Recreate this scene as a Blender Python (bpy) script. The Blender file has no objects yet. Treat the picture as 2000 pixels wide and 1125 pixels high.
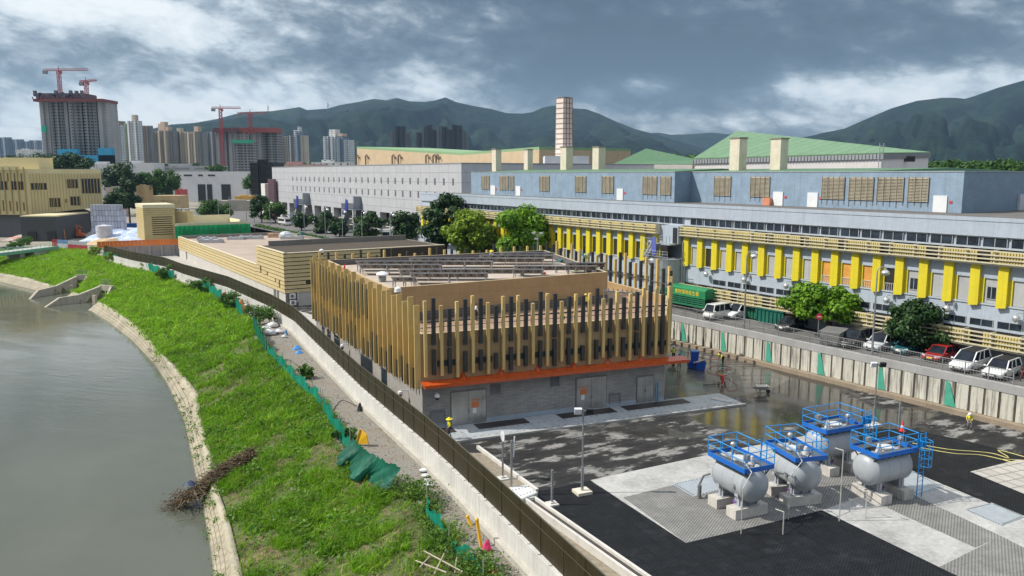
import bpy, bmesh, math, random
import numpy as np
from mathutils import Vector, Matrix
R = math.radians
rnd = random.Random(7)
sc = bpy.context.scene
COL = sc.collection
# ---------------------------------------------------------------- camera (drone, 28 mm, 21 m above the yard)
FPX, CX, CY, HC = 1556.0, 1000.0, 562.5, 21.0
PIT = math.atan(224 / FPX)
CP, SP = math.cos(PIT), math.sin(PIT)
cam = bpy.data.cameras.new('camera'); camo = bpy.data.objects.new('camera', cam); COL.objects.link(camo)
cam.sensor_width = 36.0; cam.lens = FPX / 2000 * 36; cam.clip_start = 0.5; cam.clip_end = 20000
camo.location = (0, 0, HC); camo.rotation_euler = (R(90) - PIT, 0, 0); sc.camera = camo

def ray(px, py):
    u = (px - CX) / FPX; v = (CY - py) / FPX
    return Vector((u, CP + v * SP, -SP + v * CP))
def at(px, py, z=0.0):
    r = ray(px, py); t = (z - HC) / r.z
    return Vector((r.x * t, r.y * t, z))
def aty(px, py, Y):
    r = ray(px, py); t = Y / r.y
    return Vector((r.x * t, Y, HC + r.z * t))
def zat(p, py):
    v = (CY - py) / FPX; y = p[1]
    return HC + (v * y * CP - y * SP) / (CP + v * SP)

class Fr:                                       # a vertical facade: s along it, o out of it, z up
    def __init__(s, P, d, flip=False):
        s.P = Vector((P[0], P[1])); s.d = Vector((d[0], d[1])).normalized()
        s.n = Vector((-s.d.y, s.d.x)) * (-1 if flip else 1)
    def __call__(s, a, o, z):
        q = s.P + s.d * a + s.n * o
        return Vector((q.x, q.y, z))
    def st(s, px, py):
        r = ray(px, py); n = s.n
        t = n.dot(s.P) / (n.x * r.x + n.y * r.y)
        q = Vector((r.x * t, r.y * t)) - s.P
        return q.dot(s.d), HC + r.z * t
    def back(s, k):
        f = Fr(s.P - s.n * k, s.d); f.n = s.n.copy(); return f

def frame(o, rz=0):                             # a local frame for parts: x along, y away, z up
    c, q = math.cos(rz), math.sin(rz); o = Vector(o)
    return lambda a, b, z: Vector((o.x + a * c - b * q, o.y + a * q + b * c, o.z + z))
IDF = lambda a, b, z: Vector((a, b, z))

# ---------------------------------------------------------------- mesh helper
WL = {}
def wl(o): return WL.get(o.name, Vector((0, 0, 0)))
class MB:
    def __init__(s): s.v = []; s.f = []; s.m = []; s.mi = 0
    def add(s, vs, fs):
        k = len(s.v); s.v += [tuple(q) for q in vs]
        for f in fs: s.f.append([i + k for i in f]); s.m.append(s.mi)
    def box(s, a0, a1, b0, b1, z0, z1, fr=IDF):
        P = [fr(a, b, z) for z in (z0, z1) for b in (b0, b1) for a in (a0, a1)]
        s.add(P, [(0, 2, 3, 1), (4, 5, 7, 6), (0, 1, 5, 4), (2, 6, 7, 3), (0, 4, 6, 2), (1, 3, 7, 5)])
    def cbox(s, c, sx, sy, sz, rz=0):           # box on its base centre
        f = frame(c, rz); s.box(-sx / 2, sx / 2, -sy / 2, sy / 2, 0, sz, f)
    def prism(s, pts, z0, z1, cap=True):
        n = len(pts); P = [(p[0], p[1], z0) for p in pts] + [(p[0], p[1], z1) for p in pts]
        F = [(i, (i + 1) % n, n + (i + 1) % n, n + i) for i in range(n)]
        if cap: F += [tuple(range(n - 1, -1, -1)), tuple(range(n, 2 * n))]
        s.add(P, F)
    def quad(s, *p): s.add(p, [tuple(range(len(p)))])
    def beam(s, p, q, w, h=None):
        h = h or w; p = Vector(p); q = Vector(q); d = (q - p).normalized()
        x = d.cross(Vector((0, 0, 1)))
        x = Vector((1, 0, 0)) if x.length < 1e-4 else x.normalized()
        y = x.cross(d); P = []
        for c in (p, q):
            for a, b in ((-1, -1), (1, -1), (1, 1), (-1, 1)): P.append(c + x * a * w / 2 + y * b * h / 2)
        s.add(P, [(3, 2, 1, 0), (4, 5, 6, 7), (0, 1, 5, 4), (1, 2, 6, 5), (2, 3, 7, 6), (3, 0, 4, 7)])
    def tube(s, p, q, r, n=8, r2=None, cap=True):
        p = Vector(p); q = Vector(q); d = (q - p).normalized(); r2 = r if r2 is None else r2
        x = d.orthogonal().normalized(); y = d.cross(x); P = []
        for c, rr in ((p, r), (q, r2)):
            for i in range(n):
                t = 2 * math.pi * i / n; P.append(c + x * math.cos(t) * rr + y * math.sin(t) * rr)
        F = [(i, (i + 1) % n, n + (i + 1) % n, n + i) for i in range(n)]
        if cap: F += [tuple(range(n - 1, -1, -1)), tuple(range(n, 2 * n))]
        s.add(P, F)
    def path(s, pts, r, n=6):
        for a, b in zip(pts, pts[1:]): s.tube(a, b, r, n)
    def lathe(s, prof, c=(0, 0, 0), n=16, axis='z', rz=0):
        P = []; c = Vector(c)
        for r, h in prof:
            for i in range(n):
                t = 2 * math.pi * i / n; a, b = r * math.cos(t), r * math.sin(t)
                if axis == 'z': P.append(c + Vector((a, b, h)))
                else:
                    q = Vector((h, a, b)); q.rotate(Matrix.Rotation(rz, 3, 'Z')); P.append(c + q)
        F = []
        for k in range(len(prof) - 1):
            for i in range(n):
                j = (i + 1) % n; F.append((k * n + i, k * n + j, (k + 1) * n + j, (k + 1) * n + i))
        F += [tuple(range(n - 1, -1, -1)), tuple(range((len(prof) - 1) * n, len(prof) * n))]
        s.add(P, F)
    def ball(s, c, rx, ry=None, rz=None, n=12, m=8, jit=0.0):
        ry = ry or rx; rz = rz or rx; c = Vector(c); P = [c + Vector((0, 0, -rz))]
        for k in range(1, m):
            ph = -math.pi / 2 + math.pi * k / m
            for i in range(n):
                t = 2 * math.pi * i / n; j = 1 + rnd.uniform(-jit, jit)
                P.append(c + Vector((rx * math.cos(ph) * math.cos(t) * j, ry * math.cos(ph) * math.sin(t) * j, rz * math.sin(ph) * j)))
        P.append(c + Vector((0, 0, rz))); F = []; L = len(P) - 1
        for i in range(n):
            j = (i + 1) % n; F.append((0, 1 + j, 1 + i)); F.append((L, L - n + i, L - n + j))
            for k in range(m - 2): F.append((1 + k * n + i, 1 + k * n + j, 1 + (k + 1) * n + j, 1 + (k + 1) * n + i))
        s.add(P, F)
    def rail(s, fr, a0, a1, o, z0, z1, post=1.5, r=0.03, bars=2):
        n = max(1, round(abs(a1 - a0) / post))
        for i in range(n + 1):
            a = a0 + (a1 - a0) * i / n; s.beam(fr(a, o, z0), fr(a, o, z1), r * 2)
        for k in range(bars):
            z = z1 - (z1 - z0) * k / bars; s.beam(fr(a0, o, z), fr(a1, o, z), r * 1.6)
    def build(s, name, mats, parent=None, smooth=False, kind=None):
        me = bpy.data.meshes.new(name)
        mats = mats if isinstance(mats, (list, tuple)) else [mats]
        V = np.array(s.v, dtype=float) if s.v else np.zeros((0, 3))
        if parent is not None: off = np.array(wl(parent)); world = Vector(off)
        else:
            lo = V.min(0); hi = V.max(0); off = np.array([(lo[0] + hi[0]) / 2, (lo[1] + hi[1]) / 2, lo[2]]); world = Vector(off)
        me.from_pydata((V - off).tolist(), [], s.f)
        for m in mats: me.materials.append(m)
        if len(mats) > 1: me.polygons.foreach_set('material_index', s.m)
        if smooth: me.polygons.foreach_set('use_smooth', [True] * len(me.polygons))
        if s.v:
            bm = bmesh.new(); bm.from_mesh(me); bmesh.ops.recalc_face_normals(bm, faces=bm.faces)
            bm.to_mesh(me); bm.free()
        o = bpy.data.objects.new(name, me); COL.objects.link(o)
        if parent is not None: o.parent = parent
        else: o.location = world
        WL[o.name] = world
        if smooth and smooth != 'full':
            try: me.set_sharp_from_angle(angle=R(smooth if smooth > 1 else 40))
            except Exception: pass
        if kind: o['kind'] = kind
        return o

def tag(o, label, cat, group=None):
    o['label'] = label; o['category'] = cat
    if group: o['group'] = group
    return o
def thing(name, label, cat, loc, group=None):
    o = bpy.data.objects.new(name, None); COL.objects.link(o); o.location = loc; o.empty_display_size = .3
    WL[o.name] = Vector(loc); return tag(o, label, cat, group)
def proto(name, label, cat, group=None):        # built round the origin, then moved or copied
    return thing(name, label, cat, (0, 0, 0), group)
def copy_tree(o, parent=None):
    c = o.copy(); COL.objects.link(c)
    if parent is not None: c.parent = parent
    WL[c.name] = wl(o)
    for ch in list(o.children): copy_tree(ch, c)
    return c
def place(o, loc, rz=0, label=None, sc_=None):
    o.location = loc; o.rotation_euler = (0, 0, rz)
    if label: o['label'] = label
    if sc_: o.scale = (sc_,) * 3
    return o
def structure(o): o['kind'] = 'structure'; return o

# ---------------------------------------------------------------- materials
MATS = {}
def nodes(name):
    m = bpy.data.materials.new(name); m.use_nodes = True
    nt = m.node_tree; b = nt.nodes['Principled BSDF']; return m, nt, b
def N(nt, t, **kw):
    n = nt.nodes.new(t)
    for k, v in kw.items():
        if k.startswith('i_'):
            key = k[2:]; key = int(key) if key.isdigit() else key.replace('_', ' ')
            n.inputs[key].default_value = v
        else: setattr(n, k, v)
    return n
def ramp(nt, fac, stops):
    r = N(nt, 'ShaderNodeValToRGB'); e = r.color_ramp.elements
    while len(e) < len(stops): e.new(.5)
    for k, (p, c) in enumerate(stops):
        e[k].position = p; e[k].color = (c[0], c[1], c[2], 1) if not isinstance(c, (int, float)) else (c, c, c, 1)
    nt.links.new(fac, r.inputs[0]); return r.outputs[0]
def math_(nt, op, a, b=None, clamp=False):
    n = N(nt, 'ShaderNodeMath', operation=op, use_clamp=clamp)
    for k, x in enumerate((a, b)):
        if x is None: continue
        if isinstance(x, (int, float)): n.inputs[k].default_value = x
        else: nt.links.new(x, n.inputs[k])
    return n.outputs[0]
def noise(nt, scale, detail=4, rough=.6, vec=None, dist=0.0):
    n = N(nt, 'ShaderNodeTexNoise', i_Scale=scale, i_Detail=detail, i_Roughness=rough, i_Distortion=dist)
    nt.links.new(vec if vec is not None else N(nt, 'ShaderNodeNewGeometry').outputs['Position'], n.inputs['Vector'])
    return n.outputs['Fac']
def mixc(nt, fac, a, b, mode='MIX'):
    n = N(nt, 'ShaderNodeMix', data_type='RGBA', blend_type=mode)
    for k, x in ((0, fac), (6, a), (7, b)):
        if isinstance(x, (int, float)): n.inputs[k].default_value = x
        elif isinstance(x, (tuple, list)): n.inputs[k].default_value = (x[0], x[1], x[2], 1)
        else: nt.links.new(x, n.inputs[k])
    return n.outputs[2]
def bump(nt, b, h, strength=.3, dist=.05):
    n = N(nt, 'ShaderNodeBump', i_Strength=strength, i_Distance=dist)
    nt.links.new(h, n.inputs['Height']); nt.links.new(n.outputs[0], b.inputs['Normal'])
def mapped(nt, sx, sy, sz, rz=0):
    g = N(nt, 'ShaderNodeNewGeometry'); mp = N(nt, 'ShaderNodeMapping')
    mp.inputs['Scale'].default_value = (sx, sy, sz); mp.inputs['Rotation'].default_value = (0, 0, rz)
    # rotate first so the scale runs along the turned axes
    if rz:
        m0 = N(nt, 'ShaderNodeMapping'); m0.inputs['Rotation'].default_value = (0, 0, rz)
        nt.links.new(g.outputs['Position'], m0.inputs[0]); mp.inputs['Rotation'].default_value = (0, 0, 0)
        nt.links.new(m0.outputs[0], mp.inputs[0])
    else: nt.links.new(g.outputs['Position'], mp.inputs[0])
    return mp.outputs[0]

def plain(name, c, rough=.6, var=.18, scale=1.2, metal=0.0, streak=0.0, bmp=0.0, island=0.0, spec=.5, dirt=None, coat=0.0):
    """a surface of one colour with broad wear, fine grain and optional rain streaks"""
    if name in MATS: return MATS[name]
    m, nt, b = nodes(name)
    n1 = noise(nt, scale, 6, .65); n2 = noise(nt, scale * 9, 3)
    lo = tuple(x * (1 - var) for x in c); hi = tuple(min(1, x * (1 + var)) for x in c)
    col = ramp(nt, n1, [(.3, lo), (.7, hi)])
    col = mixc(nt, .35 * min(1, var * 4), col, ramp(nt, n2, [(.3, lo), (.7, hi)]))
    if streak:
        sv = mapped(nt, 2.2, 2.2, .12); s_ = noise(nt, 1.6, 5, .7, sv)
        col = mixc(nt, math_(nt, 'MULTIPLY', ramp(nt, s_, [(.48, 0), (.75, 1)]), streak), col, dirt or tuple(x * .35 for x in c))
    if island:
        g = N(nt, 'ShaderNodeNewGeometry')
        k = ramp(nt, g.outputs['Random Per Island'], [(0, 1 - island), (1, 1 + island)])
        hs = N(nt, 'ShaderNodeHueSaturation'); nt.links.new(col, hs.inputs['Color'])
        v = N(nt, 'ShaderNodeMapRange', i_3=1 - island, i_4=1 + island); nt.links.new(g.outputs['Random Per Island'], v.inputs[0])
        nt.links.new(v.outputs[0], hs.inputs['Value']); col = hs.outputs[0]
    nt.links.new(col, b.inputs['Base Color'])
    r = ramp(nt, n1, [(.3, max(0, rough - .1)), (.7, min(1, rough + .1))]); nt.links.new(r, b.inputs['Roughness'])
    b.inputs['Metallic'].default_value = metal; b.inputs['Specular IOR Level'].default_value = spec
    if coat: b.inputs['Coat Weight'].default_value = coat; b.inputs['Coat Roughness'].default_value = .08
    if bmp: bump(nt, b, n2, bmp, .03)
    MATS[name] = m; return m

def wallvec(nt, ang):                            # (along, z, 0) for a vertical wall that runs at angle ang
    g = N(nt, 'ShaderNodeNewGeometry'); m0 = N(nt, 'ShaderNodeMapping'); m0.inputs['Rotation'].default_value = (0, 0, -ang)
    nt.links.new(g.outputs['Position'], m0.inputs[0])
    sp = N(nt, 'ShaderNodeSeparateXYZ'); nt.links.new(m0.outputs[0], sp.inputs[0])
    cb = N(nt, 'ShaderNodeCombineXYZ'); nt.links.new(sp.outputs[0], cb.inputs[0]); nt.links.new(sp.outputs[2], cb.inputs[1])
    return cb.outputs[0]
def tiled(name, c1, c2, cm, w, h, ang, mortar=.02, rough=.6, offset=.5, streak=.0, var=.2, bmp=.2, dirt=None, flat=False, vs=.7, spec=.4):
    """bricks, tiles or panels on a wall that runs at angle ang (flat: on the ground)"""
    if name in MATS: return MATS[name]
    m, nt, b = nodes(name)
    vec = mapped(nt, 1, 1, 1, -ang) if flat else wallvec(nt, ang)
    br = N(nt, 'ShaderNodeTexBrick', offset=offset, i_Scale=1.0)
    nt.links.new(vec, br.inputs['Vector'])
    br.inputs['Color1'].default_value = (*c1, 1); br.inputs['Color2'].default_value = (*c2, 1); br.inputs['Mortar'].default_value = (*cm, 1)
    br.inputs['Mortar Size'].default_value = mortar; br.inputs['Brick Width'].default_value = w; br.inputs['Row Height'].default_value = h
    br.inputs['Mortar Smooth'].default_value = .2
    n1 = noise(nt, vs, 6, .65)
    col = mixc(nt, 1, br.outputs['Color'], ramp(nt, n1, [(.3, 1 - var), (.7, 1.0)]), 'MULTIPLY')
    if streak:
        s_ = noise(nt, 1.6, 5, .7, mapped(nt, 2.5, 2.5, .1))
        col = mixc(nt, math_(nt, 'MULTIPLY', ramp(nt, s_, [(.48, 0), (.75, 1)]), streak), col, dirt or tuple(x * .35 for x in c1))
    nt.links.new(col, b.inputs['Base Color']); b.inputs['Roughness'].default_value = rough; b.inputs['Specular IOR Level'].default_value = spec
    if bmp: bump(nt, b, math_(nt, 'SUBTRACT', 1.0, br.outputs['Fac']), bmp, .02)
    MATS[name] = m; return m

def glass(name, c=(.02, .03, .04), rough=.06):
    if name in MATS: return MATS[name]
    m, nt, b = nodes(name); b.inputs['Base Color'].default_value = (*c, 1); b.inputs['Roughness'].default_value = rough
    n = noise(nt, .9, 2); nt.links.new(ramp(nt, n, [(.3, tuple(x * .6 for x in c)), (.7, tuple(x * 1.8 for x in c))]), b.inputs['Base Color'])
    b.inputs['Specular IOR Level'].default_value = .6
    MATS[name] = m; return m
def leafmat(name, dark, light, sub=.25):
    if name in MATS: return MATS[name]
    m, nt, b = nodes(name); g = N(nt, 'ShaderNodeNewGeometry')
    n = noise(nt, .42, 5, .65); f = math_(nt, 'ADD', math_(nt, 'MULTIPLY', g.outputs['Random Per Island'], .42), math_(nt, 'MULTIPLY', math_(nt, 'SUBTRACT', n, .22), 1.05))
    col = ramp(nt, f, [(.2, dark), (.85, light)])
    nt.links.new(col, b.inputs['Base Color']); b.inputs['Roughness'].default_value = .55; b.inputs['Specular IOR Level'].default_value = .25
    tr = N(nt, 'ShaderNodeBsdfTranslucent'); nt.links.new(col, tr.inputs[0])
    mx = N(nt, 'ShaderNodeMixShader', i_0=sub); out = nt.nodes['Material Output']
    nt.links.new(b.outputs[0], mx.inputs[1]); nt.links.new(tr.outputs[0], mx.inputs[2]); nt.links.new(mx.outputs[0], out.inputs[0])
    MATS[name] = m; return m

# ---------------------------------------------------------------- sun, sky, haze
SUN_AZ, SUN_EL = R(-92), R(46)                   # from the left and beyond
sdir = Vector((math.sin(SUN_AZ) * math.cos(SUN_EL), math.cos(SUN_AZ) * math.cos(SUN_EL), math.sin(SUN_EL)))
sl = bpy.data.lights.new('sun', 'SUN'); sl.energy = 3.7; sl.angle = R(.53); sl.color = (1, .95, .86)
so = bpy.data.objects.new('sun', sl); COL.objects.link(so); so.location = (0, 0, 200)
so.rotation_euler = (-sdir).to_track_quat('-Z', 'Y').to_euler()
w = bpy.data.worlds.new('World'); sc.world = w; w.use_nodes = True
nt = w.node_tree; nt.nodes.clear()
out = N(nt, 'ShaderNodeOutputWorld'); sky = N(nt, 'ShaderNodeTexSky', sky_type='NISHITA', sun_disc=False)
sky.sun_elevation = SUN_EL; sky.sun_rotation = SUN_AZ; sky.air_density = 1.2; sky.dust_density = 1.5
bg1 = N(nt, 'ShaderNodeBackground', i_Strength=.1); nt.links.new(sky.outputs[0], bg1.inputs[0])
tc = N(nt, 'ShaderNodeTexCoord'); sx = N(nt, 'ShaderNodeSeparateXYZ'); nt.links.new(tc.outputs['Generated'], sx.inputs[0])
az = math_(nt, 'ARCTAN2', sx.outputs[0], sx.outputs[1]); el = math_(nt, 'ARCSINE', sx.outputs[2])
cb = N(nt, 'ShaderNodeCombineXYZ'); nt.links.new(math_(nt, 'MULTIPLY', az, 6.0), cb.inputs[0]); nt.links.new(math_(nt, 'ADD', math_(nt, 'MULTIPLY', el, 12.5), math_(nt, 'MULTIPLY', az, 1.1)), cb.inputs[1])
big = noise(nt, .9, 6, .5, cb.outputs[0], .25)
fine = noise(nt, 2.9, 13, .60, cb.outputs[0], .30)
def blob(x, y, sxp, syp, amp):                   # a bank of cloud, given where the photo shows it
    r = ray(x, y).normalized(); a0 = math.atan2(r.x, r.y); e0 = math.asin(r.z)
    dx = math_(nt, 'MULTIPLY', math_(nt, 'SUBTRACT', az, a0), FPX / sxp); dy = math_(nt, 'MULTIPLY', math_(nt, 'SUBTRACT', el, e0), FPX / syp)
    q = math_(nt, 'ADD', math_(nt, 'MULTIPLY', dx, dx), math_(nt, 'MULTIPLY', dy, dy))
    return math_(nt, 'MULTIPLY', math_(nt, 'EXPONENT', math_(nt, 'MULTIPLY', q, -1.0)), amp)
tot = math_(nt, 'ADD', math_(nt, 'MULTIPLY', math_(nt, 'SUBTRACT', big, .5), .85), math_(nt, 'MULTIPLY', math_(nt, 'SUBTRACT', fine, .5), .82))
bw = noise(nt, 2.4, 7, .55, cb.outputs[0], .2); bil = math_(nt, 'ABSOLUTE', math_(nt, 'SUBTRACT', bw, .5)); tot = math_(nt, 'ADD', tot, math_(nt, 'MULTIPLY', math_(nt, 'SUBTRACT', bil, .075), 1.25))
for bl in [(120, 15, 380, 75, .42), (60, 235, 330, 80, .34), (560, 190, 190, 55, .26), (480, 115, 380, 50, -.10), (860, 165, 110, 50, .40), (740, 50, 200, 45, .10),
           (1220, 80, 360, 120, -.38), (1520, 110, 280, 60, -.27), (1100, 150, 120, 50, -.18), (1235, 165, 80, 24, .36), (1560, 172, 70, 28, .36), (1500, 235, 190, 22, .24), (1850, 170, 220, 48, .52), (1150, 215, 120, 25, .16), (330, 215, 130, 40, .20),
           (1780, 85, 120, 40, -.14), (1960, 60, 160, 50, -.10), (1350, 235, 260, 20, .08), (980, 200, 60, 20, .12), (330, 60, 160, 35, .10)]:
    tot = math_(nt, 'ADD', tot, blob(*bl))
br_ = math_(nt, 'ADD', tot, .45)
ccol = ramp(nt, br_, [(.0, (.028, .042, .062)), (.24, (.052, .072, .100)), (.42, (.128, .158, .190)), (.58, (.30, .342, .375)), (.76, (.60, .64, .66)), (.95, (.80, .81, .80))])
hi_ = N(nt, 'ShaderNodeMapRange', i_1=.22, i_2=.7); nt.links.new(el, hi_.inputs[0])
ccol = mixc(nt, hi_.outputs[0], ccol, mixc(nt, big, (.38, .435, .51), (.88, .92, .98)))
bg2 = N(nt, 'ShaderNodeBackground', i_Strength=1.0); nt.links.new(ccol, bg2.inputs[0])
# thin blue gaps between the banks, low over the hills
gap = math_(nt, 'MULTIPLY', ramp(nt, fine, [(.52, 1), (.66, 0)]), .0)
mx = N(nt, 'ShaderNodeMixShader', i_0=.88)
nt.links.new(bg1.outputs[0], mx.inputs[1]); nt.links.new(bg2.outputs[0], mx.inputs[2]); nt.links.new(mx.outputs[0], out.inputs[0])

sc.view_settings.view_transform = 'Standard'; sc.view_settings.look = 'None'; sc.view_settings.gamma = 1; sc.view_settings.exposure = .50
sc.view_settings.use_curve_mapping = False
sc.cycles.use_denoising = True
try: sc.cycles.denoiser = 'OPENIMAGEDENOISE'
except Exception: pass
sc.cycles.max_bounces = 6; sc.cycles.diffuse_bounces = 2; sc.cycles.glossy_bounces = 3; sc.cycles.transmission_bounces = 3
sc.cycles.transparent_max_bounces = 8; sc.cycles.volume_bounces = 0
# ================================================================ numpy noise and fast meshes
rng = np.random.default_rng(11)
_T = rng.random((64, 64))
def vnoise(x, y, s):
    x = np.asarray(x) / s + 100; y = np.asarray(y) / s + 100
    xi = np.floor(x).astype(int); yi = np.floor(y).astype(int); fx = x - xi; fy = y - yi
    fx = fx * fx * (3 - 2 * fx); fy = fy * fy * (3 - 2 * fy)
    g = lambda a, b: _T[a % 64, b % 64]
    return (g(xi, yi) * (1 - fx) + g(xi + 1, yi) * fx) * (1 - fy) + (g(xi, yi + 1) * (1 - fx) + g(xi + 1, yi + 1) * fx) * fy
def fbm(x, y, s, o=4):
    t = 0; a = .5; n = 0
    for _ in range(o): t = t + a * vnoise(x, y, s); n += a; a *= .5; s /= 2.03
    return t / n
def fastmesh(name, V, F4, mat, parent=None, kind=None, smooth=False):
    """V (n,3) world points, F4 (m,4) quads"""
    me = bpy.data.meshes.new(name); V = np.asarray(V, dtype=np.float32); F4 = np.asarray(F4, dtype=np.int32)
    if parent is not None: off = np.array(wl(parent))
    else: off = np.array([V[:, 0].mean(), V[:, 1].mean(), V[:, 2].min()])
    W_ = (V - off).astype(np.float32); k = F4.shape[1]
    me.vertices.add(len(V)); me.vertices.foreach_set('co', W_.ravel())
    me.loops.add(F4.size); me.loops.foreach_set('vertex_index', F4.ravel())
    me.polygons.add(len(F4)); me.polygons.foreach_set('loop_start', np.arange(0, F4.size, k, dtype=np.int32))
    try: me.polygons.foreach_set('loop_total', np.full(len(F4), k, dtype=np.int32))
    except Exception: pass
    if smooth: me.polygons.foreach_set('use_smooth', np.ones(len(F4), dtype=bool))
    me.update(calc_edges=True); me.validate()
    me.materials.append(mat)
    o = bpy.data.objects.new(name, me); COL.objects.link(o)
    if parent is not None: o.parent = parent
    else: o.location = off
    WL[o.name] = Vector(off)
    if kind: o['kind'] = kind
    return o
def blades(P, hgt, wid, lean, n=2):
    """P (k,3) roots -> bent blades of n quads; returns V,F"""
    k = len(P); a = rng.uniform(0, 2 * np.pi, k); hgt = hgt * (.35 + 1.35 * fbm(P[:, 0], P[:, 1], 1.6, 3)); h = hgt * rng.uniform(.55, 1.25, k); wd = wid * rng.uniform(.6, 1.3, k)
    sx, sy = np.cos(a), np.sin(a); la = rng.uniform(0, 2 * np.pi, k); ln = lean * rng.uniform(.2, 1.2, k) * h
    V = np.zeros((k, 2 * (n + 1), 3))
    for j in range(n + 1):
        t = j / n; ww = wd * (1 - .8 * t * t) / 2
        cx = P[:, 0] + (np.cos(la) * ln + .25 * h) * t * t; cy = P[:, 1] + np.sin(la) * ln * t * t; cz = P[:, 2] - .05 + h * (t - .28 * t * t)
        V[:, 2 * j] = np.stack([cx - sx * ww, cy - sy * ww, cz], 1); V[:, 2 * j + 1] = np.stack([cx + sx * ww, cy + sy * ww, cz], 1)
    F = np.array([[2 * j, 2 * j + 1, 2 * j + 3, 2 * j + 2] for j in range(n)])
    F = (F[None] + (np.arange(k) * 2 * (n + 1))[:, None, None]).reshape(-1, 4)
    return V.reshape(-1, 3), F
def leaves(C, size, up=.5, flat=None):
    """one bent quad per centre, in random directions"""
    k = len(C); nrm = rng.normal(size=(k, 3)); nrm[:, 2] = np.abs(nrm[:, 2]) + up
    if flat is not None: nrm = nrm * .75 + flat * 1.5
    nrm /= np.linalg.norm(nrm, axis=1)[:, None]
    t = np.cross(nrm, rng.normal(size=(k, 3))); t /= np.linalg.norm(t, axis=1)[:, None]; b = np.cross(nrm, t)
    s = size * rng.uniform(.6, 1.35, k)[:, None]
    V = np.stack([C - t * s, C - b * s * .55 + nrm * s * .12, C + t * s, C + b * s * .55 + nrm * s * .12], 1).reshape(-1, 3)
    return V, np.arange(4 * k).reshape(-1, 4)

# ================================================================ ground, river, bank
NET = [(-.9, 36), (-2.04, 40.31), (-3.63, 42.98), (-4.74, 45.64), (-5.76, 49.03), (-6.96, 51.12), (-8.55, 52.46), (-10.46, 54.85), (-12.78, 59.13), (-14.57, 63.43),
       (-18.3, 72.36), (-21.44, 77.79), (-24.68, 84.07), (-29.31, 92.74), (-34.5, 105), (-43.08, 122.8), (-51.06, 135.2), (-59.2, 149), (-69.5, 160), (-80.9, 174.6), (-100.8, 195.6)]
NETX = [(1.5, 20)] + NET + [(-112, 209), (-128, 232)]
KERB = [(-8, 20), (-12.5, 36), (-16.35, 45.4), (-19.77, 52.9), (-22.8, 58.8), (-25.7, 65.5), (-31.2, 77.3), (-34.7, 85.6), (-40.5, 95.2), (-46.6, 104.3), (-55.8, 119.1), (-65.2, 133), (-79.3, 151.2), (-96.6, 168.5), (-111.6, 183.1), (-125.7, 194.1), (-143, 206), (-185, 232)]
WATR = [(-11, 20), (-15.3, 37), (-19.2, 48), (-20.8, 51.7), (-23.9, 58.5), (-27.4, 65.8), (-34.1, 80), (-42.1, 94.6), (-48.2, 104.9), (-58.9, 120.8), (-69.6, 135.3), (-79.9, 148.3), (-99.5, 169), (-121.7, 187.6), (-142, 199), (-205, 232)]
def lin(tab):
    ys = np.array([p[1] for p in tab]); xs = np.array([p[0] for p in tab])
    return lambda y: np.interp(y, ys, xs)
xN, xK, xW = lin(NETX), lin(KERB), lin(WATR)

mg, nt, b_ = nodes('ground_earth')
nt.links.new(ramp(nt, noise(nt, .05, 8, .65), [(.3, (.16, .14, .105)), (.55, (.30, .27, .22)), (.75, (.12, .15, .06))]), b_.inputs['Base Color']); b_.inputs['Roughness'].default_value = .9
bump(nt, b_, noise(nt, 4, 4), .4, .05)
mb = MB(); ys = [p[1] for p in NETX] + [260, 600, 9000]; xs = [p[0] for p in NETX] + [-9000, -9000, -9000]
xs[-4] = -128
for i in range(len(ys) - 1):
    x0, x1 = xs[i], xs[i + 1]
    if ys[i] >= 232: x0 = x1 = -9000
    mb.quad((x0, ys[i], -.2), (9000, ys[i], -.2), (9000, ys[i + 1], -.2), (x1, ys[i + 1], -.2))
structure(mb.build('ground', mg))

# ---- river
mw, nt, b_ = nodes('river_water'); nt.links.new(ramp(nt, noise(nt, .16, 5, .65, mapped(nt, .5, 1.6, 1, R(25))), [(.42, .03), (.66, .17)]), b_.inputs['Roughness']); b_.inputs['IOR'].default_value = 1.33
nt.links.new(ramp(nt, noise(nt, .05, 5, .6), [(.3, (.085, .092, .072)), (.7, (.115, .122, .094))]), b_.inputs['Base Color'])
v1 = mapped(nt, .55, 2.0, 1, R(20)); wv = math_(nt, 'ADD', math_(nt, 'MULTIPLY', noise(nt, .55, 3, .5, v1), .7), math_(nt, 'MULTIPLY', noise(nt, 1.9, 3, .6, v1), .3))
amp = ramp(nt, noise(nt, .035, 3), [(.4, .25), (.62, 1)])
bump(nt, b_, math_(nt, 'MULTIPLY', wv, amp), .28, .12)
mb = MB(); mb.quad((-900, -50, -4.6), (20, -50, -4.6), (20, 236, -4.6), (-900, 236, -4.6)); structure(mb.build('river', mw))

# ---- outfall channels cut through the bank
OUT = []                                          # (mouth centre, direction into the bank, half width, length)
for (ma, mb2, bk) in (((96, 574.5), (134, 585), (160, 545)), ((142.5, 591), (174, 606), (206, 566))):
    a = at(*ma, -4.6); c = at(*mb2, -4.6); k = at(*bk, -2.2); m = (a + c) / 2
    d = Vector((k.x - m.x, k.y - m.y)); wd = abs((c - a).to_2d().dot(Vector((-d.y, d.x)).normalized())) / 2
    OUT.append((m.to_2d(), d.normalized(), max(1.8, wd), d.length))
def in_out(x, y, grow=0.0):
    r = np.zeros(np.shape(x), bool)
    for m, d, hw, L in OUT:
        s_ = (x - m.x) * d.x + (y - m.y) * d.y; o_ = -(x - m.x) * d.y + (y - m.y) * d.x
        r |= (s_ > -4) & (s_ < L + grow) & (np.abs(o_) < hw * (1 - .78 * np.clip(s_ / L, 0, 1)) + grow)
    return r
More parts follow.
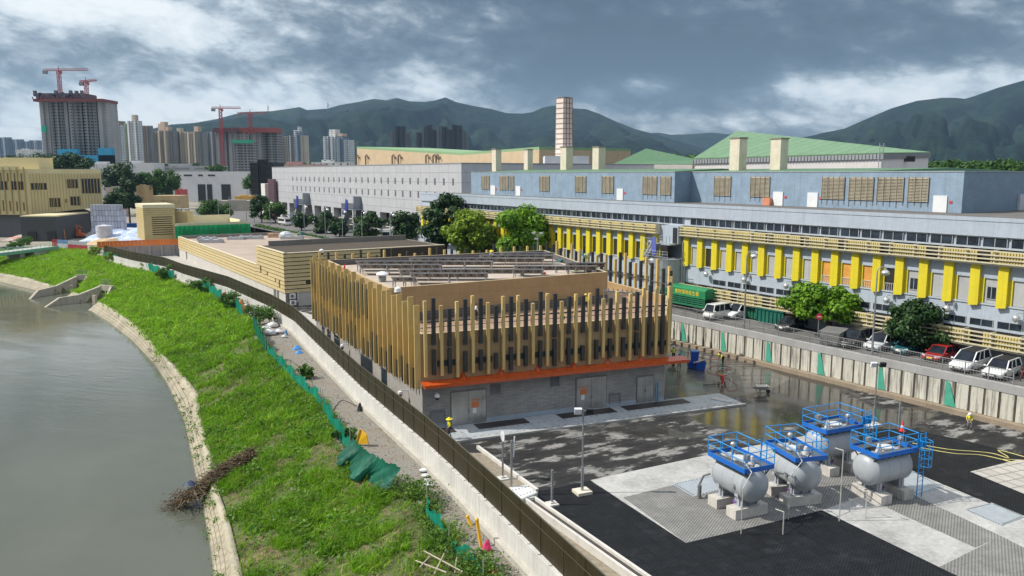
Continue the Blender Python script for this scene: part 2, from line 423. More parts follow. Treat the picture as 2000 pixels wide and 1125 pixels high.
def bank_z(x, y, t):
    prof = -.2 - 3.05 * (t ** 1.0)
    return prof + (fbm(x, y, 3.2, 4) - .5) * .95 * np.clip(np.minimum(t, 1 - t) * 5, 0, 1)
Y = np.concatenate([np.arange(20, 110, .6), np.arange(110, 232.1, 1.0)]); T = np.linspace(0, 1, 26)
YY, TT = np.meshgrid(Y, T, indexing='ij'); XX = xN(YY) * (1 - TT) + xK(YY) * TT
ZZ = bank_z(XX, YY, TT); ZZ[:, 0] = -.2; ZZ[in_out(XX, YY)] = -5.2
def grid_faces(a, b): 
    i = np.arange(a * b).reshape(a, b)
    return np.stack([i[:-1, :-1], i[1:, :-1], i[1:, 1:], i[:-1, 1:]], -1).reshape(-1, 4)
ms, nt, b_ = nodes('bank_soil')
nt.links.new(ramp(nt, noise(nt, .5, 8, .7), [(.32, (.045, .075, .018)), (.5, (.085, .105, .03)), (.66, (.20, .145, .085)), (.8, (.28, .21, .14))]), b_.inputs['Base Color'])
b_.inputs['Roughness'].default_value = .95; bump(nt, b_, noise(nt, 6, 5), .6, .06)
structure(fastmesh('bank', np.stack([XX, YY, ZZ], -1).reshape(-1, 3), grid_faces(*XX.shape), ms, smooth=True))

# ---- revetment: kerb strip and block paving down to the water
T2 = np.array([0, .02, .33, .36, .60, .62, 1.0, 1.35]); DZ = np.array([-3.12, -3.05, -3.10, -3.28, -3.75, -3.78, -4.62, -5.6])
YY2, TT2 = np.meshgrid(Y, T2, indexing='ij'); X2 = xK(YY2) * (1 - TT2) + xW(YY2) * TT2; Z2 = np.tile(DZ, (len(Y), 1)) + (fbm(X2, YY2, 2.5, 2) - .5) * .06
Z2[in_out(X2, YY2, -.1)] = -5.6
mr, nt, b_ = nodes('revetment_blocks')
g = N(nt, 'ShaderNodeNewGeometry'); sp = N(nt, 'ShaderNodeSeparateXYZ'); nt.links.new(g.outputs['Position'], sp.inputs[0])
cbn = N(nt, 'ShaderNodeCombineXYZ'); nt.links.new(sp.outputs[1], cbn.inputs[0]); nt.links.new(math_(nt, 'MULTIPLY', sp.outputs[2], 1.9), cbn.inputs[1])
bk = N(nt, 'ShaderNodeTexBrick', i_Scale=1.0); bk.inputs['Color1'].default_value = (.42, .36, .25, 1); bk.inputs['Color2'].default_value = (.36, .32, .24, 1); bk.inputs['Mortar'].default_value = (.13, .125, .085, 1)
bk.inputs['Brick Width'].default_value = .9; bk.inputs['Row Height'].default_value = .62; bk.inputs['Mortar Size'].default_value = .045; nt.links.new(cbn.outputs[0], bk.inputs['Vector'])
msk = ramp(nt, sp.outputs[2], [(0, 0), (1, 1)]); mr_ = N(nt, 'ShaderNodeMapRange', i_1=-3.36, i_2=-3.32); nt.links.new(sp.outputs[2], mr_.inputs[0])
top = ramp(nt, noise(nt, .6, 6, .7), [(.3, (.34, .30, .21)), (.7, (.46, .41, .31))])
col = mixc(nt, mr_.outputs[0], bk.outputs['Color'], top); n6 = noise(nt, .35, 6, .7)
col = mixc(nt, 1, col, ramp(nt, n6, [(.3, .62), (.6, 1)]), 'MULTIPLY')
wet = N(nt, 'ShaderNodeMapRange', i_1=-4.35, i_2=-4.7); nt.links.new(sp.outputs[2], wet.inputs[0]); col = mixc(nt, wet.outputs[0], col, (.10, .095, .06))
nt.links.new(col, b_.inputs['Base Color']); b_.inputs['Roughness'].default_value = .85; bump(nt, b_, math_(nt, 'SUBTRACT', 1, bk.outputs['Fac']), .35, .04)
o = fastmesh('river_revetment', np.stack([X2, YY2, Z2], -1).reshape(-1, 3), grid_faces(*X2.shape), mr); structure(o)

# ---- grass on the bank (nobody could count it)
def grassmat(name, dk, lt):
    m = leafmat(name, dk, lt, .38); nt = m.node_tree; b = nt.nodes['Principled BSDF']; src = b.inputs['Base Color'].links[0].from_socket
    g = N(nt, 'ShaderNodeNewGeometry'); k_ = math_(nt, 'MULTIPLY', ramp(nt, noise(nt, .7, 5, .7), [(.45, .02), (.70, .42)]), 1.0); hit = math_(nt, 'LESS_THAN', math_(nt, 'FRACT', math_(nt, 'MULTIPLY', g.outputs['Random Per Island'], 37.0)), k_)
    c = mixc(nt, math_(nt, 'MULTIPLY', hit, .8), src, (.26, .22, .075))
    for n in list(nt.nodes):
        if n.type == 'BSDF_TRANSLUCENT': nt.links.new(c, n.inputs[0])
    nt.links.new(c, b.inputs['Base Color']); return m
mgr = grassmat('grass_blade', (.055, .175, .004), (.30, .56, .022))
mgy = grassmat('grass_far', (.12, .29, .006), (.36, .63, .028))
def scatter(n, y0, y1, t0=.0, t1=1.0, thr=.60):
    y = y0 + (y1 - y0) * rng.random(n); t = t0 + (t1 - t0) * rng.random(n); x = xN(y) * (1 - t) + xK(y) * t
    wd = np.abs(xK(y) - xN(y)); keep = rng.random(n) < wd / 17.0
    bare = fbm(x, y, 3.4, 4); keep &= (bare < thr - .075 * (y < 62) - .03 * (y < 100)) | (rng.random(n) < .1); keep &= ~in_out(x, y, .5)
    x, y, t = x[keep], y[keep], t[keep]
    return np.stack([x, y, bank_z(x, y, t)], 1)
VV, FF, k = [], [], 0
def addvf(V, F):
    global k
    VV.append(V); FF.append(F + k); k += len(V)
C = scatter(26000, 34, 66, -.05, 1.02); P = np.repeat(C, 5, 0); P[:, :2] += rng.normal(0, .14, (len(P), 2)); addvf(*blades(P, .62, .055, .8))
C = scatter(21000, 66, 112, -.04, 1.02, .66); P = np.repeat(C, 4, 0); P[:, :2] += rng.normal(0, .2, (len(P), 2)); addvf(*blades(P, .72, .085, .8))
fastmesh('grass', np.concatenate(VV), np.concatenate(FF), mgr, kind='stuff')
VV, FF, k = [], [], 0
C = scatter(26000, 104, 231, -.03, 1.02, .70); P = np.repeat(C, 3, 0); P[:, :2] += rng.normal(0, .35, (len(P), 2)); addvf(*blades(P, .85, .16, .7))
fastmesh('grass', np.concatenate(VV), np.concatenate(FF), mgy, kind='stuff')
VV, FF, k = [], [], 0
mwd = leafmat('weed_leaf', (.035, .11, .012), (.17, .30, .04), .3)     # low broad-leaved weeds in clumps
C = scatter(1300, 36, 140, 0, 1, .62)
for c in C: 
    n = 16; q = rng.normal(0, [.34, .34, .12], (n, 3)) + c + [0, 0, .28]; addvf(*leaves(q, .15, .8))
y = rng.uniform(40, 110, 90); t = rng.uniform(.36, .95, 90); xx = xK(y) * (1 - t) + xW(y) * t; zz = np.interp(t, T2, DZ)
for a, b2, c2 in zip(xx, y, zz):
    s_ = rng.uniform(.12, .4); q = rng.normal(0, [s_, s_, .07], (int(26 * s_ / .25), 3)) + [a, b2, c2 + .1]; addvf(*leaves(q, .09, .6))
fastmesh('weeds', np.concatenate(VV), np.concatenate(FF), mwd, kind='stuff')
# dry straw in the bare patches
C = scatter(9000, 36, 90, 0, 1, 2.0); m_ = fbm(C[:, 0], C[:, 1], 3.4, 4) > .53; P = np.repeat(C[m_], 3, 0); P[:, :2] += rng.normal(0, .2, (len(P), 2)); V, F = blades(P, .32, .04, 1.6)
fastmesh('dry_grass', V, F, leafmat('straw', (.16, .11, .055), (.36, .27, .15), .2), kind='stuff')

# ---- gravel track between the netting and the wall
WALL = [(4.9, 30.5), (2.3, 36.4), (-.8, 43.5), (-4.1, 50.9), (-6.6, 56.2), (-14.15, 71.4), (-24, 92.8), (-29.2, 104.2), (-35.4, 115), (-49, 135.6), (-64.5, 154.5), (-73.3, 166.7), (-86, 179), (-101, 196)]
xF = lin(WALL)
Yp = np.arange(28, 196, .8); Tp = np.linspace(-.08, 1, 8); YP, TP = np.meshgrid(Yp, Tp, indexing='ij'); XP = xN(YP) * (1 - TP) + xF(YP) * TP
ZP = -.19 + .05 * fbm(XP, YP, 1.5, 3) + .02
mp, nt, b_ = nodes('gravel_track')
col = ramp(nt, noise(nt, 7, 6, .8), [(.3, (.085, .077, .066)), (.5, (.215, .20, .172)), (.72, (.36, .335, .295))]); col = mixc(nt, ramp(nt, noise(nt, .45, 4), [(.45, 0), (.7, .7)]), col, (.20, .155, .105))
nt.links.new(col, b_.inputs['Base Color']); b_.inputs['Roughness'].default_value = .95; bump(nt, b_, noise(nt, 9, 4), .7, .04)
structure(fastmesh('path', np.stack([XP, YP, ZP], -1).reshape(-1, 3), grid_faces(*XP.shape), mp, smooth=True))
mb = MB()
for _ in range(2200):
    y = 36 + 66 * rnd.random() ** 1.4; t = rnd.uniform(.0, 1); x = float(xN(y)) * (1 - t) + float(xF(y)) * t - .1
    s_ = rnd.uniform(.02, .06); mb.ball((x, y, -.13), s_ * 1.3, s_, s_ * .8, 5, 3, .3)
mb.build('gravel', plain('stones', (.27, .255, .23), .9, .3, 3, island=.45), kind='stuff')
# ================================================================ yard
RWP = (20.12, 98.35); D2 = (math.sin(R(-32.72)), math.cos(R(-32.72)))
RW = Fr(RWP, D2); ANG2 = math.atan2(D2[1], D2[0])
def xR(y): return RWP[0] + D2[0] / D2[1] * (y - RWP[1])
ma, nt, b_ = nodes('wet_asphalt')
pud = noise(nt, .11, 4, .6, None, .8); g = N(nt, 'ShaderNodeNewGeometry'); vm = N(nt, 'ShaderNodeVectorMath', operation='DISTANCE'); vm.inputs[1].default_value = (19, 80, 0)
nt.links.new(g.outputs['Position'], vm.inputs[0]); nr = N(nt, 'ShaderNodeMapRange', i_1=8.0, i_2=27.0, i_3=.30, i_4=-.14); nt.links.new(vm.outputs['Value'], nr.inputs[0])
wet = math_(nt, 'ADD', pud, nr.outputs[0]); fin = noise(nt, 1.1, 6, .75)
dry = noise(nt, .32, 6, .7, mapped(nt, 1, 2.2, 1, R(-30)))
col = ramp(nt, dry, [(.35, (.018, .018, .019)), (.52, (.035, .034, .033)), (.57, (.20, .195, .185)), (.72, (.32, .31, .29))])
wm = ramp(nt, math_(nt, 'ADD', wet, math_(nt, 'MULTIPLY', math_(nt, 'SUBTRACT', fin, .5), .16)), [(.50, 0), (.60, 1)])
col = mixc(nt, wm, col, ramp(nt, noise(nt, .6, 5), [(.3, (.024, .023, .021)), (.7, (.052, .050, .046))]))
nt.links.new(col, b_.inputs['Base Color'])
rr = math_(nt, 'ADD', math_(nt, 'MULTIPLY', wm, -.66), math_(nt, 'ADD', .68, math_(nt, 'MULTIPLY', fin, .16))); nt.links.new(math_(nt, 'MAXIMUM', rr, .075), b_.inputs['Roughness'])
nt.links.new(math_(nt, 'ADD', math_(nt, 'MULTIPLY', wm, .40), .18), b_.inputs['Specular IOR Level'])
bh = math_(nt, 'MULTIPLY', noise(nt, 14, 3), math_(nt, 'SUBTRACT', 1.03, wm)); bump(nt, b_, bh, .3, .02)
mb = MB(); ys = list(np.arange(26, 216, 6.0))
for y0, y1 in zip(ys, ys[1:]): mb.quad((xF(y0) + .5, y0, 0), (xR(y0), y0, 0), (xR(y1), y1, 0), (xF(y1) + .5, y1, 0))
structure(mb.build('yard', ma))

def sheet(name, px, mat, z, zp=0.0):
    mb = MB(); mb.quad(*[Vector((at(*p, zp).x, at(*p, zp).y, z)) for p in px]); return structure(mb.build(name, mat))
conc = plain('slab_concrete', (.37, .365, .35), .75, .42, .38, bmp=.15, dirt=(.2, .19, .17))
AM = math.atan2(71.94 - 63.35, 14.12 + 7.35)      # the main building's front
def gridmat(name, c1, c2, cm, w, fine, seam, spec, rough, var):
    m = tiled(name, c1, c2, cm, w, w, AM, seam, rough, .0, bmp=.0, flat=True, var=var, vs=1.1, spec=spec); nt = m.node_tree; b = nt.nodes['Principled BSDF']; src = b.inputs['Base Color'].links[0].from_socket
    k_ = N(nt, 'ShaderNodeTexBrick', offset=.5, i_Scale=1.0); nt.links.new(mapped(nt, 1, 1, 1, -AM - R(38)), k_.inputs['Vector']); k_.inputs['Color1'].default_value = (1, 1, 1, 1); k_.inputs['Color2'].default_value = (.86, .86, .86, 1); k_.inputs['Mortar'].default_value = (.45, .45, .45, 1)
    k_.inputs['Mortar Size'].default_value = fine * .2; k_.inputs['Brick Width'].default_value = fine; k_.inputs['Row Height'].default_value = fine
    st = mixc(nt, ramp(nt, noise(nt, .5, 5, .7), [(.55, 0), (.75, .5)]), src, tuple(min(1, x * 2.2 + .02) for x in c1)) if c1[0] < .1 else mixc(nt, ramp(nt, noise(nt, .35, 5, .7), [(.5, 0), (.72, .55)]), src, (.44, .43, .41))
    nt.links.new(mixc(nt, 1, st, k_.outputs['Color'], 'MULTIPLY'), b.inputs['Base Color']); bump(nt, b, math_(nt, 'SUBTRACT', 1, k_.outputs['Fac']), .5, .03); return m
gridm = gridmat('grid_pavers', (.026, .029, .033), (.019, .021, .025), (.009, .010, .011), .95, .16, .022, .18, .7, .45)
gridg = gridmat('grey_grid_pavers', (.33, .325, .31), (.31, .305, .29), (.26, .255, .245), 1.3, .16, .02, .4, .85, .25)
sheet('pavement', [(1040, 962), (1153, 939), (1340, 1061), (1606, 997), (1890, 1135), (1990, 1250), (1330, 1250)], gridm, .004)
sheet('pavement', [(1640, 838), (1775, 838), (1892, 862), (2060, 905), (2080, 1045), (1790, 925), (1755, 905), (1690, 880)], gridm, .008)
sheet('pavement', [(1153, 938), (1395, 886), (1640, 838), (1690, 880), (1755, 905), (1606, 997), (1340, 1061)], conc, .012)
sheet('pavement', [(1755, 905), (1790, 925), (2080, 1045), (2400, 1250), (1990, 1250), (1890, 1135), (1606, 997)], conc, .016)
sheet('pavement', [(1217, 972), (1330, 944), (1560, 905), (1700, 905), (1742, 946), (1606, 997), (1340, 1061)], gridg, .020)
sheet('pavement', [(1835, 1108), (1955, 1048), (2100, 1120), (2100, 1250), (1990, 1250), (1890, 1135)], gridg, .024)
sheet('pavement', [(1742, 946), (1800, 975), (1985, 1062), (1955, 1048.5), (1905, 1070), (1760, 1005), (1690, 970)], gridg, .028)
sheet('pavement', [(1895, 922), (1990, 898), (2090, 920), (2060, 990)], tiled('pale_tiles', (.50, .47, .42), (.42, .40, .36), (.2, .19, .17), 1.0, 1.0, AM, .05, .8, .0, flat=True), .032)
plate = plain('galvanised_plate', (.42, .46, .49), .42, .12, 2, metal=.35)
boltm = plain('plate_hole', (.05, .05, .05), .9)
for k_, (q, lb) in enumerate([([(1312, 946), (1395, 929), (1440, 950), (1355, 971)], 'pale steel cover plate flush with the concrete left of the nearest grey tank'),
          ([(1722, 930), (1778, 918), (1843, 953), (1795, 967)], 'steel cover plate on the concrete right of the tank with the long blue ladder'),
          ([(1882, 996), (1937, 983), (2003, 1010), (1956, 1028)], 'steel cover plate lying on the concrete near the lower right edge')]):
    P = [at(*p, 0) for p in q]; t = thing('cover_plate', lb, 'cover plate', tuple(sum(P, Vector()) / 4), 'steel cover plates in the paving')
    mb = MB(); mb.prism([(p.x, p.y) for p in P], .009, .045); mb.build('plate', plate, t)
    mb = MB()
    for a, b2 in zip(P, P[1:] + P[:1]):
        c_ = sum(P, Vector()) / 4
        for j in range(1, 14): 
            q_ = a.lerp(b2, j / 14).lerp(c_, .08); mb.cbox((q_.x, q_.y, .0455), .09, .09, .004)
    mb.build('lifting_slots', boltm, t)

# ---- boundary wall with bronze fence on top, along the track
def offs(pts, k):                                 # shift an open polyline sideways
    out = []
    for i, p in enumerate(pts):
        a = Vector(pts[max(0, i - 1)]); c = Vector(pts[min(len(pts) - 1, i + 1)]); d = (c - a).normalized(); out.append((p[0] + d.y * k, p[1] - d.x * k))
    return out
wallc = plain('weathered_concrete', (.56, .545, .51), .85, .16, .5, streak=.55, bmp=.15, dirt=(.27, .255, .22))
footc = plain('footing_concrete', (.45, .425, .37), .9, .22, .8, streak=.3, bmp=.2)
W0 = WALL; W1 = offs(WALL, .38)
t = thing('boundary_wall', 'long pale concrete wall with bronze mesh fence along the gravel track', 'wall', (-14, 71, -.2))
def ribbon(mb, A, B, z0, z1):
    n = len(A)
    for i in range(n - 1): 
        a0, a1, b0, b1 = A[i], A[i + 1], B[i], B[i + 1]
        P = [(*a0, z0), (*a1, z0), (*b1, z0), (*b0, z0), (*a0, z1), (*a1, z1), (*b1, z1), (*b0, z1)]
        F = [(4, 5, 6, 7), (0, 1, 5, 4), (3, 7, 6, 2)]
        if i == 0: F.append((0, 4, 7, 3))
        if i == n - 2: F.append((1, 2, 6, 5))
        mb.add(P, F)
mb = MB(); ribbon(mb, W0, W1, -.25, 1.5); mb.build('wall', wallc, t)
mb = MB(); ribbon(mb, offs(WALL, -.30), offs(WALL, -.003), -.26, .22); mb.build('footing', footc, t)
mf, nt, b_ = nodes('bronze_mesh')
v = mapped(nt, 1, 1, 1, 0); wav = noise(nt, 9, 2, .5, mapped(nt, 3, 3, .05)); c_ = ramp(nt, wav, [(.35, (.024, .018, .008)), (.65, (.062, .048, .022))])
nt.links.new(c_, b_.inputs['Base Color']); b_.inputs['Roughness'].default_value = .5; b_.inputs['Metallic'].default_value = .35
def resamp(pts, step):
    out = []; 
    for a, b2 in zip(pts, pts[1:]):
        a = Vector(a); b2 = Vector(b2); n = max(1, round((b2 - a).length / step)); out += [a.lerp(b2, i / n) for i in range(n)]
    return out + [Vector(pts[-1])]
FC = offs(WALL, .24)
mb = MB(); ribbon(mb, offs(WALL, .22), offs(WALL, .26), 1.56, 3.46); mb.build('mesh_panel', mf, t)
mpst = plain('bronze_post', (.05, .042, .025), .45, metal=.5); mrl = plain('fence_rail', (.17, .155, .12), .4, metal=.6)
mb = MB()
for p in resamp(FC, 2.4): mb.cbox((p.x, p.y, 1.5), .07, .07, 1.98)
mb.build('fence_posts', mpst, t)
mb = MB(); RS = [Vector((p.x, p.y, 3.48)) for p in resamp(FC, 5)]
for a, b2 in zip(RS, RS[1:]): mb.beam(a, b2, .06, .05)
R2 = [Vector((p[0], p[1], 2.9)) for p in offs(WALL, .195)]
for a, b2 in zip(R2, R2[1:]): mb.beam(a, b2, .02, .03)
mb.build('top_rail', mrl, t)
mb = MB()
for p in resamp(offs(WALL, .13), 1.2): mb.cbox((p.x, p.y, 1.5), .16, .16, .05)
mb.build('base_clip', wallc, t)

# ---- kerbs, planter channel and gravel strip inside the fence
white = plain('kerb_concrete', (.58, .56, .52), .8, .15, 1.2, streak=.2)
Kb = [at(933, 876, 0), at(1049, 962, 0)]; d_ = (Kb[1] - Kb[0]).normalized()
mgst = plain('strip_gravel', (.25, .215, .16), .95, .45, 3, bmp=.8)
mb = MB()
for y0, y1 in zip(np.arange(26, 58, 2.0), np.arange(28, 60, 2.0)):
    q_ = sorted([(Kb[0].y, Kb[0].x), (Kb[1].y, Kb[1].x), (at(1022, 972, .5).y - .3, at(1022, 972, .5).x + .1), (at(1344, 1200, .5).y, at(1344, 1200, .5).x + .1)]); xr = lambda y: float(np.interp(y, [q[0] for q in q_], [q[1] for q in q_])) if y < Kb[0].y else xF(y) + .62
    mb.quad((xF(y0) + .6, y0, .022), (xr(y0), y0, .022), (xr(y1), y1, .022), (xF(y1) + .6, y1, .022))
structure(mb.build('gravel_strip', mgst))
mb = MB(); mb.beam(Kb[0] + Vector((0, 0, .1)), Kb[1] + Vector((0, 0, .1)), .22, .3)
tag(mb.build('kerb', white), 'short pale kerb between the gravel strip and the dark wet asphalt', 'kerb')
P = [at(994, 952, .55), at(1030, 947, .55), at(1050, 962, .55), at(1012, 978, .55)]
t = thing('concrete_box', 'low white concrete chamber with a steel plate lid beside the fence', 'concrete chamber', tuple(Vector((P[0].x, P[0].y, 0))))
mb = MB(); mb.prism([(p.x, p.y) for p in P], 0, .55); mb.build('body', white, t)
mb = MB(); c_ = sum(P, Vector()) / 4; mb.prism([tuple(p.lerp(c_, .06).to_2d()) for p in P], .551, .57); lid = mb.build('lid', plain('lid_plate', (.62, .63, .63), .5, .1, 2), t)
mb = MB()
for i in range(6):
    for j in (.25, .75): q_ = P[0].lerp(P[1], (i + .5) / 6).lerp(P[3].lerp(P[2], (i + .5) / 6), j); mb.cbox((q_.x, q_.y, .571), .09, .09, .004)
mb.build('lid_slots', boltm, lid)
A0, A1 = at(1022, 972, .5), at(1344, 1200, .5); B0, B1 = at(1044, 966, .5), at(1330, 1168, .5)
t = thing('planter_channel', 'long low white concrete channel between the dark pavers and the gravel', 'planter', (A0.x, A0.y, 0))
mb = MB(); dd = (A1 - A0).normalized(); nn = Vector((dd.y, -dd.x, 0))
if nn.x < 0: nn = -nn
for o0, o1, h in ((0, .18, .5), (.72, .9, .42)):
    q = [A0 + nn * o0, A1 + nn * o0, A1 + nn * o1, A0 + nn * o1]; mb.prism([(p.x, p.y) for p in q], 0, h)
q = [A0 + nn * .181 - dd * .0, A0 + nn * .719, A0 + nn * .719 + dd * .18, A0 + nn * .181 + dd * .18]; mb.prism([(p.x, p.y) for p in q], 0, .46)
mb.build('wall', white, t)
mb = MB(); q = [A0 + nn * .182 + dd * .2, A1 + nn * .182, A1 + nn * .718, A0 + nn * .718 + dd * .2]; mb.prism([(p.x, p.y) for p in q], .0, .25); mb.build('soil', plain('wet_soil', (.05, .042, .036), .7, .4, 3, bmp=.6), t)

# ================================================================ main building with the upright fins
A, B, K_, C_, D_ = [Vector(p) for p in ((-7.35, 63.35), (14.12, 71.94), (16.6, 83.5), (5.2, 111.0), (-24.2, 96.8))]
FF_ = Fr(A, B - A, True); FL_ = Fr(A, D_ - A); LF, LL = (B - A).length, (D_ - A).length
FBK = Fr(B, K_ - B, True); FRT = Fr(K_, C_ - K_, True); FBC = Fr(D_, C_ - D_)
AL = math.atan2(D_.y - A.y, D_.x - A.x)
brick = tiled('grey_brick', (.33, .315, .30), (.42, .405, .385), (.24, .23, .22), .62, .13, AM, .014, .8, .5, .15, .3, bmp=.25, vs=.4)
brickl = tiled('grey_brick_side', (.36, .34, .315), (.41, .39, .36), (.28, .265, .25), .62, .13, AL, .014, .8, .5, .15, .2, bmp=.25, vs=.4)
tan = tiled('tan_panel', (.44, .30, .155), (.42, .285, .145), (.30, .20, .105), 30, 1.2, AM + R(90), .012, .55, .0, .25, .2, bmp=.1)
cream = plain('parapet_coping', (.48, .38, .22), .6, .12)
dgrey = tiled('roof_lining', (.15, .145, .15), (.125, .12, .125), (.06, .06, .06), 30, .3, AM, .03, .5, .0)
MBD = thing('main_building', 'two storey grey brick building wrapped in upright gold and dark fins', 'building', (A.x, A.y, 0))
mb = MB(); fd = [A, B, K_, C_, D_]
for i, (p, q) in enumerate(zip(fd, fd[1:] + fd[:1])):
    mb.mi = 1 if i == 4 else 0; mb.quad((*p, 0), (*q, 0), (*q, 4.0), (*p, 4.0))
mb.build('brick_wall', [brick, brickl], MBD)
mb = MB(); cen = sum(fd, Vector((0, 0))) / 5
inn = [p + (cen - p).normalized() * .42 for p in fd]; out_ = [p - (cen - p).normalized() * .04 for p in fd]
for (p, q, a, b2) in zip(out_, out_[1:] + out_[:1], inn, inn[1:] + inn[:1]):
    mb.quad((*p, 4.0), (*q, 4.0), (*q, 8.1), (*p, 8.1)); mb.quad((*a, 7.2), (*b2, 7.2), (*b2, 8.1), (*a, 8.1))
mb.quad(*[(*p, 4.0) for p in out_]); mb.build('upper_wall', tan, MBD)
mb = MB()
for (p, q, a, b2) in zip(out_, out_[1:] + out_[:1], inn, inn[1:] + inn[:1]): mb.quad((*p, 8.1), (*q, 8.1), (*b2, 8.1), (*a, 8.1))
mb.build('parapet', cream, MBD)
mb = MB(); mb.quad(*[(*p, 7.3) for p in inn]); mb.build('terrace', tiled('pink_tiles', (.44, .29, .20), (.40, .265, .18), (.33, .25, .19), .6, .6, AM, .02, .45, .0, flat=True, var=.3), MBD)
U = [Vector(p) for p in ((-11.3, 72.2), (10.2, 84.3), (4.5, 108.6), (-22.6, 96.2))]          # set-back roof block
mb = MB(); uc = sum(U, Vector((0, 0))) / 4; UI = [p + (uc - p).normalized() * .4 for p in U]
mb.mi = 0
for (p, q) in zip(U, U[1:] + U[:1]): mb.quad((*p, 7.31), (*q, 7.31), (*q, 10.6), (*p, 10.6))
mb.mi = 1
for (p, q) in zip(UI, UI[1:] + UI[:1]): mb.quad((*p, 10.0), (*q, 10.0), (*q, 10.6), (*p, 10.6))
mb.mi = 2
for (p, q, a, b2) in zip(U, U[1:] + U[:1], UI, UI[1:] + UI[:1]): mb.quad((*p, 10.6), (*q, 10.6), (*b2, 10.6), (*a, 10.6))
mb.mi = 3; mb.quad(*[(*p, 9.9) for p in UI])
mb.build('roof_block', [tan, dgrey, cream, plain('roof_deck', (.46, .38, .31), .6, .2, .7)], MBD)
gap_ = Fr(U[0], U[1] - U[0], True)
mb = MB(); mb.box(-.06, (U[1] - U[0]).length, .02, .09, 7.32, 8.15, gap_); mb.build('skirting', dgrey, MBD)
orange = plain('orange_paint', (.50, .075, .010), .32, .12, 1.5, spec=.5, coat=.3)
mb = MB()
mb.add([FF_(-.1, .05, 3.98), FF_(LF + 1.9, .05, 3.98), FF_(LF + 1.9, 1.15, 3.78), FF_(-.1, 1.15, 3.78), FF_(-.1, .05, 4.2), FF_(LF + 1.9, .05, 4.2), FF_(LF + 1.9, 1.15, 4.05), FF_(-.1, 1.15, 4.05)],
       [(0, 1, 2, 3), (4, 7, 6, 5), (3, 2, 6, 7), (0, 3, 7, 4), (1, 5, 6, 2), (0, 4, 5, 1)])
for s_ in np.arange(3.5, LF, 3.4): mb.add([FF_(s_ - .35, .06, 4.19), FF_(s_ + .35, .06, 4.19), FF_(s_, .06, 4.75), FF_(s_, .5, 4.14)], [(0, 1, 2), (0, 3, 1), (0, 2, 3), (1, 3, 2)])
mb.box(1.2, 4.0, .05, .9, 4.0, 4.22, FRT)
mb.build('canopy', orange, MBD)
gold = plain('gold_fin', (.60, .43, .165), .45, .12, .8, island=.15, streak=.35, dirt=(.26, .18, .07)); dark = plain('dark_fin', (.035, .036, .033), .4, .2, 1, island=.2)
def fin(f, s_, o0, o1, w_, z0, z1, m): mb = MB(); mb.box(s_ - w_ / 2, s_ + w_ / 2, o0, o1, z0, z1, f); mb.build('fin', m, MBD)
n_ = 17; st_ = LF / n_
for i in range(n_ + 1):                            # front: gold full height, dark in two lengths between
    s_ = .25 + i * st_ * .995; fin(FF_, s_, .12, .42, .25, 4.32 + rnd.choice((0, .25, .5)), 10.1 + rnd.choice((0, .3, .75, .95, .55)), gold)
    if i < n_:
        sd = s_ + st_ * .52; long = i >= n_ - 2
        zt = 10.0 + rnd.choice((.1, .5, 1.05, .8)); fin(FF_, sd, .12, .40, .30, 4.6 if long else 7.0 + rnd.choice((0, .2)), zt, dark)
        if not long: fin(FF_, sd, .12, .40, .30, 4.45 + rnd.choice((0, .25)), 6.05 + rnd.choice((0, .4, .75)), dark)
n_ = 26; st_ = (LL - .6) / n_
for i in range(n_ + 1):                            # left side, deep gold fins
    s_ = .15 + i * st_; fin(FL_, s_, .08, .56, .12, 3.3 + .25 * ((i * 7) % 3 == 0), 10.35 + .42 * (i % 2) + rnd.uniform(0, .25) + .25 * (i > 12), gold)
    if i < n_:
        sd = s_ + st_ * .5
        if i > 8 and rnd.random() < .9: fin(FL_, sd, .10, .49, .18, 7.0 + rnd.uniform(-.5, .6), 10.2 + rnd.uniform(-.2, .35), dark)
        if i % 4 != 3 or i < 8: fin(FL_, sd, .10, .49, .18, 3.4, 4.9 + rnd.uniform(0, 1.4), dark)
for i in range(7):                                 # short right return and right side
    fin(FBK, .8 + i * 1.75, .1, .4, .24, 4.4, 10.3 + .5 * (i % 3) / 2 + rnd.uniform(0, .4), gold if i % 2 == 0 else dark)
LR = (C_ - K_).length
for i in range(26):
    fin(FRT, .3 + i * LR / 26, .1, .4, .26, 5.0, 10.9 + rnd.choice((0, .35, .9)), gold if i % 2 == 0 else dark)
LB = (C_ - D_).length; mbk = MB()
for i in range(32):
    z1 = 10.75 + rnd.choice((0, .3, .8, .6)); s_ = .8 + i * LB / 32
    if i % 2 == 0: fin(FBC, s_, .1, .4, .26, 6.0, z1, gold)
    else: mbk.box(s_ - .13, s_ + .13, .1, .4, 6.0, z1, FBC)
mbk.build('rear_dark_fins', dark, MBD)
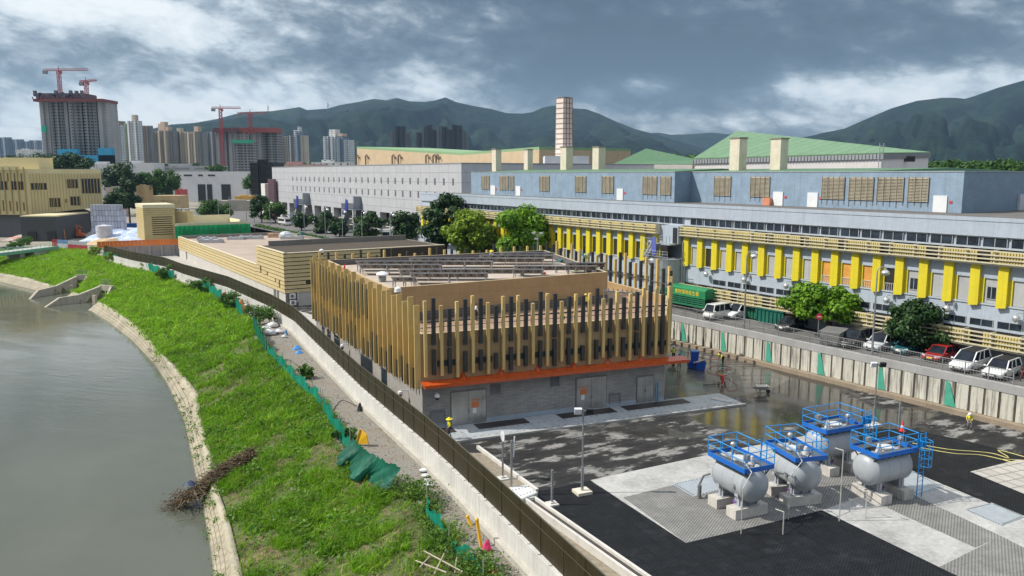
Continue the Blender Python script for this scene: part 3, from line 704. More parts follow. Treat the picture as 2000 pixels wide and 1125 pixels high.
# rails that tie the fin heads, and the pipe frame at the right corner
steel = plain('galvanised_steel', (.36, .38, .40), .4, .15, 2, metal=.6)
mb = MB(); mb.beam(FF_(0, .06, 9.05), FF_(LF, .06, 9.05), .12); mb.beam(FF_(0, .06, 8.62), FF_(LF, .06, 8.62), .05)
mb.beam(FBK(0, .06, 9.3), FBK(11, .06, 9.3), .1); mb.beam(FRT(0, .06, 9.3), FRT(LR - 6, .06, 9.3), .08)
for i in range(6): mb.beam(FF_(2 + i * 3.9, -.3, 7.3), FF_(2 + i * 3.9, -.3, 9.0), .07)
mb.build('fin_rail', plain('rail_paint', (.10, .10, .10), .45, metal=.3), MBD)
mb = MB(); s1, z1 = FF_.back(2.5).st(1180, 545); f2 = FF_.back(2.5); q0 = f2(s1, 0, 10.3); q1 = FF_(LF - 1.6, -1.0, 10.0)
mb.beam(q0, q1, .2, .16); mb.beam(f2(s1, 0, 7.3), q0, .12); mb.beam(Vector((q1.x, q1.y, 7.3)), q1, .1)
for i in range(9): p = q0.lerp(q1, i / 9); mb.beam(p, p + Vector((0, 0, .32)), .09)
mb.build('pipe_frame', steel, MBD)
# ground floor: doors, louvres, plinth
stl = plain('brushed_steel', (.46, .45, .43), .34, .22, .9, metal=.75, streak=.35); lou = plain('louvre_grey', (.20, .20, .20), .5, metal=.3); lod = plain('louvre_dark', (.035, .04, .045), .4)
notice = plain('orange_notice', (.62, .18, .05), .6); whitep = plain('white_paint', (.72, .73, .74), .45, .06)
def rect(f, x0, y0, x1, y1):
    s0, z0 = f.st(x0, y1); s1, z1 = f.st(x1, y0); return s0, s1, z0, z1
def door(f, x0, x1, ybot, ytop, sign=True):
    s0, zb = f.st(x0, ybot); s1, _ = f.st(x1, ybot); zt = f.st(x0, ytop)[1]; zb = .16
    mb = MB(); mb.box(s0 - .08, s1 + .08, .015, .06, zb, zt + .1, f); d = mb.build('door', lou, MBD)
    mid = s0 + (s1 - s0) * .5
    for a, b2 in ((s0, mid - .012), (mid + .012, s1)): mb = MB(); mb.box(a, b2, .061, .10, zb + .02, zt, f); mb.build('leaf', stl, d)
    mb = MB(); mb.box(mid - .1, mid - .05, .101, .16, zb + .95, zb + 1.25, f); mb.box(mid + .05, mid + .1, .101, .16, zb + .95, zb + 1.25, f); mb.build('handle', steel, d)
    if sign:
        a = mid + .25 if sign == 1 else s0 + .35; mb = MB(); mb.box(a, a + .62, .101, .11, zt - 1.45, zt - .95, f); mb.box(a - .1, a + .75, .101, .17, zt - .82, zt - .76, f); mb.build('notice', notice, d)
        mb = MB(); mb.box(a + .1, a + .42, .101, .108, zt - 1.95, zt - 1.5, f); mb.build('notice_card', whitep, d)
door(FF_, 882, 948, 840, 767, 1); door(FF_, 1125, 1182, 803, 740, 2); door(FF_, 1243, 1274, 790, 737, 0)
def louvre(f, x0, y0, x1, y1, m=lou, name='louvre', z=None, frame_=True, slats=None):
    s0, s1, z0, z1 = rect(f, x0, y0, x1, y1)
    if z: z0, z1 = z
    mb = MB(); mb.box(s0, s1, .012, .03, z0, z1, f)
    n = slats or max(3, round((z1 - z0) / .14))
    for i in range(n):
        z_ = z0 + (z1 - z0) * (i + .5) / n; mb.add([f(s0, .031, z_ + .04), f(s1, .031, z_ + .04), f(s1, .09, z_ - .04), f(s0, .09, z_ - .04)], [(0, 1, 2, 3)])
    mb.box(s0 - .05, s0 - .001, .011, .1, z0 - .05, z1 + .05, f); mb.box(s1 + .001, s1 + .05, .011, .1, z0 - .05, z1 + .05, f); mb.box(s0, s1, .011, .11, z1 + .001, z1 + .06, f)
    mb.build(name, m, MBD)
louvre(FF_, 842, 818, 868, 836, z=(.35, 1.5)); louvre(FF_, 959, 752, 976, 770); louvre(FF_, 1076, 735, 1091, 755); louvre(FF_, 1190, 768, 1210, 789)
for a in np.arange(1.3, LF - 1, 2.9): 
    mb = MB(); mb.box(a, a + 1.9, .05, .08, 5.3, 5.8, FF_)
    for j in range(4): mb.box(a, a + 1.9, .081, .13, 5.33 + j * .12, 5.38 + j * .12, FF_)
    mb.build('louvre_window', lod, MBD)
mb = MB(); mb.box(.0, LF, .012, .05, .13, .48, FF_); mb.build('plinth', plain('blue_plinth', (.30, .36, .42), .5, .1), MBD)
for (x0, y0, x1, y1) in ((746, 737, 756, 754), (706, 690, 727, 735), (654, 668, 664, 690), (640, 652, 646, 668), (630, 645, 634, 660)):
    s0, s1, z0, z1 = rect(FL_, x0, y0, x1, y1); s0, s1 = min(s0, s1), max(s0, s1); z0, z1 = max(.8, min(z0, 1.2)), 3.0
    mb = MB(); mb.box(s0, s1, .012, .04, z0, z1, FL_); mb.build('window', glass('window_glass'), MBD)
for (x0, x1) in ((1280, 1284),):
    s0, _ = FF_.st(x0, 780); mb = MB()
    for k_ in (0, .22): mb.tube(FF_(s0 + k_, .12, .14), FF_(s0 + k_, .12, 1.9), .06, 6)
    mb.build('drain_pipe', plain('blue_pipe', (.22, .32, .42), .4), MBD)
# walkway along the front, on a kerb
wkp = [A + FF_.n * 0 - FF_.d * 1.2, B + FF_.d * 6.6]
mw_ = tiled('walkway_slabs', (.47, .50, .52), (.43, .46, .485), (.26, .28, .3), 1.5, 1.5, AM, .015, .35, .0, flat=True, var=.25, vs=1.2, spec=.6)
mb = MB(); mb.box(-1.8, LF + 6.2, .004, 3.6, -.05, .12, FF_); structure(mb.build('walkway', mw_))
mb = MB(); mb.box(-1.8, LF + 6.3, 3.605, 3.9, -.05, .14, FF_); structure(mb.build('walkway_kerb', plain('kerb_grey', (.36, .36, .35), .7, .2, 1)))
wd_ = tiled('dark_setts', (.072, .058, .055), (.05, .044, .042), (.025, .022, .022), .3, .3, AM, .03, .5, .0, flat=True, var=.4)
for a0, a1 in ((4.3, 8.9), (11.9, 17.3), (18.3, 25.0), (.2, 2.4)):
    mb = MB(); mb.box(a0, a1, .3, 1.75, .1205, .1245, FF_); structure(mb.build('walkway_inset', wd_))
mb = MB()
for s_ in np.arange(-1, LF + 6, .62):
    for o_ in (2.0, 3.35): mb.cbox(tuple(FF_(s_, o_, .1206)), .2, .07, .004, AM)
structure(mb.build('walkway_slots', boltm))
# wet concrete apron right of the building
mwc, nt, b_ = nodes('wet_concrete'); nf = noise(nt, .45, 6, .65); nt.links.new(ramp(nt, nf, [(.3, (.060, .057, .052)), (.7, (.125, .118, .106))]), b_.inputs['Base Color']); nt.links.new(ramp(nt, noise(nt, .25, 5, .6), [(.38, .06), (.62, .34)]), b_.inputs['Roughness']); bump(nt, b_, noise(nt, 8, 3), .12, .02)
sheet('pavement', [(1285, 786), (1392, 783), (1500, 764), (1545, 740), (1470, 708), (1330, 672), (1300, 690)], mwc, .006)
pc_ = plain('pale_path', (.40, .385, .35), .85, .15, .5)
mb = MB(); ys = list(np.arange(104, 210, 6.0)); xe = lambda y: -35.8 + (124.5 - y) * .6345 if y > 124.5 else -35.8 + 12 * min(1, (124.5 - y) / 14)
for y0, y1 in zip(ys, ys[1:]): mb.quad((xF(y0) + .5, y0, .006), (xe(y0), y0, .006), (xe(y1), y1, .006), (xF(y1) + .5, y1, .006))
structure(mb.build('path', pc_))
# ================================================================ street level (3.3 m above the yard), retaining wall
ZS = 3.3
asph = plain('street_asphalt', (.135, .13, .125), .85, .3, .35, bmp=.15)
mb = MB()
def stp(s_, o_): p = RW(s_, o_, ZS); return p
mb.quad(stp(-60, -.45), stp(330, -.45), stp(330, -420), stp(-60, -420)); structure(mb.build('street', asph))
rwc = plain('grey_coping', (.33, .33, .325), .85, .18, .6, streak=.2)
pile = plain('sheet_pile', (.53, .515, .445), .75, .16, .5, streak=1.5, dirt=(.10, .095, .08), bmp=.2); rust = plain('pile_seam', (.07, .055, .04), .8, .4, 1.5)
RT = thing('retaining_wall', 'stained cream retaining wall of ribbed panels below the parked cars', 'wall', tuple(RW(0, 0, 0)))
mb = MB(); mb.box(-60, 130, -.45, 0, -.2, 2.75, RW); mb.build('panels', pile, RT)
mb = MB(); mb.box(-60, 130, -.46, .12, 2.751, 3.45, RW); mb.build('coping', rwc, RT)
mb = MB(); mb.box(-60, 130, .002, .75, -.2, .42, RW); mb.build('footing', plain('brown_footing', (.27, .215, .155), .85, .3, .7, streak=.3, bmp=.2), RT)
mb = MB()
for i in range(150):
    s_ = -58 + i * 1.25; mb.box(s_, s_ + .13 + .06 * (i % 3 == 0), .004, .03, .45, 2.75, RW)
mb.build('seams', rust, RT, kind='stuff')
mb = MB()
for i in range(150): s_ = -58 + i * 1.25 + .16; mb.box(s_, s_ + 1.05, .003, .06 + .03 * (i % 2), .45, 2.74, RW)
mb.build('ribs', pile, RT, kind='stuff')
grp = plain('green_patch', (.06, .33, .23), .6, .2, 2)
for x0, y0, x1, y1 in ((1331, 663, 1342, 632), (1409, 684, 1420, 652), (1497, 705, 1509, 670), (1597, 730, 1612, 692), (1715, 760, 1730, 720), (1845, 792, 1868, 744)):
    s0, z0 = RW.st(x0, y0); s1, _ = RW.st(x1, y0); a, b2 = max(s0, s1), min(s0, s1)
    mb = MB(); mb.add([RW(a, .11, .5), RW(b2, .11, .45), RW(a - .35, .11, 2.6), RW(a, .11, 2.7), RW(a, .13, .5), RW(b2, .13, .45), RW(a - .35, .13, 2.6), RW(a, .13, 2.7)],
                      [(0, 1, 2, 3), (4, 5, 6, 7), (0, 1, 5, 4), (1, 2, 6, 5), (2, 3, 7, 6), (3, 0, 4, 7)]); mb.build('green_sheet', grp, RT)
railm = plain('rail_grey', (.34, .345, .35), .5, .15, 2, metal=.4)
t = thing('railing', 'thin grey mesh railing along the top of the cream retaining wall', 'railing', tuple(RW(0, -.2, 3.45)))
mb = MB(); mb.rail(RW, -40, 100, -.2, 3.45, 4.65, 2.0, .036, 2); mb.build('posts', railm, t)
mb = MB()
for i in range(560): s_ = -40 + i * .25; mb.beam(RW(s_, -.2, 3.5), RW(s_, -.2, 4.6), .018)
for k_ in range(5): mb.beam(RW(-40, -.2, 3.6 + k_ * .22), RW(100, -.2, 3.6 + k_ * .22), .012)
mb.build('mesh', railm, t, kind='stuff')

# ================================================================ long yellow-finned building
YB = Fr((45.66, 71.14), D2); S0, S1 = -16.0, 121.0
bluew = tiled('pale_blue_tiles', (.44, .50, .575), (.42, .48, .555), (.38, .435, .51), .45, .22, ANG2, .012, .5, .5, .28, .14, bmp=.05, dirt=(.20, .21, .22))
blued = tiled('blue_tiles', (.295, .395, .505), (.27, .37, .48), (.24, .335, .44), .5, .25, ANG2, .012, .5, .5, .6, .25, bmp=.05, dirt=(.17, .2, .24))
blues = tiled('blue_tiles_end_shaded', (.22, .315, .42), (.20, .295, .395), (.18, .27, .36), .5, .25, ANG2 + R(90), .012, .5, .5, .3, .2, bmp=.05, dirt=(.17, .2, .24))  # darker copy of the block tiles: end wall shade put into the colour
yel = tiled('yellow_tiles', (.76, .64, .035), (.73, .61, .035), (.66, .55, .03), .4, .2, ANG2, .012, .42, .5, .3, .12, bmp=.05, dirt=(.35, .25, .02))
creamr = plain('cream_rail', (.58, .53, .37), .5, .08, 1, streak=.2); slat = plain('yellow_slats', (.56, .46, .16), .6, .18, 1.2, streak=.35)
deep = plain('deep_recess', (.018, .018, .02), .6); win = glass('dark_window', (.018, .026, .036)); alu = plain('aluminium', (.52, .54, .56), .4, .08, metal=.5); shut = plain('grey_shutter', (.40, .41, .42), .6, .12, .8, streak=.35); oran = plain('orange_boards', (.62, .30, .06), .6, .3, 1.5)
LB_ = thing('industrial_building', 'long pale blue factory building with yellow piers and cream louvre bands', 'building', tuple(YB(40, 0, ZS)))
mb = MB()
mb.box(S0, S1, -30, -.9, -.2, ZS, YB)             # made ground under it
mb.box(S0, S1, -30, -.9, ZS + .001, 6.55, YB); mb.box(S0, S1, -30, 0, 6.551, 9.0, YB); mb.box(S0, S1, -30, -1.6, 9.001, 11.35, YB)
mb.box(S0, S1, -30, 0, 11.351, 14.25, YB); mb.box(S0, S1, -30, -.3, 14.251, 15.2, YB); mb.box(S0, S1, -30, 0, 15.201, 16.6, YB); mb.box(S0, S1, -.35, .05, 16.601, 16.95, YB)
mb.build('wall', bluew, LB_)
mb = MB(); mb.box(S0, S1, -30, -.36, 16.602, 16.68, YB); mb.build('roof', plain('roof_felt', (.13, .12, .11), .9, .3, .5), LB_)
cs = [41.6 - 2.5 * k_ for k_ in range(24)] + [47.6 + 2.5 * k_ for k_ in range(30)]
for i, s_ in enumerate(cs):
    mb = MB(); mb.add([YB(s_ - .85, .004, 9.001), YB(s_ - .85, .36, 8.8), YB(s_, .42, 8.7), YB(s_, .004, 8.7), YB(s_ - .85, .004, 12.72), YB(s_ - .85, .36, 12.72), YB(s_, .42, 12.72), YB(s_, .004, 12.72)],
                      [(0, 1, 2, 3), (4, 7, 6, 5), (1, 5, 6, 2), (2, 6, 7, 3), (0, 4, 5, 1), (0, 3, 7, 4)])
    mb.box(s_ - 1.15, s_ - .02, -1.59, -.003, 9.002, 11.35, YB)
    mb.build('pier', yel, LB_)
    # what fills the opening to the right of this pier
    r0, r1 = s_ - 2.48, s_ - 1.17; kind = ('dark' if i >= 24 or i == 1 else {8: 'orange', 9: 'orange', 10: 'orange', 11: 'dark', 12: 'window', 15: 'window', 17: 'small', 18: 'window'}.get(i, 'grey'))
    mb = MB(); mb.box(r0, r1, -.25, -.15, 9.03, 11.32, YB)
    p_ = mb.build('bay_panel', {'dark': deep, 'orange': oran, 'window': shut, 'small': shut, 'grey': shut}[kind], LB_)
    if kind in ('window', 'small'):
        h = (9.4, 10.6); mb = MB(); mb.box(r0 + .2, r1 - .2, -.149, -.11, *h, YB); g_ = mb.build('window', win, LB_)
        mb = MB()
        for q in (r0 + .2, (r0 + r1) / 2, r1 - .26): mb.box(q, q + .06, -.109, -.08, *h, YB)
        mb.box(r0 + .2, r1 - .2, -.111, -.082, h[1] - .05, h[1] + .03, YB); mb.box(r0 + .2, r1 - .2, -.111, -.082, h[0] - .03, h[0] + .05, YB)
        mb.build('frame', alu, g_)
    if kind in ('dark', 'orange') and i < 24 and i != 1:
        mb = MB(); mb.rail(YB, r0 + .05, r1 - .05, -.08, 9.03, 9.75, .22, .02, 1); mb.build('guard_rail', whitep, LB_)
# window strips
for i in range(54):
    s_ = 41 - i * 2.5 if i < 24 else 42 + (i - 23) * 2.5
    if s_ > 119: break
    mb = MB(); mb.box(s_ - 2.2, s_, -.29, -.2, 14.28, 15.16, YB); g_ = mb.build('window', win, LB_)
    mb = MB()
    for q in (s_ - 2.2, s_ - 1.13, s_ - .06): mb.box(q, q + .06, -.199, -.15, 14.28, 15.16, YB)
    mb.box(s_ - 2.2, s_, -.199, -.15, 15.1, 15.16, YB); mb.build('frame', alu, g_)
mb = MB(); mb.box(S0, S1, -.001, .12, 14.1, 14.249, YB); mb.box(S0, S1, -.9, .1, 8.86, 8.999, YB); mb.build('sill', plain('sill_grey', (.40, .44, .48), .6, .1), LB_)
for i in range(21):
    s_ = 36.5 - i * 2.5
    mb = MB(); mb.box(s_ - 2.15, s_, .003, .03, 6.85, 7.5, YB); g_ = mb.build('window', win, LB_)
    mb = MB()
    for q in (s_ - 2.15, s_ - 1.1, s_ - .05): mb.box(q, q + .05, .031, .06, 6.85, 7.5, YB)
    mb.box(s_ - 2.15, s_, .029, .062, 7.46, 7.52, YB)
    mb.build('frame', alu, g_)
def band(a0, a1, z0, z1, o, gaps):
    mb = MB()
    for k_ in range(4): z = z0 + (z1 - z0) * (k_ + .35) / 3.6; mb.box(a0, a1, o, o + .14, z - .06, z + .06, YB)
    n = int((a1 - a0) / 2.5)
    for i in range(n + 1): a = a0 + (a1 - a0) * i / n; mb.box(a - .05, a + .05, .0, o - .002, z0, z1, YB)
    mb.box(a0, a1, .001, o, z0 - .1, z0 - .002, YB)
    mb.build('louvre_rails', creamr, LB_)
    mb = MB(); a = a0
    while a < a1:
        blk = 3.6; 
        if gaps: 
            j = 0
            while j < blk and a + j < a1: mb.box(a + j, a + j + .17, o * .45, o * .6, z0, z1 - .1, YB); j += .25
            a += blk + 1.3
        else: mb.box(a, min(a + .19, a1), o * .45, o * .6, z0, z1 - .1, YB); a += .25
    mb.build('louvre_slats', slat, LB_, kind='stuff')
    mb = MB(); mb.box(a0, a1, .002, .02, z0, z1, YB); mb.build('louvre_backing', deep if gaps else slat, LB_)
band(S0, 30, 12.75, 14.05, .8, True); band(30.1, 41.9, 12.75, 14.05, .8, False); band(46.5, S1 + .8, 12.75, 14.05, .8, False)
band(S0, 41.5, 5.05, 6.5, 1.0, True)
lamp_s = plain('lamp_silver', (.68, .69, .70), .25, .1, 3, metal=.7)
for i in range(12):
    s_ = 37.2 - i * 6.25; mb = MB(); mb.ball(YB(s_, .55, 8.05), .33, .33, .36, 10, 7); mb.beam(YB(s_ - .5, .02, 8.5), YB(s_ - .5, .3, 8.5), .12, .5); mb.path([YB(s_ - .4, .1, 8.5), YB(s_ - .1, .5, 8.6), YB(s_, .55, 8.4)], .03, 5); mb.build('wall_lamp', lamp_s, LB_, smooth=True)
# stair tower
stg = plain('stair_grey', (.30, .33, .35), .6, .15, .8, streak=.3); bluep = plain('blue_panel', (.10, .13, .42), .5, .15, 1)
mb = MB(); cc = YB(44.4, .2, 0); pts = []
for i in range(13):
    t_ = math.pi * i / 12; q = YB(44.4 - 2.6 * math.cos(t_), .0 + 3.0 * math.sin(t_), 0); pts.append((q.x, q.y))
mb.prism(pts, ZS, 9.6); mb.build('stair_drum', stg, LB_)
st_ = MB()
for i in range(10): st_.box(45.2 - .14 * i + .9, 45.9 - .14 * i + .9, 1.0, 2.6, 9.65 + i * .2, 9.78 + i * .2, YB)
st_.box(42.3, 44.3, .02, 2.2, 11.5, 11.65, YB); st_.beam(YB(46.9, 2.65, 9.6), YB(45.2, 2.65, 11.9), .08, .25); st_.beam(YB(46.9, .95, 9.6), YB(45.2, .95, 11.9), .08, .25)
st_.rail(YB, 47.3, 41.8, 3.05, 9.6, 10.7, .9, .03, 3); st_.rail(YB, 44.3, 42.3, 2.2, 11.65, 12.7, .7, .03, 3); st_.rail(YB, 47.2, 45.3, 2.7, 10.6, 12.3, .6, .03, 2)
st_.build('stair', plain('stair_rails', (.42, .45, .47), .5, metal=.3), LB_)
mb = MB(); mb.box(44.3, 45.1, 2.72, 2.8, 9.9, 12.5, YB); mb.build('blue_panel', bluep, LB_)
mb = MB(); mb.box(42.0, 44.6, .0, 1.0, 11.66, 14.1, YB); d_ = mb.build('stair_head', bluew, LB_); mb = MB(); mb.box(42.15, 43.0, 1.001, 1.03, 11.7, 13.8, YB); mb.build('doorway', deep, d_)
mb = MB()
for k_ in range(5): mb.rail(YB, 46.8, 41.9, 3.0, 4.2 + k_ * 1.05, 4.3 + k_ * 1.05, 1.2, .03, 1)
mb.tube(YB(41.6, .5, ZS), YB(41.6, .5, 12), .09); mb.tube(YB(41.3, .4, ZS), YB(41.3, .4, 9), .07); mb.build('pipes', steel, LB_)
# blue roof blocks
louf = plain('rusty_louvre', (.34, .30, .22), .6, .25, .9, streak=.9, dirt=(.08, .075, .06)); stain = plain('stain', (.12, .13, .14), .9, .3, 1)
redp = plain('red_sign', (.55, .05, .06), .5)
B1, B2 = YB.back(8.0), YB.back(11.5)
def block(f, a0, a1, zt, dep):
    mb = MB(); mb.mi = 0; mb.quad(f(a0, 0, 16.69), f(a1, 0, 16.69), f(a1, 0, zt), f(a0, 0, zt)); mb.mi = 1
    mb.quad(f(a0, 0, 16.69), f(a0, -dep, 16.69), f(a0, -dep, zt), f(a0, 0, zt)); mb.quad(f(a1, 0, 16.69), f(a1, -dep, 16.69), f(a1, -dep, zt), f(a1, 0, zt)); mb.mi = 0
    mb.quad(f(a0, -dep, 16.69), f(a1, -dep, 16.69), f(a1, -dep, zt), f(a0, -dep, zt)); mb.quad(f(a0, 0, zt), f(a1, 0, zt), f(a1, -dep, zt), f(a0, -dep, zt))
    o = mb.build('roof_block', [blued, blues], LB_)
    mb = MB(); mb.box(a0 - .05, a1 + .05, -.3, .06, zt + .001, zt + .12, f); mb.box(a0 - .06, a0 + .3, -dep, -.301, zt + .001, zt + .12, f); mb.build('coping', plain('block_coping', (.30, .36, .36), .7), o); return o
bo1 = block(B1, 52.2, 113.0, 21.15, 26); bo2 = block(B2, 11.7, 58.0, 21.15, 42)
def lv(f, bo, x0, y0, x1):
    s0, z1 = f.st(x0, y0); s1, _ = f.st(x1, y0); a, b2 = min(s0, s1), max(s0, s1); z0 = 17.75
    mb = MB(); mb.box(a, b2, .01, .04, z0, 20.55, f)
    for i in range(16): z = z0 + .17 * i + .06; mb.add([f(a, .041, z + .1), f(b2, .041, z + .1), f(b2, .14, z), f(a, .14, z)], [(0, 1, 2, 3)])
    n = max(2, round((b2 - a) / .9))
    for i in range(n + 1): q = a + (b2 - a) * i / n; mb.box(q - .035, q + .035, .041, .16, z0, 20.55, f)
    l_ = mb.build('louvre', louf, bo)
    mb = MB()
    for i in range(n + 1):
        q = a + (b2 - a) * i / n; mb.box(q - .08, q + .06, .006, .012, 16.9 + rnd.uniform(0, .4), z0 - .02, f)
    mb.build('stain', stain, bo, kind='stuff')
for x0, y0, x1 in ((941.5, 346, 956), (977, 346, 993), (996.6, 346, 1004), (1054.6, 347, 1073), (1124.6, 348, 1145), (1176.5, 348, 1199), (1256.7, 349, 1283.5), (1291, 350, 1311)): lv(B1, bo1, x0, y0, x1)
for x0, y0, x1 in ((1396, 351, 1428), (1467, 352, 1504), (1606.6, 354, 1650.5), (1660, 354, 1707), (1715, 355, 1766), (1775.5, 356, 1815)): lv(B2, bo2, x0, y0, x1)
def wdoor(f, bo, x0, x1, sg=True):
    s0, _ = f.st(x0, 400); s1, _ = f.st(x1, 400); a, b2 = min(s0, s1), max(s0, s1); mb = MB(); mb.box(a, b2, .01, .12, 16.7, 18.55, f); d_ = mb.build('door', whitep, bo)
    if sg: mb = MB(); mb.box(a - .55, a - .2, .01, .06, 17.7, 18.0, f); mb.build('sign', redp, bo)
for q in ((959, 968), (1008, 1017), (1205, 1217)): wdoor(B1, bo1, *q)
for q in ((1510, 1529), (1577, 1597), (1823, 1850)): wdoor(B2, bo2, *q)
mb = MB(); s0, _ = B2.st(1495, 405); s1, _ = B2.st(1509, 405); mb.box(min(s0, s1), max(s0, s1), .1, .7, 16.7, 17.7, B2); mb.build('orange_box', plain('red_white_box', (.62, .25, .14), .6), LB_)
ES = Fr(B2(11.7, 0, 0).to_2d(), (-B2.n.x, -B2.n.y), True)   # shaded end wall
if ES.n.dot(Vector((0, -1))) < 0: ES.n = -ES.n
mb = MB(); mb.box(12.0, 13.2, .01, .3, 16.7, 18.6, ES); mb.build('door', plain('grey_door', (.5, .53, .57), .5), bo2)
mb = MB(); 
for k_ in (0, .5): mb.tube(ES(14.6 + k_, .4, 16.7), ES(14.6 + k_, .4, 21.9), .05, 6)
for k_ in range(14): mb.tube(ES(14.6, .4, 17 + k_ * .36), ES(15.1, .4, 17 + k_ * .36), .03, 5)
mb.build('ladder', alu, LB_)
grn = tiled('green_roof_sheet', (.115, .235, .115), (.10, .215, .10), (.07, .16, .075), 60, .8, ANG2 + R(90), .03, .5, .0, flat=True, var=.25, bmp=.3)
for f, a0, a1, dep in ((B1, 54, 111, 24), (B2, 24, 57, 40)):
    mb = MB(); mb.add([f(a0, -1.2, 21.28), f(a1, -1.2, 21.28), f(a1, -dep / 2, 21.75), f(a0, -dep / 2, 21.75), f(a1, -dep, 21.3), f(a0, -dep, 21.3)], [(0, 1, 2, 3), (3, 2, 4, 5), (0, 3, 5), (1, 4, 2)]); mb.build('green_roof', grn, LB_)
cr2 = plain('shaft_cream', (.66, .59, .47), .75, .12, .8, streak=.3)
for x, yt, w_, k_ in ((970, 292, 2.4, 14), (1032, 293, 2.3, 22), (1107, 288, 2.9, 20), (1170, 288, 2.9, 24), (1443, 271, 2.9, 20), (1523, 272, 2.9, 24)):
    f = YB.back(k_); s_, z_ = f.st(x, yt); w_ *= .66; mb = MB(); mb.box(s_ - w_ / 2, s_ + w_ / 2, -w_ * .45, w_ * .45, 20, z_, f); v_ = mb.build('vent_shaft', cr2, LB_)
    mb = MB(); mb.box(s_ - w_ / 2 - .1, s_ + w_ / 2 + .1, -w_ * .45 - .1, w_ * .45 + .1, z_ + .002, z_ + .2, f); mb.build('cap', plain('shaft_cap', (.22, .2, .17), .8), v_)

# ================================================================ white clad hall to the left
WB = Fr((-36.2, 225.08), D2); wcl = tiled('white_cladding', (.51, .515, .535), (.485, .49, .515), (.27, .28, .30), 5.0, 2.35, ANG2, .06, .55, .0, .34, .14, bmp=.15, dirt=(.3, .3, .3))
WHB = thing('white_hall', 'long white clad industrial hall with two rows of slit windows', 'building', tuple(WB(30, 0, ZS)))
mb = MB(); mb.box(-45.2, 106.6, -60, 0, 10.15, 23.2, WB); mb.build('cladding', wcl, WHB)
mb = MB(); mb.box(-45.2, 106.6, -60, -2.2, -.2, 10.148, WB); mb.build('ground_floor', plain('hall_grey', (.34, .36, .39), .8, .2, .5), WHB)
for i in range(17):
    s_ = -44 + i * 9.3; mb = MB(); mb.box(s_, s_ + 2.6, -2.19, -.02, -.2, 10.147, WB); mb.build('column', wcl, WHB)
for i in range(16):
    s_ = -44 + i * 9.3 + 2.8; mb = MB(); mb.box(s_, s_ + 6.3, -2.1, -2.0, 8.0, 9.9, WB); mb.build('window', deep, WHB)
    mb = MB()
    for k_ in range(3): mb.box(s_, s_ + 6.3, -1.6, -1.3, 5.0 + k_ * .9, 5.25 + k_ * .9, WB)
    mb.build('louvre', creamr, WHB)
sa, z1 = WB.st(571.8, 345); sb, _ = WB.st(885, 349)
for r_, zz in enumerate((19.0, 15.6)):
    for i in range(27):
        s_ = sa + (sb - sa) * i / 26; mb = MB(); mb.box(s_ - .42, s_ + .42, .01, .05, zz - .8, zz + .8, WB); mb.build('window', plain('slit_window', (.14, .15, .16), .3), WHB)
mb = MB(); mb.box(-45.3, 106.7, -60, .08, 23.201, 23.45, WB); mb.build('parapet', plain('hall_edge', (.25, .26, .28), .7), WHB)
mb = MB(); mb.box(100.5, 107.2, .6, .85, 3.3, 18.6, WB)
for i in range(8): mb.box(99.8, 108, .86, 1.3, 4 + i * 2, 4.5 + i * 2, WB)
for i in range(7): mb.box(100 + i * 1.15, 100.4 + i * 1.15, .5, 1.6, 3.3, 18.8, WB)
scr = tag(mb.build('lattice_screen', plain('plum_lattice', (.20, .12, .14), .7, .15)), 'dark plum lattice screen at the far left end of the white hall', 'screen')
mb = MB(); mb.box(108.5, 114, -12, 2.5, -.2, 17, WB)
t = tag(mb.build('annex', plain('annex_white', (.66, .64, .58), .7, .1)), 'small white block just left of the plum lattice screen', 'building')
blst = plain('blue_stair_panel', (.035, .045, .30), .45, .2)
for x0, lab in ((600, 'outside stair with dark blue panel on the white hall, the farther of two'), (698, 'outside stair with dark blue panel on the white hall, the nearer of two')):
    s_, _ = WB.st(x0, 420); t = thing('outside_stair', lab, 'stair', tuple(WB(s_, 2, ZS)), 'outside stairs on the white hall')
    mb = MB(); mb.box(s_ - 4.5, s_ + 1, .05, 3, 10.2, 10.45, WB); mb.rail(WB, s_ - 4.5, s_ + 1, 3, 10.45, 12.2, .5, .07, 3)
    mb.beam(WB(s_ + 1, 2, 10.3), WB(s_ + 5, 2, 6.5), 1.8, .3); mb.beam(WB(s_ + 5, 4, 6.5), WB(s_ - 1, 4, ZS), 1.8, .3); mb.box(s_ + 3.5, s_ + 6, .5, 5, 6.3, 6.6, WB); mb.rail(WB, s_ + 1, s_ + 5, 3, 8.5, 12, .6, .08, 3)
    mb.box(s_ - 3.4, s_ - 2.7, .1, 2.4, 10.46, 14.2, WB); mb.box(s_ - 4, s_ - 3.6, 2.4, 2.8, ZS, 10.2, WB); mb.box(s_ + 4.6, s_ + 5, 2.4, 2.8, ZS, 6.3, WB)
    mb.build('flight', plain('stair_steel', (.25, .28, .31), .6, .2), t)
    mb = MB(); mb.add([WB(s_ + .2, 3.1, 9.4), WB(s_ + 2.6, 3.1, 8.6), WB(s_ + .9, 3.1, 13.4), WB(s_ - .6, 3.1, 13), WB(s_ + .2, 3.3, 9.4), WB(s_ + 2.6, 3.3, 8.6), WB(s_ + .9, 3.3, 13.4), WB(s_ - .6, 3.3, 13)], [(0, 1, 2, 3), (4, 5, 6, 7), (0, 1, 5, 4), (1, 2, 6, 5), (2, 3, 7, 6), (3, 0, 4, 7)])
    mb.build('blue_panel', blst, t); mb = MB(); mb.box(s_ - .5, s_ + 3.0, 5.0, 5.2, 3.6, 7.6, WB); mb.build('lower_panel', plain('stair_slate', (.10, .115, .15), .6, .2), t)

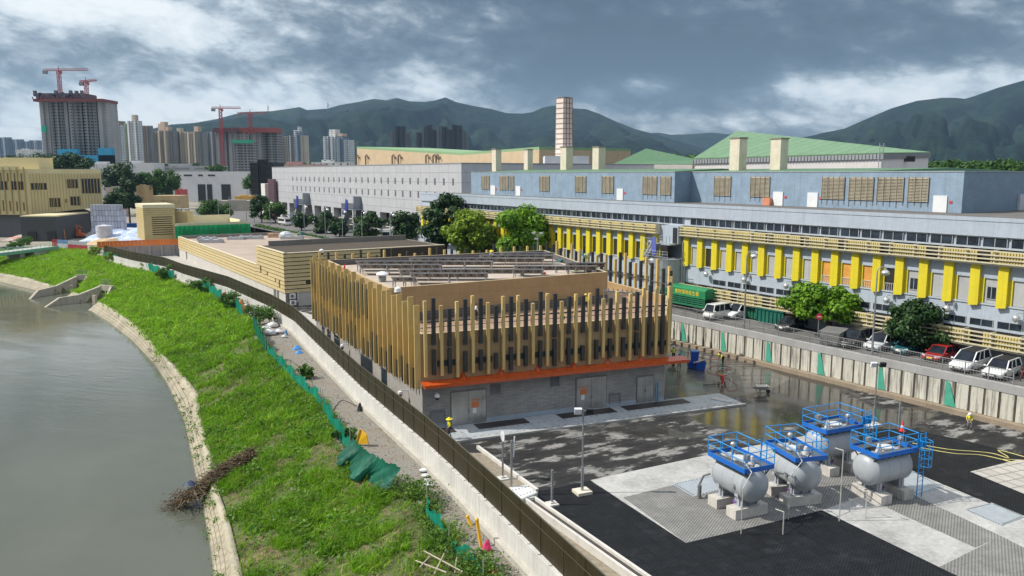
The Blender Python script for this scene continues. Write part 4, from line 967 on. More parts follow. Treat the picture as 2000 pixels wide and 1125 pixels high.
# ================================================================ roofs and stack behind
f = WB.back(62); pts = [(697, 290), (900, 303), (1053, 292)]
P = [f.st(*p) for p in pts]
t = thing('beige_shed', 'long beige shed with shallow green roof behind the white hall', 'building', tuple(f(P[1][0], 0, 0)))
mb = MB(); q = [f(P[0][0], 0, -.2), f(P[2][0], 0, -.2), f(P[2][0], 0, P[2][1]), f(P[1][0], 0, P[1][1]), f(P[0][0], 0, P[0][1])]; q2 = [v_ - Vector((*f.n, 0)) * 40 for v_ in q]
mb.add(q + q2, [(0, 1, 2, 3, 4), (9, 8, 7, 6, 5), (0, 5, 6, 1), (1, 6, 7, 2), (4, 9, 5, 0)]); mb.build('wall', plain('beige_metal', (.54, .41, .26), .7, .12, .3, streak=.35), t)
mb = MB(); 
for i, j in ((2, 3), (3, 4)):
    a, b2, c_, e_ = q[i], q[j], q2[j], q2[i]; u = Vector((0, 0, .9)); mb.add([a, b2, c_, e_, a + u, b2 + u, c_ + u, e_ + u], [(0, 1, 5, 4), (4, 5, 6, 7), (0, 4, 7, 3), (1, 2, 6, 5), (0, 3, 2, 1)])
mb.build('roof', plain('green_edge', (.22, .36, .18), .6, .15), t)
for x in (700, 718, 770, 782, 836, 850, 856): s_, z_ = f.st(x, 318); zt = f.st(x, 305)[1]; mb = MB(); mb.path([f(s_, 1, 22), f(s_, 1, zt), f(s_ - 1.6, 1, zt + .6), f(s_ - 2.6, 1, zt - .8)], .35, 6); mb.build('vent_pipe', plain('pipe_rust', (.16, .11, .08), .7), t)
# big green roofed hall
EL, ER, AP, RR_ = aty(1354, 309, 205), aty(1725, 298, 178), aty(1440, 255, 232), aty(1818, 297, 215)
t = thing('green_roof_hall', 'white hall under a large sloping green sheet roof', 'building', (EL.x, EL.y, 0))
grn2 = tiled('green_ribbed_roof', (.19, .33, .18), (.175, .31, .165), (.10, .20, .10), 80, 2.0, ANG2 + R(97), .09, .45, .0, flat=True, var=.2, bmp=.3)
mb = MB(); dn = Vector((0, 0, -.25)); mb.add([EL, ER, AP, RR_, EL + dn, ER + dn, AP + dn, RR_ + dn], [(0, 1, 3, 2), (4, 6, 7, 5), (0, 4, 5, 1), (1, 5, 7, 3), (3, 7, 6, 2), (2, 6, 4, 0)]); mb.build('roof', grn2, t)
def wallp(mb, a, b2, zb, ins=.6):
    mb.quad(Vector((a.x, a.y, zb)), Vector((b2.x, b2.y, zb)), b2 + Vector((0, 0, -.3)), a + Vector((0, 0, -.3)))
cen_ = (EL + ER + AP + RR_) / 4; ins = [p.lerp(Vector((cen_.x, cen_.y, p.z)), .015) + Vector((0, 0, -.9)) for p in (EL, ER, RR_, AP)]
mb = MB()
for a, b2 in zip(ins, ins[1:] + ins[:1]): wallp(mb, a, b2, 0)
mb.build('wall', plain('hall_white', (.74, .70, .68), .75, .07, .4, streak=.15), t)
mb = MB(); gp = [p + Vector((0, 0, -.3)) for p in (EL, ER, RR_)]
for a, b2 in zip(gp, gp[1:]): 
    u = Vector((0, 0, -1.1)); mb.quad(a, b2, b2 + u, a + u)
    n = 60
    for i in range(n): q_ = a.lerp(b2, i / n); mb.beam(q_ + Vector((0, -.1, 0)), q_ + Vector((0, -.1, -1.1)), .12)
mb.build('gutter', plain('gutter_grey', (.36, .37, .38), .6, .12), t)
mb = MB(); wq = aty(1768, 316, 196); mb.cbox((wq.x, wq.y - 1.5, wq.z), 3, .5, 1.3); mb.build('vent', deep, t)
mb = MB(); ld = aty(1715, 333, 176)
for k_ in (0, .9): mb.tube((ld.x + k_, ld.y, 18), (ld.x + k_, ld.y, 27.5), .08, 6)
for i in range(18): mb.beam((ld.x, ld.y, 18.5 + i * .5), (ld.x + .9, ld.y, 18.5 + i * .5), .07)
mb.build('ladder', alu, t)
# smaller green roof
a, b2, c_, e_ = aty(1198, 320, 250), aty(1352, 321, 236), aty(1262, 290, 268), aty(1365, 312, 262)
t = thing('small_green_roof_shed', 'smaller brown shed with a green pitched roof left of the large one', 'building', (a.x, a.y, 0))
mb = MB(); mb.add([a, b2, c_, e_], [(0, 1, 3, 2)]); mb.quad(a, c_, c_ + Vector((0, 8, -6)), a + Vector((0, 12, -.5))); mb.build('roof', grn, t)
mb = MB(); wallp(mb, a.lerp(b2, .02), b2, 0); wallp(mb, b2, e_, 0); mb.build('wall', plain('brown_wall', (.42, .29, .19), .8, .15), t)
mb = MB(); u = Vector((0, -.2, -.1)); mb.quad(a + u, b2 + u, b2 + u + Vector((0, 0, -1.3)), a + u + Vector((0, 0, -1.3))); mb.build('fascia', plain('gutter_grey2', (.5, .48, .44), .6), t)
# chimney stack
Yc = 215; bl, br2 = aty(1084, 305, Yc), aty(1118, 305, Yc); tl, tr = aty(1087, 192, Yc), aty(1115, 194, Yc); cx = (bl.x + br2.x) / 2; hw0, hw1 = (br2.x - bl.x) / 2 * .78, (tr.x - tl.x) / 2 * .78
t = thing('chimney', 'tall tapering square chimney stack with panelled pale faces', 'chimney', (cx, Yc, 0))
ang = R(38); cr, sr = math.cos(ang), math.sin(ang)
def sq(h, z, k_=1.0): return [Vector((cx + (a * cr - b2 * sr) * h * k_, Yc + (a * sr + b2 * cr) * h * k_, z)) for a, b2 in ((-1, -1), (1, -1), (1, 1), (-1, 1))]
mb = MB(); q0, q1 = sq(hw0, 0), sq(hw1, tl.z); mb.add(q0 + q1, [(0, 1, 5, 4), (1, 2, 6, 5), (2, 3, 7, 6), (3, 0, 4, 7)]); mb.build('shaft', plain('chimney_panel', (.70, .61, .55), .75, .1, .6, streak=.25), t)
mb = MB(); rib = plain('chimney_rib', (.30, .20, .17), .8); n = 16
for i in range(n + 1):
    z = bl.z - 6 + (tl.z - bl.z + 6) * i / n; h = hw0 + (hw1 - hw0) * z / tl.z; q = sq(h, z, 1.02)
    for a, b2 in zip(q, q[1:] + q[:1]): mb.beam(a, b2, .10, .20)
for fi in range(4):
    for fr_ in ((0, .33, .67) if fi != 3 else (0, 1)): a = q0[fi].lerp(q0[(fi + 1) % 4], fr_); b2 = q1[fi].lerp(q1[(fi + 1) % 4], fr_); o_ = (a - Vector((cx, Yc, a.z))).normalized() * .08; mb.beam(a + o_, b2 + o_, .16 if fi != 3 else .08)
mb.build('ribs', rib, t)
q = sq(hw1, tl.z); mb = MB(); mb.quad(*[v_ + Vector((0, 0, .2)) for v_ in q]); mb.build('cap', rib, t)
a, b2 = aty(1063, 305, 212), aty(1148, 305, 212)
mb = MB(); mb.box(a.x, b2.x, 208, 220, 0, a.z); tag(mb.build('stack_house', plain('stack_white', (.62, .62, .64), .7, .08, .5, streak=.2)), 'low white block at the foot of the tall chimney stack', 'building')
# ================================================================ second building, clad in gold planks
E0, E1 = Vector((-35.8, 124.5)), Vector((-11.9, 140.0)); DLv = Vector((math.sin(R(-32.4)), math.cos(R(-32.4))))
EF = Fr(E0, E1 - E0, True); EL_ = Fr(E0, DLv); ELEN = (E1 - E0).length
plank = plain('gold_plank', (.62, .50, .26), .5, .08, .7, streak=.12, island=.05); gapm = plain('plank_gap', (.06, .045, .03), .9)
pale = plain('pale_render', (.52, .50, .46), .85, .1, .5, streak=.15)
t2 = thing('plank_building', 'low flat roofed building clad in horizontal gold planks behind the finned one', 'building', (E0.x, E0.y, 0))
mb = MB(); mb.box(0, 90, -ELEN + .2, 0, -.2, 2.25, EL_); mb.build('base_wall', pale, t2)
mb = MB(); mb.box(0, ELEN, .004, .02, 0, 2.2, EF); mb.build('front_base', tiled('e_brick', (.20, .19, .18), (.26, .25, .24), (.12, .12, .12), .6, .15, R(33), .02, .8), t2)
mb = MB(); mb.box(.02, 16.2, -ELEN, -.25, 2.251, 8.4, EL_); mb.box(16.21, 90, -ELEN, -.2, 2.252, 4.45, EL_); mb.build('core', gapm, t2)
def planks(f, a0, a1, z0, z1, o=.14, cut=()):
    mb = MB(); n = round((z1 - z0) / .6)
    for i in range(n):
        za = z0 + (z1 - z0) * i / n
        segs = [(a0, a1)]
        for ca, cb_, ci in cut:
            if i in ci: segs = [s for u, v in segs for s in ((u, min(v, ca)), (max(u, cb_), v)) if s[1] - s[0] > .1]
        for u, v in segs: mb.box(u, v, -.2, o, za, za + (z1 - z0) / n - .13, f)
    return mb.build('cladding', plank, t2)
planks(EL_, -.14, 16.2, 2.25, 8.5, cut=((2.2, 3.0, (1, 2)), (4.5, 5.1, (2,)), (9, 9.8, (3,)), (13, 13.9, (3, 4)))); planks(EL_, 16.21, 90, 2.25, 5.2); planks(EF, -.14, ELEN, 2.25, 8.5, cut=((3.3, 5.6, (2,)), (9, 12, (2, 3))))
mb = MB(); iw = plain('parapet_inside', (.23, .21, .19), .8, .2, .6, streak=.3)
mb.box(16.0, 16.25, -ELEN, -.2, 4.4, 8.5, EL_); mb.box(.3, 16.2, -.5, -.21, 7.2, 8.45, EL_); mb.box(89.6, 90, -ELEN, -.2, 4.4, 5.4, EL_); mb.box(16.3, 89.6, -ELEN + .01, -ELEN + .35, 4.4, 5.2, EL_); mb.box(.2, 16, -ELEN + .01, -ELEN + .3, 4.4, 8.5, EL_); mb.box(15.6, 15.99, -ELEN + .3, -2, 7.55, 9.3, EL_)
mb.build('parapet', iw, t2)
mb = MB(); mb.box(16.3, 89.6, -ELEN + .4, -.21, 4.46, 4.62, EL_); mb.box(.3, 15.5, -ELEN + .3, -.55, 7.0, 7.5, EL_); mb.build('roof_deck', tiled('e_roof_tiles', (.46, .37, .30), (.43, .345, .28), (.36, .30, .24), 1.2, 1.2, R(57), .03, .8, .0, flat=True, var=.25, vs=.15), t2)
mb = MB(); mb.box(-.1, 16.2, -.5, .1, 8.501, 8.6, EL_); mb.box(.0, ELEN, -.5, .1, 8.502, 8.6, EF); mb.box(16.25, 90, -.45, .15, 5.2, 5.28, EL_); mb.build('coping', plain('plank_coping', (.62, .53, .36), .6, .08), t2)
for a, w_ in ((3.6, 1.0), (5.2, 1.3), (80, 1.2)):
    mb = MB(); mb.box(a, a + w_, .01, .05, .3, 2.1, EL_); mb.build('window', plain('e_window', (.12, .12, .12), .3), t2)
mb = MB(); mb.box(4.2, 6.2, .03, .08, .1, 2.0, EF); mb.build('door', stl, t2); mb = MB(); mb.box(7.5, 8.8, .03, .08, .5, 1.9, EF); mb.build('window', whitep, t2)
acw = plain('ac_white', (.74, .74, .72), .5, .05)
for a, z, lb in ((1.0, 1.35, 'white air conditioner on the brick corner, the upper one'), (1.05, .3, 'white air conditioner on the brick corner above the blue sheet, the lower one'), (5.6, .02, 'white air conditioner standing on the ground beside the steel door')):
    t = thing('air_conditioner', lb, 'air conditioner', tuple(EF(a, .4, z)), 'air conditioners by the plank building')
    mb = MB(); mb.box(a - .45, a + .45, .1, .5, z, z + .8, EF); mb.build('case', acw, t)
    mb = MB(); mb.lathe([(.28, 0), (.28, .02), (.05, .03)], EF(a - .08, .5, z + .4), 12, 'x', math.atan2(EF.n.y, EF.n.x)); mb.build('fan_grille', lou, t)
mb = MB(); mb.path([EF(1.6, .25, .8), EF(1.9, .25, .8), EF(1.9, .25, 2.4)], .09, 6); mb.build('duct', whitep, t2)
# things on its roof
hat = plain('roof_metal', (.44, .46, .48), .5, .1, metal=.3)
for k_, (x, y, w_, d_, h, lb) in enumerate([(413, 474, 5.5, 2, .9, 'long low grey roof duct nearest the left parapet of the plank building'), (405, 469, 4.5, 2, .8, 'pale grey roof duct near the far left corner of the plank roof'), (461, 468, 4, 1.6, .7, 'short dark grey roof duct left of the middle of the plank roof'),
                                             (490, 467, 6, 1.8, .9, 'long grey roof duct in the middle of the plank roof'), (571, 467, 5.5, 1.8, .9, 'grey roof duct under the glass dome on the plank roof')]):
    p = at(x, y, 4.62); mb = MB(); mb.cbox(p, w_, d_, h * .85, R(2)); 
    for i in range(3): mb.cbox((p.x - w_ / 2 + .6 + i * (w_ - 1.2) / 2, p.y, p.z + h * .85), .5, d_ * .8, h * .25, R(2))
    tag(mb.build('roof_duct', hat), lb, 'roof duct', 'ducts on the plank building roof')
p = at(558, 464, 4.62); t = thing('skylight_dome', 'pale faceted dome on the plank building roof', 'dome', tuple(p)); mb = MB(); mb.ball(p + Vector((0, 0, .2)), 2.0, 1.6, 1.5, 8, 6); mb.build('dome', plain('dome_sheet', (.46, .50, .53), .35), t)
p = at(588, 463, 4.62); t = thing('covered_tank', 'dark green covered drum on the plank building roof', 'tank', tuple(p)); mb = MB(); mb.lathe([(.9, 0), (.95, .8), (.7, 1.3), (.1, 1.5)], p, 12); mb.build('drum', plain('dark_green', (.03, .11, .07), .5), t)
p = at(536, 464, 4.62); t = thing('brick_stack', 'small pallet of pinkish bricks on the plank building roof', 'bricks', tuple(p)); mb = MB()
for i in range(4):
    for j in range(3): mb.cbox((p.x - 1.2 + i * .8, p.y, p.z + j * .38), .74, 1.0, .35)
mb.build('bricks', plain('brick_pink', (.50, .32, .22), .9, .2, island=.2), t)

# ================================================================ louvred plant block and netted block
lvw = plain('louvre_gold', (.56, .45, .22), .55, .1, .8, streak=.1)
a, b2 = aty(284, 470, 226), aty(344, 470, 230.4)
t = thing('louvre_tower', 'tan louvred plant block raised on short white columns', 'building', (a.x, a.y, 0))
f = Fr((a.x, a.y), (b2.x - a.x, b2.y - a.y), True); Lw = (b2 - a).to_2d().length; dp = 14
f.n = Vector((f.d.y, -f.d.x)); z0, z1 = 2.0, 11.2
mb = MB(); mb.box(0, Lw, -dp, -.3, z0, z1, f); mb.build('core', plain('louvre_back', (.10, .075, .05), .9), t)
mb = MB(); n = 15
for i in range(n):
    z = z0 + (z1 - z0) * i / n; full = i < 2 or i > 10
    if full: mb.box(-.05, Lw + .05, -.29, .1, z, z + .56, f)
    else: mb.box(-.05, 2.0, -.29, .1, z, z + .61, f); mb.box(Lw - .7, Lw + .05, -.29, .1, z, z + .61, f); mb.box(2, Lw - .7, -.29, .1, z, z + .34, f)
    mb.box(-.12, -.051, -dp, .1, z, z + .53, f)
mb.build('louvres', lvw, t)
mb = MB(); mb.box(-.2, Lw + .2, -dp - .2, .2, z1 + .002, z1 + 1.0, f); mb.build('roof', plain('pale_cream', (.68, .62, .42), .6, .06), t)
for a_ in (.4, 3.2, 6.2, Lw - .6): mb = MB(); mb.box(a_, a_ + .5, -.9, -.3, -.2, z0, f); mb.build('column', whitep, t)
gnet = leafmat('scaffold_net', (.01, .20, .075), (.02, .42, .16), .35)
a, b2 = aty(346, 455, 226), aty(486, 452, 236.8); f = Fr((a.x, a.y), (b2.x - a.x, b2.y - a.y), True); f.n = Vector((f.d.y, -f.d.x)); Lw = (b2 - a).to_2d().length
t = thing('netted_block', 'flat cream block wrapped in bright green scaffold netting', 'building', (a.x, a.y, 0))
mb = MB(); mb.box(0, Lw, -14, -.8, -.2, 6.2, f); mb.build('wall', plain('pale_cream2', (.60, .52, .33), .7, .08), t)
mb = MB(); mb.box(4, Lw - 2, -14, -13.6, 6.2, 8.4, f); mb.box(Lw - 2.3, Lw - 1.9, -13.6, -1, 6.2, 7.4, f); mb.box(0, Lw, -1.2, -.8, 6.2, 6.9, f); mb.build('parapet', plain('pale_cream', (.68, .62, .42), .6, .06), t)
V = []; nu, nv = 60, 8
for i in range(nu):
    for j in range(nv): V.append(f(-.5 + (Lw + 1) * i / (nu - 1), .1 + .18 * math.sin(i * 1.7) + rnd.uniform(-.08, .08), .3 + 5.9 * j / (nv - 1)))
fastmesh('netting', [tuple(v) for v in V], grid_faces(nu, nv), gnet, t)
mb = MB()
for i in range(22): s_ = Lw * i / 21; mb.tube(f(s_, -.1, -.2), f(s_, -.1, 6.3), .05, 5)
for k_ in range(4): mb.tube(f(0, -.12, 1.4 + k_ * 1.5), f(Lw, -.12, 1.4 + k_ * 1.5), .05, 5)
mb.build('bamboo_poles', plain('bamboo', (.42, .33, .17), .7), t)
p = aty(357, 432, 236); t = thing('cooling_plant', 'small tan plant block with two round roof fans behind the green netting', 'cooling plant', (p.x, p.y, 0))
mb = MB(); mb.cbox((p.x, p.y, -.2), 4.6, 4, 10.2); mb.cbox((p.x + 1, p.y - 4.2, 5.0), 7, 1.5, .3); mb.build('case', lvw, t)
for k_ in (-1, 1.2): mb = MB(); mb.lathe([(1, 0), (1.05, .7), (.4, .75)], (p.x + k_, p.y, 10.0), 12); mb.build('fan', hat, t)
mb = MB(); mb.rail(IDF, p.x - 2.5, p.x + 5, p.y - 5, 5.3, 6.5, .9, .05, 2); mb.build('railing', plain('yellow_rail', (.65, .45, .05), .5), t)

# ================================================================ yellow building on the left with its black annex
CL = Vector((-159.5, 265)); FLy = Fr(CL, (-1, .03), False); FRy = Fr(CL, (.84, .54), True)
FLy.n = Vector((-.03, -1)).normalized(); FRy.n = Vector((.54, -.84)).normalized(); SOF = lambda q: 7.4 + .1 * q
ylw = plain('yellow_render', (.64, .56, .32), .7, .08, .25, streak=.1); yf = plain('yellow_fins', (.42, .31, .12), .6, .1); yfd = plain('brown_fins', (.20, .14, .06), .6)
t = thing('yellow_building', 'big yellow three storey building with thin vertical fins at the left edge', 'building', (CL.x, CL.y, 0))
pl_ = [(FLy(70, 0, 0), 7.4), (FLy(0, 0, 0), 7.4), (FRy(21.6, 0, 0), SOF(21.6)), (FRy(21.6, -45, 0), SOF(21.6)), (FLy(70, -45, 0), 7.4)]
mb = MB(); n_ = len(pl_); mb.add([(p.x, p.y, z) for p, z in pl_] + [(p.x, p.y, 22.4) for p, z in pl_], [(i, (i + 1) % n_, n_ + (i + 1) % n_, n_ + i) for i in range(n_)] + [(4, 3, 2, 1, 0), (5, 6, 7, 8, 9)]); mb.build('wall', ylw, t)
ins_ = [FLy(70, -1.5, 0), FLy(2, -1.5, 0), FRy(19, -3, 0), FRy(19, -40, 0), FLy(70, -40, 0)]
mb = MB(); mb.prism([(p.x, p.y) for p in ins_], -.2, 7.398); mb.build('ground_floor', plain('ground_floor_dark', (.10, .105, .115), .6, .2), t)
mb = MB(); mb.box(-1.5, 30, -12, -4, 22.41, 26.2, FLy); mb.box(2.5, 36, .02, .3, 22.0, 23.3, FLy); mb.build('penthouse', ylw, t)
mb = MB()
for i in range(26): mb.box(1 + i * 2.3, 1.28 + i * 2.3, .01, .5, 7.6, 23.0, FLy)
for i in range(23): mb.box(.5 + i * .93, .62 + i * .93, .01, .34, SOF(i * .93) + .3, 20.9, FRy)
mb.build('fins', yf, t, kind='stuff')
mb = MB()
for i in range(26): 
    mb.box(1.9 + i * 2.3, 2.4 + i * 2.3, .005, .06, 18.2 + .08 * i, 21 + .05 * i, FLy); mb.box(1.9 + i * 2.3, 2.4 + i * 2.3, .005, .06, 8.6, 11.5 + .22 * i, FLy)
mb.build('slots', yfd, t, kind='stuff')
for a0, a1, z0, z1, f in ((1.5, 6, 15.6, 18.4, FLy), (7, 12.5, 15.6, 18.4, FLy), (13.5, 30, 15.6, 18.4, FLy), (.6, 5.2, 15.6, 17.8, FRy), (11.2, 14.4, 16, 19, FRy), (15.3, 21.2, 14.2, 19.2, FRy), (5.6, 8.8, 9.8, 12.8, FRy), (11.6, 14.8, 10.2, 13.2, FRy), (10.2, 10.8, 11.2, 12.4, FRy)):
    mb = MB(); mb.box(a0, a1, .006, .05, z0, z1, f); w_ = mb.build('window', win, t); mb = MB()
    n = max(2, int((a1 - a0) / .95))
    for i in range(n + 1): q = a0 + (a1 - a0) * i / n; mb.box(q - .08, q + .08, .051, .3, z0, z1, f)
    mb.build('mullions', yf, w_)
# black annex
a, b2, c_ = aty(43, 467, 250), aty(113, 467, 250), aty(176, 450, 274); Fa = Fr((b2.x, b2.y), (a.x - b2.x, a.y - b2.y)); Fb = Fr((b2.x, b2.y), (c_.x - b2.x, c_.y - b2.y))
t = thing('black_annex', 'low charcoal annex with pale flat roof in front of the yellow building', 'building', (b2.x, b2.y, 0))
pp = [(a.x, a.y), (b2.x, b2.y), (c_.x, c_.y), (c_.x - 14, c_.y + 6), (a.x, a.y + 22)]
mb = MB(); mb.prism(pp, -.2, 7.5); mb.build('wall', plain('charcoal', (.055, .058, .062), .6, .15, .5, streak=.2), t)
mb = MB(); mb.prism(pp, 7.501, 7.9); mb.build('roof', plain('annex_roof', (.64, .56, .35), .7, .08), t)
for x in (54, 92): q = aty(x, 455, 249.7); mb = MB(); mb.box(q.x, q.x + 2.6, 249.6, 249.97, 0.2, 2.9); mb.build('window', deep, t)

# ================================================================ works area on the left
def px_thing(mb, name, mat, lab, cat, grp_=None): return tag(mb.build(name, mat), lab, cat, grp_)
ibc = tiled('grey_crates', (.42, .44, .50), (.38, .40, .46), (.16, .17, .2), 1.2, 1.1, 0, .08, .5, .0, var=.2)
p0, p1 = aty(178, 440, 262), aty(258, 440, 268); mb = MB()
for i in range(11):
    for j in range(6 if i < 10 else 5):
        for k_ in range(2): w_ = (p1.x - p0.x) / 11; mb.box(p0.x + i * w_ + .05, p0.x + (i + 1) * w_ - .05, 262 + k_ * 1.3, 263.2 + k_ * 1.3, -.2 + j * 1.85, 1.55 + j * 1.85)
px_thing(mb, 'crate_stack', plain('pale_crate', (.45, .46, .53), .5, .12, island=.15), 'tall stack of pale grey caged crates right of the yellow building', 'crate stack')
p = aty(203, 445, 252); t = thing('storage_tank', 'pale grey ribbed cylindrical tank in front of the crate stack', 'tank', (p.x, p.y, 0)); mb = MB(); mb.lathe([(2.4, -.2), (2.4, 1.4), (2.5, 1.45), (2.4, 1.5), (2.4, 3), (2.5, 3.05), (2.4, 3.1), (2.4, 4.6), (.2, 5)], (p.x, p.y, 0), 18); mb.build('drum', plain('tank_pale', (.50, .51, .56), .5, .1), t, smooth=30)
for x0, x1, yb, h, c, nm, lb, cat in ((226, 244, 462, 2.6, (.28, .03, .035), 'skip', 'dark red steel skip beside the blue container', 'skip'), (246, 268, 456, 3.4, (.04, .12, .35), 'container', 'dark blue container left of the louvred tan block', 'container'), (222, 240, 447, 3.0, (.42, .44, .47), 'container', 'pale grey cabin behind the dark red skip', 'cabin')):
    p0 = at(x0, yb, 0); p1 = at(x1, yb, 0); mb = MB(); mb.box(p0.x, p1.x, p0.y, p0.y + 2.6, -.2, h)
    n = 9
    for i in range(n): q = p0.x + (p1.x - p0.x) * (i + .3) / n; mb.box(q, q + .12, p0.y - .08, p0.y - .001, 0, h - .1)
    mb.box(p0.x - .08, p1.x + .08, p0.y - .1, p0.y + 2.7, h + .001, h + .12); px_thing(mb, nm, plain(nm + lb[:8], c, .5, .15, 1, streak=.2), lb, cat)
# heaped tarpaulins and barriers
def heap(x0, x1, y0, y1, h, col, nm, lb, cat, seed):
    a, b2 = at(x0, y1, 0), at(x1, y1, 0); fz = at(x0, y0, 0).y; nx, ny = 26, 9; V = []
    for i in range(nx):
        for j in range(ny): x = a.x + (b2.x - a.x) * i / (nx - 1); y = a.y + (fz - a.y) * j / (ny - 1); e = min(1, 4 * min(i / (nx - 1), 1 - i / (nx - 1), j / (ny - 1) + .02, 1 - j / (ny - 1) + .02)); V.append((x, y, -.19 + h * e * (.45 + .8 * float(fbm(x + seed, y, 2.6, 3)))))
    return tag(fastmesh(nm, V, grid_faces(nx, ny), col), lb, cat)
mtp, nt, b_ = nodes('tarpaulin'); nt.links.new(ramp(nt, noise(nt, .25, 4, .6), [(.35, (.62, .64, .68)), (.5, (.30, .42, .62)), (.58, (.70, .70, .72)), (.7, (.62, .34, .34))]), b_.inputs['Base Color']); b_.inputs['Roughness'].default_value = .5
heap(146, 272, 455, 472, 3.4, mtp, 'tarpaulin', 'heaped blue and white tarpaulins on the works ground behind the orange fence', 'tarpaulin', 3)
heap(150, 200, 468, 478, 1.2, plain('sand_heap', (.50, .36, .20), .9, .2), 'sand_heap', 'low heap of tan sand left of the orange fence', 'sand heap', 9)
mo, nt, b_ = nodes('debris_orange'); nt.links.new(ramp(nt, noise(nt, .5, 4, .6), [(.35, (.60, .14, .05)), (.5, (.55, .5, .46)), (.6, (.20, .22, .25)), (.7, (.65, .2, .06))]), b_.inputs['Base Color']); b_.inputs['Roughness'].default_value = .7
heap(0, 24, 455, 470, 1.6, mo, 'debris_heap', 'heap of orange and grey site debris at the left edge', 'debris', 21)
heap(128, 180, 446, 462, 2.4, mo, 'debris_heap', 'heap of red and grey site debris below the crate stack', 'debris', 40)
obar = plain('orange_mesh', (.75, .20, .03), .6, .15, 1)
a, b2, c_ = at(190, 482, 3.2), at(286, 478, 3.2), at(352, 476, 3.2); mb = MB()
for p, q in ((a, b2), (b2, c_)):
    for i in range(12):
        u, v = p.lerp(q, i / 12), p.lerp(q, (i + .93) / 12); mb.add([u + Vector((0, 0, -.2)), v + Vector((0, 0, -.2)), v + Vector((0, 0, 1.15)), u + Vector((0, 0, 1.15))] + [w_ + Vector((0, .06, 0)) for w_ in (u + Vector((0, 0, -.2)), v + Vector((0, 0, -.2)), v + Vector((0, 0, 1.15)), u + Vector((0, 0, 1.15)))], [(0, 1, 2, 3), (4, 7, 6, 5), (3, 2, 6, 7)])
    mb.beam(p + Vector((0, -.05, 1.2)), q + Vector((0, -.05, 1.2)), .1)
px_thing(mb, 'orange_fence', obar, 'long orange plastic mesh fence on top of the grey site wall', 'fence')
a, b2, c_ = at(212, 494, 0), at(300, 508, 0), at(349, 506, 0)
Wp = [at(206, 481.4, 3.0), at(286, 478, 3.0), at(352, 476, 3.0)]; mb = MB()
for p, q in zip(Wp, Wp[1:]): mb.beam(Vector((p.x, p.y, 1.35)), Vector((q.x, q.y, 1.35)), .5, 3.3)
for i in range(6): q = Wp[0].lerp(Wp[-1], (i + .5) / 6); mb.cbox((q.x, q.y - .3, -.2), .4, .4, 3.3)
px_thing(mb, 'site_wall', plain('grey_site_wall', (.33, .33, .335), .85, .15, .5, streak=.3), 'grey concrete wall under the orange mesh fence', 'wall')
wtred, wtwh = plain('barrier_red', (.55, .06, .08), .5), plain('barrier_white', (.72, .72, .74), .5)
k_ = 0
BLs = ['first from the left, red', 'second from the left, white with blue band', 'third from the left, white with blue band', 'fourth from the left, white over red', 'fifth from the left, white over red', 'sixth from the left, red and white', 'seventh and rightmost, white over red']
for x in (108, 118, 128, 139, 148, 157, 165):
    p = at(x, 482 + (x - 108) * .085, 0); p.z = .3; t = thing('water_barrier', 'plastic road barrier on the bank top, ' + BLs[k_], 'barrier', (p.x, p.y, -.2), 'plastic barriers on the bank top'); h = 1.0
    lo, hi2 = (wtred, wtred) if k_ == 0 else ((wtwh, plain('barrier_blue', (.25, .42, .70), .5)) if k_ in (1, 2) else ((wtred, wtwh)))
    mb = MB(); mb.add([Vector((p.x + sx * .72, p.y + sy * .35, -.2)) for sx, sy in ((-1, -1), (1, -1), (1, 1), (-1, 1))] + [Vector((p.x + sx * .72, p.y + sy * .22, 1.1)) for sx, sy in ((-1, -1), (1, -1), (1, 1), (-1, 1))], [(0, 1, 5, 4), (1, 2, 6, 5), (2, 3, 7, 6), (3, 0, 4, 7), (4, 5, 6, 7)]); mb.build('base', lo, t)
    mb = MB(); mb.box(p.x - .70, p.x + .70, p.y - .2, p.y + .2, 1.102, 2.0); mb.box(p.x - .5, p.x - .2, p.y - .18, p.y + .18, 2.001, 2.2); mb.box(p.x + .2, p.x + .5, p.y - .18, p.y + .18, 2.001, 2.2); mb.build('top', hi2, t); k_ += 1
p = at(77, 466, 0); t = thing('site_umbrella', 'cream and orange striped umbrella in front of the charcoal annex', 'umbrella', (p.x, p.y, 0)); mb = MB(); mb.tube((p.x, p.y, -.2), (p.x, p.y, 2.3), .06); mb.build('pole', steel, t)
mb = MB(); n = 12; 
for i in range(n):
    t0, t1 = 2 * math.pi * i / n, 2 * math.pi * (i + 1) / n; mb.mi = i % 2; mb.add([(p.x, p.y, 2.9), (p.x + 1.7 * math.cos(t0), p.y + 1.7 * math.sin(t0), 2.15), (p.x + 1.7 * math.cos(t1), p.y + 1.7 * math.sin(t1), 2.15)], [(0, 1, 2)])
mb.build('canopy', [plain('umb_cream', (.66, .55, .36), .7), plain('umb_orange', (.70, .32, .10), .7)], t)
og = plain('safety_orange', (.72, .30, .03), .5)
for k_, x in enumerate((112, 123)):
    p = at(x, 468, 0); mb = MB()
    for s_ in (-1, 1): mb.beam((p.x + s_ * .8 - .3 * s_, p.y, 3.4), (p.x + s_ * .8, p.y, -.2), .16)
    for i in range(7): mb.beam((p.x - .78, p.y, .1 + i * .48), (p.x + .78, p.y, .1 + i * .48), .12)
    px_thing(mb, 'site_ladder', og, ('left' if k_ == 0 else 'right') + ' one of two orange site frames beside the charcoal annex', 'site frame', 'orange site frames')
